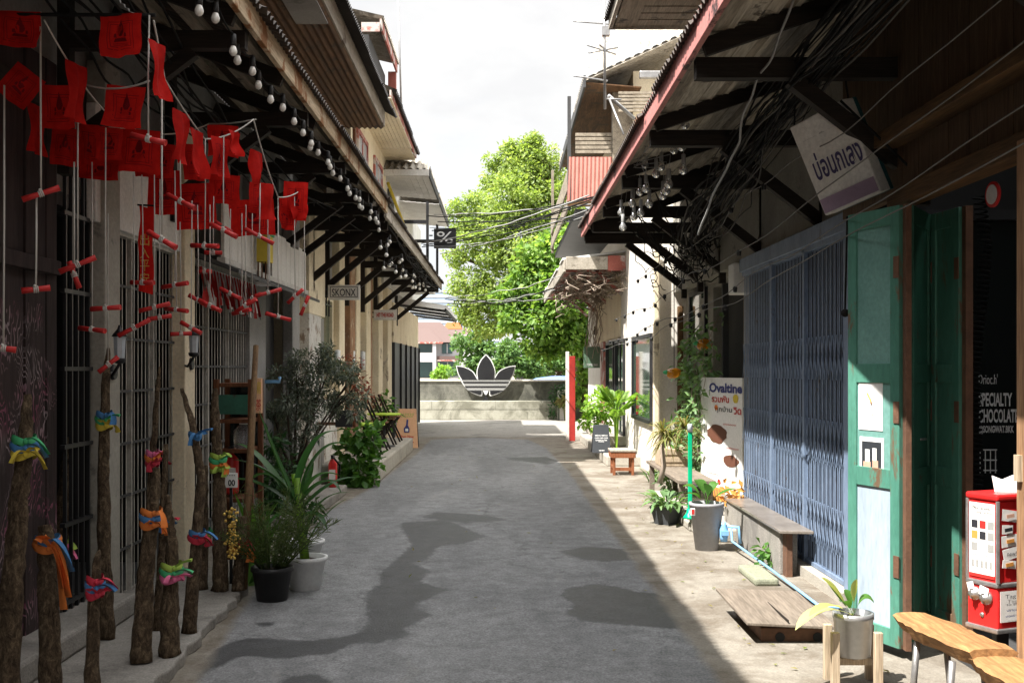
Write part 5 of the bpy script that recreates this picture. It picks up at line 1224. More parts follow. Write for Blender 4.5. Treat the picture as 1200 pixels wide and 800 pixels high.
# wall lanterns on the two cream pillars
for px, Y, lb_ in ((140, 6.95, 'black wall lantern on the nearer cream pillar, behind the red scrolls'), (227, 8.7, 'black wall lantern on the cream pillar between the folding gates')):
    py = 407 if px < 200 else 403; q = W(px, py, Y-.25); t = thing('wall_lantern', lb_, 'lantern', q)
    MB().lathe([(.012, -.1), (.036, -.09), (.04, -.075), (.04, -.065)], q, 10).build('lantern_base', 'blackpaint', t)
    MB().lathe([(.048, .065), (.036, .085), (.014, .11), (.006, .135)], q, 10).build('lantern_cap', 'blackpaint', t)
    MB().lathe([(.032, -.065), (.038, .065)], q, 8, sm=False).build('glass', 'glasspale', t)
    MB().tube([q+Vector((0, 0, -.1)), q+Vector((-.06, .05, -.17)), q+Vector((-.12, .15, -.16)), (-2.42, Y, q.z-.15)], .01, 6).lathe([(.05, 0), (.045, .02)], (-2.44, Y, q.z-.15), 12, (1, 0, 0)).build('arm', 'blackpaint', t)
for i, (px, Y) in enumerate(((395.5, 16.6), (413, 18.3), (425, 19.75), (432, 20.8))):
    q = W(px, 420, Y); t = thing('wall_sconce', ('white tube sconce nearest the green window', 'white tube sconce on the brick pilaster', 'white tube sconce between the middle pilasters', 'white tube sconce on the far brick pilaster')[i], 'lamp', q)
    MB().lathe([(.035, -.2), (.045, -.2), (.045, .12), (.02, .13)], q, 12).build('tube_shade', 'white', t); MB().beam(q+Vector((-.25, 0, .1)), q+Vector((-.04, 0, .1)), .02, .02).build('arm', 'rustiron', t)
# cafe terrace: folding chairs and little lime tables
def chair(q, label):
    q = Vector(q); t = thing('folding_chair', label, 'chair', q, 'folding chairs on the kerb terrace')
    MB().box(q.x-.2, q.x+.18, q.y-.19, q.y+.19, q.z+.44, q.z+.46).build('seat', 'cabwood', t, .006)
    for dy in (-.2, .2):
        MB().beam(q+Vector((.2, dy, 0)), q+Vector((-.2, dy, .86)), .022, .03).build('back_leg', 'darkwood', t); MB().beam(q+Vector((-.2, dy*.9, 0)), q+Vector((.16, dy*.9, .45)), .022, .03).build('front_leg', 'darkwood', t)
    b_ = MB()
    for z in (.68, .76, .84): b_.box(q.x-.2+(.86-z)*.2-.012, q.x-.2+(.86-z)*.2+.012, q.y-.2, q.y+.2, q.z+z-.025, q.z+z+.025)
    b_.build('backrest', 'cabwood', t)
for i, (y, lb_) in enumerate(((17.0, 'dark wooden folding chair nearest the leafy creeper'), (18.2, 'dark wooden folding chair between the two lime tables'), (19.3, 'dark wooden folding chair behind the farther lime table'), (20.4, 'dark wooden folding chair farthest along the terrace'))):
    chair((-2.05, y, .27), lb_)
for px, py, Y, lb_ in ((427, 497, 15.6, 'lime green table top nearest the creeper'), (450, 485, 19.0, 'lime green table top farther along the terrace')):
    q = W(px, py, Y); t = thing('cafe_table', lb_, 'table', (q.x, Y, .27)); MB().lathe([(.28, 0), (.29, .01), (.29, .025), (.28, .03)], (q.x, Y, q.z-.015), 26).build('table_top', 'lime', t)
    MB().lathe([(.2, 0), (.19, .02), (.025, .03), (.025, q.z-.29)], (q.x, Y, .27), 14).build('pedestal', 'blackpaint', t)
q = W(405, 491, 14.5); t = thing('letter_box', 'dark arched letter box on the wall above the extinguisher', 'letter box', q)
pr = [(q.x-.12, 14.4, q.z-.1), (q.x+.1, 14.4, q.z-.1)]+[(q.x-.01+.11*math.cos(a), 14.4, q.z+.02+.1*math.sin(a)) for a in np.linspace(0, math.pi, 9)]
MB().prism(pr, (0, .35, 0)).build('box', 'blackpaint', t, .005); MB().box(q.x+.101, q.x+.14, 14.42, 14.7, q.z-.1, q.z+.07).build('door', 'cabwood', t); MB().box(-2.5, q.x-.121, 14.5, 14.6, q.z-.08, q.z-.04).build('mount', 'rustiron', t)

# ribboned logs on the pavement
RIB = {'o': 'orange', 'b': 'ribbonblue', 'g': 'ribbongreen', 'y': 'yellow', 'p': 'ribbonpink', 'r': 'ribbonred', 'l': 'ribbonlime'}
def log(label, pts, rib=(), z=.07, Y=None):
    """pts: (px, py, width px) from the foot up; ribs: (fraction up, colours, dangle)"""
    if Y is None: Y = F*(H-z)/(pts[0][1]-HY)
    seed = int(pts[0][0]*7+pts[0][1]); rr = random.Random(seed)
    path, rad = [], []
    P3 = [W(a, b, Y+.12*i/len(pts)) for i, (a, b, w_) in enumerate(pts)]; P3[0].z = z
    for i in range(len(P3)-1):
        n = 9
        for j in range(n):
            s_ = j/n; path.append(P3[i].lerp(P3[i+1], s_)+Vector((rr.uniform(-.003, .003), rr.uniform(-.003, .003), 0))); rad.append((pts[i][2]*(1-s_)+pts[i+1][2]*s_)*Y/F/2*.76*rr.uniform(.93, 1.07))
    path.append(P3[-1]); rad.append(pts[-1][2]*Y/F/2*.7)
    rad[0] *= 1.06; path[0].z = z
    t = thing('log', label, 'log', P3[0], 'ribboned logs standing on the pavement')
    mb = MB(); mb.tube(path, rad, 18); 
    V = []
    for k, v in enumerate(mb.v):
        v = Vector(v); c_ = path[min(k//18, len(path)-1)]; f_ = 1+.05*math.sin((k % 18)*1.05+seed+k//18*.13)+.05*math.sin((k % 18)*2.1+seed*2)+rr.uniform(-.07, .07)
        w_ = c_+(v-c_)*f_; V.append((w_.x, w_.y, v.z if k < 18 else w_.z))
    mb.v = V; mb.build('trunk', 'bark', t)
    for fr_, cols, dang in rib:
        i = min(len(path)-2, int(fr_*(len(path)-1))); c_ = path[i]; r_ = rad[i]
        for j, ck in enumerate(cols):
            zz = c_.z+.03*(len(cols)/2-j)
            ring = [(c_.x+(r_*1.12+.008*j % .012+.012)*math.cos(a), c_.y+(r_*1.12+.014)*math.sin(a), zz+.012*math.sin(2*a+j)) for a in np.linspace(0, 2*math.pi, 17)]
            o = len(mb.v); wm = MB()
            for (x_, y_, z_) in ring: wm.v += [(x_, y_, z_-.018), (x_+(x_-c_.x)*.1, y_+(y_-c_.y)*.1, z_), (x_, y_, z_+.018)]
            for k in range(16): q_ = k*3; wm.f += [(q_, q_+3, q_+4, q_+1), (q_+1, q_+4, q_+5, q_+2)]; wm.sm += [True]*2
            kx, ky = c_.x+(r_+.03)*.5, c_.y-(r_+.03)*.85
            wm.ball((kx, ky, zz), .016, 8)
            for s_ in ((-.35, .7, 1) if j == len(cols)-1 else (1,)):
                e = (kx+s_*rr.uniform(.05, .1), ky-rr.uniform(.0, .05), zz+rr.uniform(-.07, .045)-dang*(s_ > 0)*(1 if j < 2 else .6))
                wm.blade((kx, ky, zz), (kx+s_*.05, ky-.03, zz+.04), e, .04+.02*(dang > 0), .4, 8, lambda u: .35+.6*u)
            wm.build('ribbon', RIB[ck], t)
log('thick leaning log at the pavement front with a green and yellow ribbon bow', [(8, 838, 36), (14, 700, 33), (22, 590, 29), (30, 510, 22), (32, 462, 12)], [(.7, 'gby', 0)])
log('stout log with long dangling orange ribbon', [(60, 818, 34), (57, 700, 30), (56, 640, 27), (52, 615, 20)], [(.7, 'bo', .16), (.72, 'o', .24)])
log('pale pointed log with pink and lime ribbon, behind the orange ribboned log', [(74, 735, 24), (70, 640, 22), (78, 540, 16), (80, 512, 5)], [(.36, 'lp', 0)])
log('tall slim log with yellow and green ribbon before the cream pillar', [(126, 748, 24), (122, 640, 20), (121, 540, 17), (124, 440, 12), (127, 408, 5)], [(.63, 'bgy', 0)])
log('short thin log with red and blue ribbon at the pavement edge', [(107, 822, 24), (109, 720, 18), (114, 655, 12), (116, 645, 5)], [(.5, 'rbr', 0)])
log('log with an orange and blue bow, flared at its foot', [(165, 776, 33), (169, 690, 26), (177, 610, 22), (182, 575, 17), (184, 548, 10)], [(.5, 'obo', 0)])
log('dark fat log with lime and pink ribbon', [(198, 768, 31), (199, 700, 25), (202, 640, 17), (198, 600, 12), (196, 580, 7)], [(.38, 'lgp', 0)])
log('slender dark log with red and blue ribbon behind the lime ribboned log', [(184, 745, 14), (187, 680, 12), (192, 600, 11), (194, 520, 8)], [(.6, 'rb', 0)], Y=6.5)
log('dark straight log with a pink and orange bow deep in shade', [(166, 712, 16), (174, 620, 14), (179, 540, 11), (185, 450, 7), (187, 430, 4)], [(.52, 'por', 0)], Y=6.75)
log('forked log bent to one side with a blue ribbon', [(222, 741, 22), (230, 640, 17), (236, 560, 14), (226, 500, 11), (213, 455, 6)], [(.3, 'br', 0), (.72, 'b', 0)])
log('thin upright log close behind the forked log', [(236, 690, 18), (238, 610, 15), (240, 545, 9)], [(.4, 'gl', 0)], Y=7.7)
log('log with green and orange striped ribbon in front of the cabinet', [(258, 692, 24), (257, 620, 21), (257, 560, 18), (252, 490, 14), (252, 455, 8)], [(.57, 'lgol', 0)])
log('short thick log with orange ribbon and gold garland beside the black pot', [(279, 692, 20), (282, 640, 18), (283, 605, 16)], [(.45, 'o', .05), (.5, 'r', 0)])
ga = MB(); q = W(272, 612, 7.5)
for i in range(110): ga.ball(q+Vector((R.gauss(0, .022), R.uniform(-.03, .02), R.uniform(-.24, .1))), R.uniform(.006, .012), 5)
tag(ga.build('garland', 'gold', loc=q), 'gold beaded garland hanging beside the short thick log', 'garland')
# ================================================================== potted plants on the left
g = G(319, 703); pot('planter', 'round black plastic pot holding the feathery plant', g, .105, .135, .235, 'potblack', .012)
fe = MB()
for i in range(60):
    a = R.uniform(0, 6.28); b = g+Vector((.06*math.cos(a), .06*math.sin(a), .2)); L = R.uniform(.3, .62); el = R.uniform(.7, 1.5)
    tip = b+Vector((L*math.cos(a)*math.cos(el), L*math.sin(a)*math.cos(el), L*math.sin(el)))
    fe.tube([b, b.lerp(tip, .5)+Vector((0, 0, .02)), tip], [.004, .003, .002], 4)
    for k in range(30):
        s_ = R.uniform(.2, 1); p = b.lerp(tip, s_); d = Vector((R.uniform(-1, 1), R.uniform(-1, 1), R.uniform(-.1, .9)))
        fe.leaf(p, d, (R.uniform(-1, 1), R.uniform(-1, 1), 1), R.uniform(.05, .1), .006)
tag(fe.build('fern', 'leaf_fern', loc=g), 'feathery fine leaved plant growing in the black pot', 'plant')
g = G(358, 690); pot('planter', 'white plastic pot in front, holding the strap leaved lily', g, .105, .148, .24, 'potwhite', .014)
g4 = G(357, 664); pot('planter', 'white plastic pot standing behind the other white pot', g4, .105, .148, .22, 'potwhite', .014)
cr = thing('crinum_lily', 'large strap leaved lily arching over the white pots', 'plant', g+Vector((0, 0, .2)))
MB().tube([g+Vector((0, 0, .19)), W(352, 610, 8.1), W(348, 560, 8.15)], [.035, .028, .024], 10).build('stalk', 'leaf_lime', cr); MB().tube([g4+Vector((0, 0, .18)), W(350, 590, 8.6), W(344, 555, 8.6)], [.03, .025, .02], 8).build('stalk', 'leaf_lime', cr)
lv = MB()
for (bx, by, cx, cy, tx, ty, dy, w) in ((346, 590, 322, 540, 303, 480, 0, .1), (345, 595, 300, 520, 275, 520, .2, .09), (346, 590, 320, 545, 272, 538, -.1, .085), (345, 595, 300, 555, 262, 562, .15, .07), (350, 585, 372, 505, 412, 522, .1, .085), (352, 590, 385, 545, 400, 578, -.2, .075), (350, 590, 372, 540, 402, 560, .2, .07), (356, 650, 362, 572, 412, 577, -.1, .05), (350, 610, 330, 590, 310, 622, -.2, .08), (352, 610, 372, 590, 384, 622, -.25, .07), (344, 590, 360, 500, 398, 505, .3, .08), (346, 600, 365, 560, 367, 535, .3, .06), (356, 648, 375, 600, 408, 583, .1, .035), (345, 600, 318, 575, 296, 600, .2, .06), (348, 590, 310, 530, 286, 575, .3, .08), (350, 600, 392, 555, 420, 560, .4, .06)):
    lv.blade(W(bx, by, 8.1), W(cx, cy, 8.1+dy*.6), W(tx, ty, 8.1+dy), w, .22, 14)
lv.build('leaves', 'leaf_strap', cr)
# broad leaved seedlings behind
fl = MB(); q = W(300, 640, 8.3)
for i in range(16): fl.blade(q+Vector((R.uniform(-.15, .15), R.uniform(-.2, .2), -.4)), q+Vector((R.uniform(-.2, .2), R.uniform(-.2, .2), 0)), q+Vector((R.uniform(-.25, .25), R.uniform(-.2, .2), R.uniform(.15, .45))), .07, .2, 8)
tag(fl.build('seedling', 'leaf_mid', loc=(q.x, q.y, .0)), 'upright green leaves behind the feathery plant and the leaning pole', 'plant')
def cloud(mb, clusters, n, L, w, hollow=.35, flat=.7, rr=R):
    """leaves spread through a set of blobs (centre, radii)"""
    tot = sum(c[1][0]*c[1][2] for c in clusters)
    for c, r in clusters:
        c = Vector(c)
        for i in range(int(n*r[0]*r[2]/tot)):
            while True:
                d = Vector((rr.gauss(0, 1), rr.gauss(0, 1), rr.gauss(0, 1)))
                if d.length > .01: break
            d.normalize(); k = hollow+(1-hollow)*rr.random()**.5
            k *= 1+.22*math.sin(d.x*7+c.x*9)*math.sin(d.z*6+c.z*5)+.1*rr.gauss(0, 1)
            p = c+Vector((d.x*r[0]*k, d.y*r[1]*k, d.z*r[2]*k))
            dv = d+Vector((rr.uniform(-1, 1), rr.uniform(-1, 1), rr.uniform(-1.2, .6)))
            nv = Vector((rr.uniform(-1, 1)*flat, rr.uniform(-1, 1)*flat-.2, 1))
            s_ = rr.uniform(.65, 1.25); mb.leaf(p, dv, nv, L*s_, w*s_)
def limbs(mb, root, clusters, r0, rr=R):
    root = Vector(root)
    for c, r in clusters:
        c = Vector(c); m1 = root.lerp(c, .45)+Vector((rr.uniform(-.1, .1), rr.uniform(-.1, .1), rr.uniform(0, .15)))*(c-root).length*.4
        mb.tube([root, m1, c], [r0, r0*.6, r0*.15], 6)
        for k in range(4):
            e = c+Vector((rr.uniform(-1, 1)*r[0], rr.uniform(-1, 1)*r[1], rr.uniform(-1, 1)*r[2]))*.8; mb.tube([m1.lerp(c, .6), (c+e)/2, e], [r0*.35, r0*.22, r0*.08], 5)
# grey leaved shrub
Y = 12.0; ol = thing('shrub', 'tall grey green small leaved shrub before the peeling white pillar', 'shrub', (-2.2, Y, .12))
cs = [(W(px, py, Y+dy), (r, r, r*.85)) for px, py, r, dy in ((350, 440, .24, 0), (385, 435, .26, .1), (405, 460, .22, -.1), (370, 470, .26, -.2), (345, 480, .22, .2), (335, 450, .18, 0), (395, 480, .18, .2), (340, 510, .16, 0), (360, 500, .16, -.1), (322, 490, .14, .2), (378, 420, .14, .1), (412, 440, .12, 0), (330, 540, .12, 0))]
tr = MB(); limbs(tr, W(345, 560, Y), cs, .022); tr.tube([(W(345, 0, Y).x-.05, Y, .12), W(345, 600, Y), W(345, 560, Y)], [.04, .035, .025], 8); tr.build('trunk', 'twigdark', ol)
mb = MB(); sub_ = []
for c_, r_ in cs:
    for k in range(6):
        d_ = Vector((R.gauss(0, 1), R.gauss(0, 1), R.gauss(0, 1))).normalized(); f_ = R.uniform(.25, .5); sub_.append((c_+d_*r_[0]*R.uniform(.4, 1.25), (r_[0]*f_,)*3))
cloud(mb, sub_, 5600, .07, .02, .05); mb.build('foliage', 'leaf_olive', ol)
mb = MB(); cs2 = [(W(px, py, Y+.3), (r, r, r)) for px, py, r in ((412, 428, .13), (420, 450, .12), (428, 462, .09))]; cloud(mb, cs2, 260, .06, .025, .1); limbs(mb, W(405, 480, Y+.3), cs2, .006); tag(mb.build('red_leaved_shrub', 'leaf_red', loc=W(405, 500, Y+.3)), 'small rusty red leaved bush at the edge of the grey shrub', 'shrub')
mb = MB(); cs = [(W(px, py, 11.4), (r, r, r)) for px, py, r in ((325, 560, .22), (335, 590, .2), (310, 600, .18), (318, 520, .14), (365, 600, .12))]; cloud(mb, cs, 700, .11, .045, .1); limbs(mb, (W(325, 0, 11.4).x, 11.4, .07), cs, .012); tag(mb.build('shrub', 'leaf_dark', loc=(W(325, 0, 11.4).x, 11.4, .07)), 'dark leafy shrub in deep shade behind the lily', 'shrub')
# creeper on the kerb
Y = 15.0; mb = MB(); cs = [(W(px, py, Y), (r, r*.8, r)) for px, py, r in ((418, 505, .2), (432, 515, .2), (415, 530, .22), (438, 540, .14), (420, 555, .22), (405, 545, .14), (395, 560, .16), (435, 560, .13), (380, 575, .1), (425, 570, .13), (408, 568, .14))]
cloud(mb, cs, 520, .13, .11, .2, .5); limbs(mb, (W(420, 0, Y).x, Y, .27), cs, .01)
tag(mb.build('creeper', 'leaf_mid', loc=(W(420, 0, Y).x, Y, .27)), 'heart leaved green creeper climbing the lime table on the kerb', 'plant')
mb = MB(); cs = [(W(452, 480, 20.5), (.25, .2, .25)), (W(446, 492, 20.5), (.2, .2, .2))]; cloud(mb, cs, 160, .14, .07, .1); mb.tube([(W(450, 0, 20.5).x, 20.5, .27), W(450, 482, 20.5)], .015, 5); tag(mb.build('shrub', 'leaf_mid', loc=(W(450, 0, 20.5).x, 20.5, .27)), 'small green shrub among the folding chairs', 'shrub')

# ================================================================== right hand greenery
Y = 20.0; mb = MB(); cs = [(W(px, py, Y), (r, r, r)) for px, py, r in ((697, 475, .24), (712, 480, .22), (690, 492, .16), (705, 498, .16))]; cloud(mb, cs, 420, .13, .07, .1); limbs(mb, (W(706, 0, Y).x, Y, .17), cs, .012)
tag(mb.build('shrub', 'leaf_lime', loc=(W(706, 0, Y).x, Y, .17)), 'sunlit yellow green shrub behind the black sandwich board', 'shrub')
Y = 18.6; q = Vector((W(722, 0, Y).x, Y, .17)); mb = MB()
for i in range(11):
    a = R.uniform(0, 6.28); L = R.uniform(.35, .6); top = q+Vector((.05*math.cos(a), .05*math.sin(a), R.uniform(.55, .9))); tip = top+Vector((L*math.cos(a)*.7, L*math.sin(a)*.5, L*R.uniform(.3, .9)))
    mb.tube([q, top, tip], [.012, .008, .003], 5)
    for k in range(16):
        s_ = .1+.9*k/16; p = top.lerp(tip, s_)
        for sd_ in (-1, 1):
            d = (tip-top).normalized()+Vector((sd_*math.sin(a), -sd_*math.cos(a), -.1)); mb.leaf(p, d, (0, -.4, 1), .2*(1.1-s_*.5), .028)
tag(mb.build('palm', 'leaf_lime', loc=q), 'potted palm with feathered fronds between the house windows', 'palm')
mb = MB()
for i in range(30):
    a = R.uniform(0, 6.28); b = Vector((2.12+.05*math.cos(a), 15.6+.05*math.sin(a), 0)); mb.blade(b, b+Vector((.06*math.cos(a), .06*math.sin(a), .16)), b+Vector((.17*math.cos(a), .17*math.sin(a), R.uniform(.1, .24))), .016, .2, 6)
tag(mb.build('grass_tuft', 'leaf_mid', loc=(2.12, 15.6, 0)), 'tuft of long grass at the foot of the white wall behind the stool', 'plant')
mb = MB(); cs = [(Vector((2.2, 14.6, .25)), (.14, .2, .2)), (Vector((2.1, 14.2, .14)), (.12, .2, .1))]; cloud(mb, cs, 160, .08, .035, .1); limbs(mb, (2.2, 14.5, 0), cs, .006); tag(mb.build('weed', 'leaf_sage', loc=(2.2, 14.5, 0)), 'scrubby weed growing behind the dracaena trunk', 'plant')
mb = MB(); q = G(895, 662, .02); cs = [(q+Vector((0, 0, .12)), (.06, .06, .06)), (q+Vector((-.03, -.1, .05)), (.06, .06, .04))]; cloud(mb, cs, 34, .08, .05, .1); limbs(mb, q, cs, .004); tag(mb.build('weed', 'leaf_mid', loc=q), 'little weed sprouting beside the blue water pipe', 'plant')
# climber at the corner of the white house
cl_ = thing('climbing_vine', 'straggling leafy vine climbing the corner between white house and narrow window', 'vine', (2.45, 15.2, 0)); mb = MB(); st = MB()
for k in range(13):
    p = Vector((2.52+R.uniform(-.04, .08), 14.7+R.uniform(-.6, .5), .4)); path = [p]
    while p.z < R.uniform(1.5, 2.4): p = p+Vector((R.uniform(-.09, .06), R.uniform(-.16, .1), R.uniform(.08, .2))); p.x = max(2.42, min(p.x, 2.6)); path.append(p)
    st.tube(path, .005, 4)
    for p in path:
        for j in range(R.randint(3, 6)): mb.leaf(p+Vector((R.uniform(-.09, .05), R.uniform(-.14, .14), R.uniform(-.1, .1))), (R.uniform(-1, .5), R.uniform(-1, 1), R.uniform(-.8, .4)), (R.uniform(-1, 0), R.uniform(-1, .3), .6), .12, .06)
for k in range(9):                                # loose shoots reaching in front of the window and the poster
    p = Vector((2.38+R.uniform(-.05, .08), 13.7+R.uniform(-.5, .3), .45)); path = [p]
    while p.z < R.uniform(1.2, 1.75): p = p+Vector((R.uniform(-.07, .07), R.uniform(-.16, .06), R.uniform(.08, .18))); path.append(p)
    st.tube(path, .0045, 4)
    for p in path:
        for j in range(R.randint(2, 5)): mb.leaf(p+Vector((R.uniform(-.08, .08), R.uniform(-.16, .12), R.uniform(-.1, .1))), (R.uniform(-1, .5), R.uniform(-1, 1), R.uniform(-.8, .4)), (R.uniform(-1, 0), R.uniform(-1, .3), .6), .11, .055)
st.tube([(2.5, 14.9, 0), (2.48, 14.95, .5)], .012, 6); st.build('stem', 'twig', cl_); mb.build('foliage', 'leaf_sage', cl_)
# dry tangle under the canopy of the white house
dv = MB()
for k in range(150):
    p = Vector((R.uniform(1.25, 2.3), R.uniform(20.2, 25.5), R.uniform(3.05, 3.5))); path = [p]
    for j in range(5): p = p+Vector((R.uniform(-.22, .22), R.uniform(-.35, .35), R.uniform(-.12, .1))); p.z = min(p.z, 3.48); p.x = max(1.2, min(p.x, 2.25)); path.append(p)
    dv.tube(path, R.uniform(.005, .012), 4, cap=False)
for k in range(20):
    p = Vector((2.2, R.uniform(24.5, 26.5), 3.4)); path = [p]
    for j in range(7): p = p+Vector((R.uniform(-.1, .06), R.uniform(-.15, .15), -R.uniform(.15, .3))); path.append(p)
    dv.tube(path, .008, 4, cap=False)
tag(dv.build('dry_vine', 'twig', loc=(2, 23, 3.3)), 'bare dry vine stems tangled under the white house canopy', 'vine')
# trees
def tree(name, label, base, tr_r, clusters, n, L, w, lm, fork, hollow=.35, seed=1):
    rr = random.Random(seed); base = Vector(base); t = thing(name, label, 'tree', base, 'trees beyond the alley')
    big = clusters; clusters = []
    for c, r in big:
        for k in range(9):
            d = Vector((rr.gauss(0, 1), rr.gauss(0, 1), rr.gauss(0, 1))).normalized(); s_ = rr.uniform(.22, .5)
            clusters.append((Vector(c)+Vector((d.x*r[0], d.y*r[1], d.z*r[2]))*rr.uniform(.5, 1.15), (r[0]*s_, r[1]*s_, r[2]*s_*.75)))
    tm = MB(); fk = Vector(fork); tm.tube([base, base.lerp(fk, .5)+Vector((rr.uniform(-.15, .15), 0, 0)), fk], [tr_r*1.2, tr_r, tr_r*.8], 10); limbs(tm, fk, big, tr_r*.4, rr); tm.build('trunk', 'bark', t)
    cm = MB(); cloud(cm, clusters, int(n*.55), L, w, hollow, .9, rr); cloud(cm, [(c, (r[0]*.92, r[1]*.92, r[2]*.92)) for c, r in big], int(n*.45), L, w, .3, .9, rr); cm.build('crown', lm, t); return t
Y = 40.0
cs = [(W(px, py, Y+dy), (r*.033, r*.033, r*.03)) for px, py, r, dy in ((612, 195, 28, 0), (585, 205, 22, 1), (635, 190, 24, 0), (600, 235, 34, -1), (640, 240, 36, 0), (565, 245, 24, .5), (545, 265, 18, 0), (535, 300, 14, .5), (570, 285, 30, -.5), (610, 285, 38, -1), (650, 290, 34, 0), (550, 330, 22, 0), (585, 330, 34, -.5), (630, 335, 36, -1), (665, 300, 30, 0), (545, 365, 18, .5), (570, 370, 26, 0), (625, 175, 16, 0), (595, 180, 14, .4), (645, 205, 22, .5), (655, 232, 20, .3), (662, 262, 24, .4), (622, 215, 22, -.4), (690, 300, 20, .3), (608, 172, 12, 0), (535, 245, 12, 0))]
tree('deciduous_tree', 'tall yellow green tree rising against the pale sky above the end wall', (3.2, Y, 0), .2, cs, 52000, .15, .085, 'leaf_tall', (2.4, Y, 3.6), .1, 3)
Y = 33.6
cs = [(W(px, py, Y+dy), (r*.026, r*.026, r*.024)) for px, py, r, dy in ((640, 300, 26, 0), (668, 310, 26, .2), (615, 320, 20, 0), (690, 330, 26, .3), (650, 340, 32, -.3), (605, 345, 18, .2), (680, 365, 28, 0), (640, 375, 30, -.3), (605, 372, 20, 0), (665, 395, 26, 0), (690, 400, 20, .4), (625, 400, 18, 0), (640, 412, 14, .2), (690, 435, 16, .5), (684, 465, 15, .6), (700, 480, 14, .6), (585, 352, 12, .3), (655, 285, 18, .3), (675, 285, 22, .4))]
tree('broadleaf_tree', 'bright broad leaved tree overhanging the end wall by the red gate leaf', (2.7, 34.3, 0), .16, cs, 15000, .19, .14, 'leaf_broad', (2.5, 34.2, 2.2), .3, 4)
for lbl, Y, cl_, n, s_ in (('rounded green garden tree beside the white villa', 100, ((555, 405, 22), (570, 420, 22), (545, 428, 16), (585, 425, 16), (565, 395, 14)), 3000, 5), ('feathery garden tree behind the trefoil emblem', 80, ((598, 415, 18), (615, 425, 18), (590, 430, 14), (625, 435, 12)), 2600, 6), ('low dense tree under the bright tree, above the blue boat', 90, ((640, 425, 16), (655, 420, 18), (665, 432, 14), (680, 430, 16), (690, 415, 18)), 2600, 7)):
    cs = [(W(px, py, Y), (r*Y/F, r*Y/F, r*Y/F*.9)) for px, py, r in cl_]; b = W(cl_[1][0], 443, Y); b.z = 0
    tree('garden_tree', lbl, b, .16*Y/60, cs, n, .004*Y, .003*Y, 'leaf_far', (b.x, Y, 1.2), .2, s_)
mb = MB(); cs = [(W(519, 436, 120), (1.0, .9, .75)), (W(512, 439, 120), (.6, .6, .5))]; cloud(mb, cs, 700, .35, .2, .1); mb.tube([(W(519, 0, 120).x, 120, 0), W(519, 438, 120)], .06, 5); tag(mb.build('bush', 'leaf_lime', loc=(W(519, 0, 120).x, 120, 0)), 'small bright bush in front of the white villa', 'shrub')
mb = MB(); cs = [(W(655, 463, 34.4), (.32, .2, .35)), (W(648, 480, 34.4), (.15, .15, .2))]; cloud(mb, cs, 300, .13, .06, .1); mb.tube([(W(655, 0, 34.4).x, 34.4, 0), W(655, 470, 34.4)], .02, 5); tag(mb.build('shrub', 'leaf_dark', loc=(W(655, 0, 34.4).x, 34.4, 0)), 'dark shrub against the end wall pier', 'shrub')
mb = MB()
for k in range(60):
    p = W(660+R.uniform(-4, 10), 470+R.uniform(-8, 4), 34.2); mb.leaf(p, (R.uniform(-1, .3), -.3, R.uniform(-1, .3)), (0, -1, .4), .25, .07)
mb.tube([(1.95, 34.2, 0), W(660, 470, 34.2)], .02, 5); tag(mb.build('dry_frond', 'leaf_dry', loc=(1.95, 34.2, 0)), 'pale dried fronds drooping over the end wall corner', 'plant')

mb = MB()
for k in range(170):
    p = (R.uniform(1.35, 2.15), R.uniform(5, 15), .012) if k < 120 else (R.uniform(-1.9, 1.3), R.uniform(5, 22), .012)
    mb.leaf(p, (R.uniform(-1, 1), R.uniform(-1, 1), R.uniform(0, .25)), (R.uniform(-.3, .3), R.uniform(-.3, .3), 1), R.uniform(.02, .055), R.uniform(.01, .025))
tag(mb.build('fallen_leaves', 'leaf_dry', loc=(1.5, 9, 0)), 'scattered small dry leaves lying along the sunny edge of the alley', 'leaves', kind='stuff')
# ================================================================== red cloth flags on cords
def spot(px, py):
    v = 'over the dark eave' if py < 60 else 'among the upper flags' if py < 130 else 'among the middle flags' if py < 200 else 'in the lowest row'
    h_ = 'the maroon plank wall' if px < 75 else 'the black doorway' if px < 112 else 'the first folding gate' if px < 205 else 'the second folding gate' if px < 300 else 'the awning brackets'
    return v, h_
FG = 'red printed cloth flags strung under the awning'
FL = [(23, 35, 48, 43, 5.0, 0), (141, 40, 50, 49, 5.0, 0), (24, 101, 46, 44, 5.3, .5), (69, 126, 40, 52, 5.5, .1), (88, 108, 15, 68, 5.2, 1.25), (42, 152, 12, 58, 5.6, 1.3), (77, 172, 32, 44, 6.0, .2), (147, 126, 45, 50, 5.5, 0), (184, 83, 10, 66, 4.9, 1.35), (104, 170, 20, 48, 6.2, .8), (128, 168, 24, 38, 6.0, .7), (163, 177, 46, 50, 6.2, .1), (190, 188, 24, 40, 6.8, .6), (211, 160, 13, 60, 5.8, 1.25), (229, 180, 9, 56, 6.0, 1.3), (260, 165, 36, 36, 7.0, 0), (257, 184, 17, 46, 6.2, .9), (274, 168, 9, 28, 6.2, 1.2), (227, 190, 24, 42, 7.0, .4), (262, 222, 36, 34, 7.4, 0), (229, 242, 46, 54, 7.2, .1), (192, 225, 36, 52, 7.0, .2), (295, 255, 52, 42, 7.6, .1), (301, 197, 11, 40, 7.0, 1.2), (304, 233, 24, 36, 7.5, .6), (313, 236, 10, 42, 7.2, 1.25), (346, 234, 28, 42, 8.0, .2), (334, 251, 14, 36, 8.0, .9), (348, 243, 14, 30, 8.0, 1.0), (117, 198, 46, 26, 6.6, .1), (171, 194, 22, 28, 6.8, .5)]
KIND = {0: 'broad', 1: 'turned', 2: 'edge-on'}
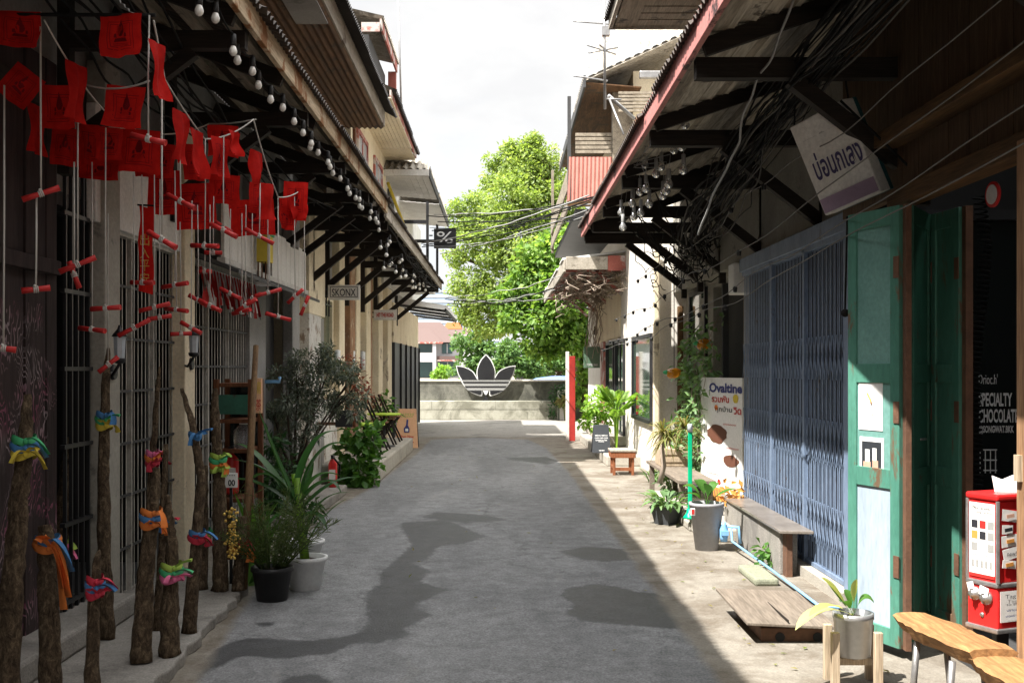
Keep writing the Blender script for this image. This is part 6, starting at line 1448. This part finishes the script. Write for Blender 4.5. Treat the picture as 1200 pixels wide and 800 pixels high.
for i, (px, py, w, h, Y, yaw) in enumerate(FL):
    q = W(px, py, Y); hh = h*Y/F; ww = w*Y/F if yaw < .3 else min(.15, w*Y/F/max(.25, math.cos(yaw))); v_, h_ = spot(px, py)
    kd = KIND[0 if yaw < .3 else 1 if yaw < 1.1 else 2]
    t = thing('flag', f'red {kd} cloth flag {v_}, before {h_}', 'flag', q+Vector((0, 0, hh/2)), FG)
    mb = MB(); nx, nz = 8, 10; c, s = math.cos(yaw), math.sin(yaw); tilt = R.uniform(-.07, .07) if i not in (2,) else -.6; ph = R.uniform(0, 6)
    def fp(u, v, k=0):
        x = (u-.5)*ww; z = hh/2-v*hh; y = (.022*math.sin(u*5+ph)+.016*math.sin(v*6+ph*2+u*3)+.008*math.sin(u*13+ph*3+v*2))*(.3+v)+k+.1*v*hh*math.sin(ph)
        x2 = x*math.cos(tilt)-z*math.sin(tilt); z2 = x*math.sin(tilt)+z*math.cos(tilt); taper = 1-.12*v*math.sin(ph*3) if yaw > .3 else 1
        return q+Vector((x2*c*taper-y*s, x2*s*taper+y*c, z2))
    for a in range(nx+1):
        for b_ in range(nz+1): mb.v.append(tuple(fp(a/nx, b_/nz)))
    for a in range(nx):
        for b_ in range(nz): o = a*(nz+1)+b_; mb.f.append((o, o+1, o+nz+2, o+nz+1)); mb.sm.append(True)
    mb.build('cloth', 'flag', t)
    if yaw < 1:
        pm = MB()
        def patch(poly, k=-.0016):
            n_ = len(poly); pm.add([fp(u, v, k) for u, v in poly], [tuple(range(n_))])
        def frame(u0, u1, v0, v1, f_):
            for j in range(6):
                a_, b_ = v0+(v1-v0)*j/6, v0+(v1-v0)*(j+1)/6
                patch([(u0, a_), (u0+f_, a_), (u0+f_, b_), (u0, b_)]); patch([(u1-f_, a_), (u1, a_), (u1, b_), (u1-f_, b_)])
                a_, b_ = u0+(u1-u0)*j/6, u0+(u1-u0)*(j+1)/6; patch([(a_, v1-f_), (b_, v1-f_), (b_, v1), (a_, v1)]); patch([(a_, v0), (b_, v0), (b_, v0+f_), (a_, v0+f_)])
        frame(.18, .82, .2, .84, .012); frame(.24, .76, .26, .78, .01)
        patch([(.5, .14), (.53, .25), (.56, .3), (.6, .45), (.55, .55), (.45, .55), (.4, .45), (.44, .3), (.47, .25)]); patch([(.36, .6), (.64, .6), (.68, .68), (.32, .68)]); patch([(.34, .5), (.39, .48), (.4, .58), (.33, .58)]); patch([(.61, .48), (.66, .5), (.67, .58), (.6, .58)])
        for v in (.72, .75): patch([(.3, v), (.7, v), (.7, v+.008), (.3, v+.008)])
        pm.build('print', 'flagprint', t)
# cords carrying them
cd = []
def cord(a, b, sag, nm, label, cat, r=.005, m='string', grp=None, n=14):
    a, b = Vector(a), Vector(b); pts = [a.lerp(b, i/n)+Vector((0, 0, -sag*4*(i/n)*(1-i/n))) for i in range(n+1)]
    return tag(MB().tube(pts, r, 5).build(nm, m, loc=a), label, cat, grp)
CG = 'white cords carrying the red flags'
for (a, b, Ya, Yb, sg, lb_) in (((52, 24), (97, 98), 5.0, 5.4, .01, 'white cord slanting from the black rod down to the upper flags'), ((97, 98), (175, 95), 5.4, 5.0, .03, 'white cord slung between the first two hanging strings'), ((180, 24), (193, 93), 5.0, 5.2, .0, 'white cord slanting down beside the edge-on upper flag'), ((193, 93), (240, 163), 5.2, 6.3, .01, 'white cord descending past the middle edge-on flags'), ((240, 163), (297, 140), 6.3, 6.6, .03, 'white cord rising to the top of the tall middle string'), ((297, 140), (326, 231), 6.6, 7.6, .03, 'white cord falling from the tall middle string to the lowest flags'), ((326, 231), (360, 216), 7.6, 8.2, .03, 'white cord rising to the last string beside the awning brackets'), ((97, 98), (150, 150), 5.4, 6.2, .03, 'white cord behind the broad middle flag'), ((150, 150), (245, 145), 6.2, 7.2, .05, 'white cord carrying the flags of the middle row'), ((245, 145), (300, 140), 7.2, 6.6, .01, 'thin white cord under the dark rafters')):
    cord(W(*a, Ya), W(*b, Yb), sg, 'cord', lb_, 'cord', .0045, grp=CG)
tag(MB().tube([W(-20, 17, 5.0), W(182, 18, 5.02)], .009, 8).build('rod', 'rubber', loc=W(80, 17, 5)), 'thin black rod carrying the two topmost red flags', 'rod')
# scrolls hanging on strings: (px, py, half length px, tilt degrees, top py, Y)
SG = 'red rolled paper scrolls hanging on white strings'
SC = [(48, 227, 20, 22, 14, 5.0), (42, 339, 14, 8, 230, 5.0), (91, 310, 21, 24, 98, 5.4), (87, 322, 15, -70, 190, 5.5), (174, 163, 22, -14, 18, 4.95), (190, 281, 20, -28, 94, 5.2), (124, 361, 18, 3, 150, 5.8), (108, 386, 18, -6, 190, 6.0), (212, 236, 20, -24, 130, 5.8), (240, 288, 18, -4, 163, 6.2), (262, 270, 18, -26, 160, 6.2), (181, 360, 18, 14, 200, 6.4), (157, 384, 20, 28, 205, 6.3), (187, 372, 13, 10, 210, 6.6), (167, 331, 15, -2, 205, 6.4), (205, 334, 17, 6, 200, 6.6), (207, 363, 15, -6, 230, 6.8), (224, 384, 14, -28, 235, 6.8), (246, 358, 15, -26, 240, 6.9), (270, 344, 14, -26, 245, 7.2), (288, 358, 15, 28, 240, 7.2), (326, 371, 14, -14, 232, 7.6), (314, 343, 15, 16, 216, 7.5), (346, 347, 12, 40, 230, 8.0), (357, 358, 12, 68, 216, 8.2), (212, 391, 11, 3, 260, 7.0), (127, 427, 13, 40, 250, 6.2), (4, 408, 13, -8, 100, 4.9), (304, 277, 18, -27, 215, 7.0), (283, 365, 12, 10, 250, 7.3), (250, 296, 10, 0, 230, 7.2), (232, 352, 11, -30, 240, 7.0), (296, 350, 12, 30, 250, 7.5), (240, 318, 8, 0, 240, 7.4), (262, 266, 12, -30, 205, 7.0)]
for i, (px, py, hl, ang, top, Y) in enumerate(SC):
    q = W(px, py, Y); L = hl*Y/F; a = math.radians(ang); yaw = R.uniform(-.5, .5); d = Vector((math.cos(a)*math.cos(yaw), math.cos(a)*math.sin(yaw), math.sin(a)))
    L /= max(.5, math.cos(yaw)); tl = 'level' if abs(ang) < 9 else 'tilted up' if ang > 0 else 'tilted down'
    tl = 'steep' if abs(ang) > 38 else tl
    bk = 'the maroon plank wall' if px < 75 else 'the black doorway' if px < 108 else 'the cream pillar' if px < 132 else 'the first folding gate' if px < 205 else 'the second cream pillar' if px < 226 else 'the second folding gate' if px < 292 else 'the grey wall' if px < 322 else 'the dark door and bracket'
    vv = 'hung high' if py < 250 else 'at middle height' if py < 325 else 'hung low'
    t = thing('scroll', f'{tl} red paper scroll {vv} before {bk}', 'scroll', q, SG)
    MB().lathe([(.0135, -L), (.0145, -L), (.0125, -L*.3), (.011, 0), (.0125, L*.3), (.0145, L), (.0135, L), (.009, L*.98), (.004, L*.96)], q, 12, d).build('roll', 'scrollred', t)
    tp_ = W(px+R.uniform(-1, 1), top, Y+R.uniform(-.05, .05))
    MB().tube([q+Vector((0, 0, .01)), q.lerp(tp_, .5)+Vector((R.uniform(-.004, .004), 0, 0)), tp_], .0035 if Y > 5.6 else .0045, 5).build('string', 'string', t)
    kn = MB()
    for k in (-1, 0, 1): kn.lathe([(.0155, -.003), (.017, 0), (.0155, .003)], q+d*(.008*k), 10, d)
    kn.ball(q+Vector((0, -.012, .014)), .008, 6); kn.build('knot', 'string', t)
# red banner with gold characters
A, B = W(163, 343, 6.75), W(179, 243, 6.75); t = thing('banner', 'long vertical red banner with gold characters before the first folding gate', 'banner', ((A.x+B.x)/2, 6.75, B.z))
mb = MB()
for i in range(13):
    z = B.z+(A.z-B.z)*i/12; y = 6.75+.012*math.sin(i*.8); mb.v += [(A.x+.004*math.sin(i), y, z+.012), ((A.x+B.x)/2, y-.006, z), (B.x+.004*math.sin(i), y+.012, z-.012)]
for i in range(12): o = i*3; mb.f += [(o, o+3, o+4, o+1), (o+1, o+4, o+5, o+2)]; mb.sm += [True]*2
mb.build('cloth', 'flag', t)
for i, ch in enumerate('出入平安'): text(ch, 'gold', ((A.x+B.x)/2, 6.728, B.z-.2-.078*i), (1, 0, 0), (0, 0, 1), t, .055, .07)
MB().tube([(A.x-.01, 6.75, B.z+.015), (B.x+.01, 6.75, B.z+.01)], .006, 6).build('rod', 'rubber', t)
# striped valance ribbons over the second gate
t = thing('striped_bunting', 'red and white striped ribbon bunting along the top of the second folding gate', 'bunting', (-2.42, 9.9, 2.4))
for k, m_ in enumerate(('scrollred', 'white')):
    mb = MB()
    for i in range(20):
        y = 8.9+i*.1+.05*k; mb.blade((-2.42, y, 2.42), (-2.4, y+.03, 2.3), (-2.38+R.uniform(-.02, .02), y+R.uniform(-.02, .1), 2.12+R.uniform(-.04, .04)), .035, .1, 6, lambda u: 1)
    mb.build('ribbon', m_, t)
MB().tube([(-2.42, 8.88, 2.425), (-2.42, 11.0, 2.425)], .006, 5).build('cord', 'string', t)
# little yellow shrine box on the ledge
q = W(311, 305, 10.2); t = thing('spirit_shelf', 'small yellow and white shrine box hung on the white boarding', 'shrine', q)
MB().box(q.x-.06, q.x+.05, 10.1, 10.3, q.z-.02, q.z+.22).build('panel', 'yellow', t, .004); MB().box(q.x-.07, q.x+.06, 10.08, 10.32, q.z+.221, q.z+.25).build('roof', 'ribbongreen', t)
mb = MB()
for k in range(4): mb.box(q.x-.055+.034*k, q.x-.045+.034*k, 10.12, 10.14, q.z-.2, q.z-.021)
mb.build('baluster', 'cabwood', t); MB().box(q.x-.07, q.x+.06, 10.1, 10.3, q.z-.23, q.z-.201).box(q.x-.07, q.x-.06, 10.1, 10.12, q.z-.2, q.z+.22).box(q.x+.05, q.x+.06, 10.1, 10.12, q.z-.2, q.z+.22).build('tray', 'white', t)

# ================================================================== festoon lights
def festoon(label, pts, sock_m, glass_m, r, wire_r=.006, drop=.06):
    t = thing('festoon_lights', label, 'string lights', pts[0]); P3 = [Vector(p) for p in pts]
    wire = []
    for i in range(len(P3)-1):
        for k in range(4): s_ = k/4; wire.append(P3[i].lerp(P3[i+1], s_)+Vector((0, 0, drop-.1*s_*(1-s_)*4*.25)))
    wire.append(P3[-1]+Vector((0, 0, drop))); MB().tube(wire, wire_r, 5).build('cable', 'rubber', t)
    for p in P3:
        s_ = MB().lathe([(.012, .06), (.016, .055), (.018, .0), (.016, -.005)], p, 10).build('socket', sock_m, t)
        MB().lathe([(.012, -.004), (.015, -.01), (r*.92, -.022), (r*1.08, -.034), (r*.95, -.046), (r*.55, -.056), (.0005, -.06)], p, 12).build('bulb', glass_m, s_)
    return t
pts = []; y = 5.15
while y < 13.6:
    pts.append((-1.47+R.uniform(-.03, .03), y, 3.38-.035*(y-5)/8+R.uniform(-.035, .035))); y += R.uniform(.2, .36)
festoon('white globe festoon lights hung along the rust stained fascia', pts, 'socket', 'bulbglass', .021)
pts = [(-1.52+R.uniform(-.1, .06), 13.8+.34*i+R.uniform(-.1, .1), 3.2+R.uniform(-.22, .12)) for i in range(24)]
festoon('tangled globe festoon lights drooping from the cafe awning', pts, 'socket', 'bulbglass', .026)
pts = [W(px, py-6, Y) for px, py, Y in ((796, 95, 9.4), (803, 142, 9.0), (799, 168, 9.2), (790, 172, 9.6), (801, 195, 9.1), (771, 165, 9.8), (775, 192, 9.9), (769, 200, 9.7), (756, 190, 10.2), (757, 218, 10.1), (750, 222, 10.4), (784, 212, 9.5), (781, 220, 9.7), (777, 226, 9.9), (740, 215, 10.9), (741, 236, 10.8), (761, 236, 10.3), (751, 247, 10.6), (743, 252, 10.9), (728, 247, 11.3), (730, 264, 11.2), (823, 112, 8.6))]
t = thing('festoon_lights', 'bare clear bulbs dangling in a bunch from the pink edged awning', 'string lights', (1.25, 10, 3.4))
wm = MB()
for p in pts:
    sc = MB().lathe([(.012, .06), (.017, .055), (.018, -.02), (.016, -.025)], p, 10).build('socket', 'greycable', t); MB().lathe([(.014, -.02), (.02, -.035), (.038, -.068), (.036, -.088), (.016, -.106), (.0005, -.108)], p, 12).build('bulb', 'clearglass', sc)
    MB().tube([p+Vector((0, 0, .06)), p+Vector((R.uniform(-.03, .03), R.uniform(-.03, .03), .18)), (1.18+R.uniform(0, .1), p.y+R.uniform(-.3, .3), 3.42)], .0035, 4).build('cord', 'greycable', sc)
# ================================================================== cables
KG = 'black service cables slung along the awning'
def cable(a, b, sag, r, m, label, cat='cable', grp=KG, wob=.02, n=44):
    a, b = Vector(a), Vector(b); ph = R.uniform(0, 6); pts = []
    for i in range(n+1):
        s_ = i/n; p = a.lerp(b, s_)+Vector((0, 0, -sag*4*s_*(1-s_))); k = math.sin(math.pi*s_)
        pts.append(p+Vector((wob*(math.sin(s_*11+ph)+.5*math.sin(s_*37+ph))*k, 0, wob*(math.sin(s_*17+ph*2)+.5*math.sin(s_*43+ph*3))*k)))
    o = tag(MB().tube(pts, r, 5).build('service_cable', m, loc=a), label, cat, grp); PATH[o.name] = pts; return o
PATH = {}
U = R.uniform
for i in range(46):
    k4 = [Vector((1.72+U(-.16, .16), 2.8, 3.5+U(-.1, .1))), Vector((1.84+U(-.12, .14), 7+U(-.8, .8), 3.36+U(-.08, .12))), Vector((1.96+U(-.2, .2), 10.5+U(-1, 1), 3.12+U(-.22, .2))), Vector((2.44, 14.2+U(-1.6, 1.2), 2.95+U(-.3, .4)))]
    k4 = [k4[0]*2-k4[1]]+k4+[k4[3]*2-k4[2]]; pts = []; ph = U(0, 6)
    for q_ in range(3):
        p_, a_2, b_2, c_2 = k4[q_:q_+4]
        for n_ in range(16):
            t_ = n_/16; w_ = .5*((2*a_2)+(b_2-p_)*t_+(2*p_-5*a_2+4*b_2-c_2)*t_*t_+(3*a_2-p_-3*b_2+c_2)*t_**3); g_ = q_*16+n_
            pts.append(w_+Vector((.022*math.sin(g_*.7+ph), 0, .03*math.sin(g_*.45+ph*2)+.012*math.sin(g_*1.3+ph)-.05*math.sin(math.pi*t_)*abs(math.sin(ph+q_)))))
    pts.append(k4[4])
    tag(MB().tube(pts, U(.0035, .0085), 5).build('service_cable', ('rubber', 'dustycable', 'rubber')[i % 3], loc=pts[0]), 'sagging black service cable in the tangled bundle under the boarded awning', 'cable', KG)
for i in range(16):
    y = R.uniform(10.5, 15); cable((1.6+R.uniform(-.3, .6), y, 3.2+R.uniform(-.1, .25)), (2.45 if y < 13.5 else 2.26, y+R.uniform(.8, 2.2), 2.9+R.uniform(-.3, .4)), R.uniform(.1, .35), R.uniform(.005, .009), 'rubber', 'looping black cable end in the knot by the white house corner', grp='loose cable loops by the white house', wob=.06)
LG = 'grey festoon cables crossing in front of the dark shop'
for i, (a, b, sg_, lb_) in enumerate(((W(1210, -30, 4.2), W(745, 330, 15), .05, 'topmost grey socketed cable crossing the dark plank wall'), (W(1205, 45, 4.2), W(720, 375, 17), .12, 'second grey socketed cable passing over the tilted light box'), (W(1205, 120, 4.4), W(712, 400, 18), .16, 'third grey socketed cable crossing the face of the light box'), (W(1205, 165, 4.4), W(705, 410, 19), .12, 'lowest grey socketed cable passing under the light box'))):
    o = cable(a, b, sg_, .004, 'midcable', lb_, grp=LG, wob=.035)
    for k in (16, 20, 24, 28, 31, 34, 37, 40, 43):
        p = PATH[o.name][k]; MB().lathe([(.008, .01), (.02, .0), (.016, -.035), (.012, -.04)], p, 8).build('socket', 'socket', o)
cable(W(930, 0, 6), W(818, 275, 8.2), .0, .008, 'greycable', 'pale grey cable hanging in a loop from the awning edge', grp=None)
o = bpy.data.objects[-1] if False else None
tag(MB().tube([W(925, 0, 8.0), W(936, 60, 8.0), W(930, 100, 8.0), W(915, 135, 8.1), W(895, 165, 8.2)], .009, 6).build('service_cable', 'greycable', loc=W(925, 0, 8)), 'stiff pale conduit curving beside the security camera', 'cable')
XG = 'wires crossing the alley in front of the bright tree'
for i in range(12):
    y0 = R.uniform(20, 26); cable((-1.45+R.uniform(-.3, .1), y0, R.uniform(3.9, 5.0)), (1.25+R.uniform(-.1, .3), R.uniform(15, 16.5), R.uniform(3.72, 4.1)), R.uniform(.02, .2), R.uniform(.006, .011), 'rubber' if i % 3 else 'greycable', 'thin dark wire spanning the alley before the bright tree, level with the percent sign', grp=XG, wob=.01)
for i in range(6):
    cable((-1.3, R.uniform(25.5, 27), 3.2+R.uniform(-.15, .2)), (1.2, R.uniform(21, 29), 3.4+R.uniform(-.2, .1)), R.uniform(.05, .2), .009, 'rubber' if i % 2 else 'greycable', 'lower dark wire spanning the alley under the cafe awning end', grp='lower wires crossing the alley', wob=.02)
for i in range(9):
    cable((-1.7+R.uniform(-.5, .2), R.uniform(3, 5), 3.6), (-2.2+R.uniform(-.2, .5), R.uniform(8, 15), 3.4+R.uniform(-.2, .1)), R.uniform(.05, .25), .007, 'rubber', 'thin black cable drooping among the dark rafters above the red flags', grp='cables under the dark rafters', wob=.03)
for i in range(8):
    cable((-1.5, R.uniform(14, 18), 3.5), (-1.38, R.uniform(19, 26), 3.35+R.uniform(-.15, .1)), R.uniform(.05, .2), .007, 'rubber', 'black cable drooping along the cafe awning fascia', grp='cables along the cafe awning', wob=.03)
# ================================================================== camera, sun, sky
cam = bpy.data.cameras.new('camera'); co = bpy.data.objects.new('camera', cam); COL.objects.link(co); scn.camera = co
co.location = (0, 0, H); co.rotation_euler = (math.radians(90), 0, 0)
cam.sensor_width = 36; cam.lens = 36*F/1200; cam.shift_x = (600-CX)/1200; cam.shift_y = (HY-400)/1200; cam.clip_start = .05; cam.clip_end = 2000
L = Vector((1, .7, -1.9)).normalized()
sun = bpy.data.lights.new('sun', 'SUN'); sun.energy = SUN_E; sun.angle = math.radians(.5); sun.color = (1, .96, .9)
so = bpy.data.objects.new('sun', sun); COL.objects.link(so); so.rotation_euler = L.to_track_quat('-Z', 'Y').to_euler()
w = bpy.data.worlds.new('World'); scn.world = w; w.use_nodes = True; t = w.node_tree
for n in list(t.nodes): t.nodes.remove(n)
out = t.nodes.new('ShaderNodeOutputWorld'); bg = t.nodes.new('ShaderNodeBackground'); bg.inputs['Strength'].default_value = SKY_E
sky = t.nodes.new('ShaderNodeTexSky'); sky.sky_type = 'NISHITA'; sky.sun_disc = False
sky.sun_elevation = math.asin(-L.z); sky.sun_rotation = math.atan2(-L.x, -L.y)
tc = t.nodes.new('ShaderNodeTexCoord'); mp = t.nodes.new('ShaderNodeMapping'); mp.inputs['Scale'].default_value = (1, 1, 2.2)
t.links.new(tc.outputs['Generated'], mp.inputs[0])
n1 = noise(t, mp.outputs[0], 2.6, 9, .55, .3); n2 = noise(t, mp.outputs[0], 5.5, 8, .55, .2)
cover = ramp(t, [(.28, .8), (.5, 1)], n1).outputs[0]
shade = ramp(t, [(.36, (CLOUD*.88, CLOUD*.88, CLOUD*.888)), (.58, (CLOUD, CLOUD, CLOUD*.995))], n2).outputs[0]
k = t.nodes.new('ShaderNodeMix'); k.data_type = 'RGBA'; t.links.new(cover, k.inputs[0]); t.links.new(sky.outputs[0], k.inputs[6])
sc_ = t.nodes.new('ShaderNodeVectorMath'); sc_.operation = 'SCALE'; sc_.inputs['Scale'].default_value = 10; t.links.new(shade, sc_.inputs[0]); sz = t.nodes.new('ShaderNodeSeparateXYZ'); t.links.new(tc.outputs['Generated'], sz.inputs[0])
el = ramp(t, [(.34, .302), (.75, 1.05)], sz.outputs[2]).outputs[0]                    # clouds dimmed low in view, unseen sky overhead brightened to fill the shade
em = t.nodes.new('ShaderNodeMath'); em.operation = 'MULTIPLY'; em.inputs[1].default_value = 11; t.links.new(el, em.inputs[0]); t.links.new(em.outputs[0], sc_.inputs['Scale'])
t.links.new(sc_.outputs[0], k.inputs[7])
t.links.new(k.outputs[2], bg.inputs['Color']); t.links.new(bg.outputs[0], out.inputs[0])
v = scn.view_settings; v.view_transform = 'Standard'; v.look = 'None'; v.gamma = 1; v.exposure = EXPO; v.use_curve_mapping = False
scn.cycles.max_bounces = 8; scn.cycles.diffuse_bounces = 4; scn.cycles.transmission_bounces = 6; scn.cycles.transparent_max_bounces = 8
scn.cycles.use_denoising = True; scn.cycles.sample_clamp_indirect = 6
# repeats whose words came out alike: tell them apart by their height in the hanging rows
same = {}
for o in bpy.data.objects:
    if o.parent is None and o.get('category') in ('flag', 'scroll'): same.setdefault(o['label'], []).append(o)
for lb_, obs in same.items():
    if len(obs) < 2: continue
    obs.sort(key=lambda o: -((o.location.z-H)/o.location.y))
    nm_ = ['upper', 'lower'] if len(obs) == 2 else ['uppermost', 'second highest', 'third highest', 'fourth highest', 'fifth highest', 'sixth highest'][:len(obs)-1]+['lowest']
    for o, w_ in zip(obs, nm_): o['label'] = w_+' '+lb_
for o in list(bpy.data.objects):
    if '_w' in o: del o['_w']
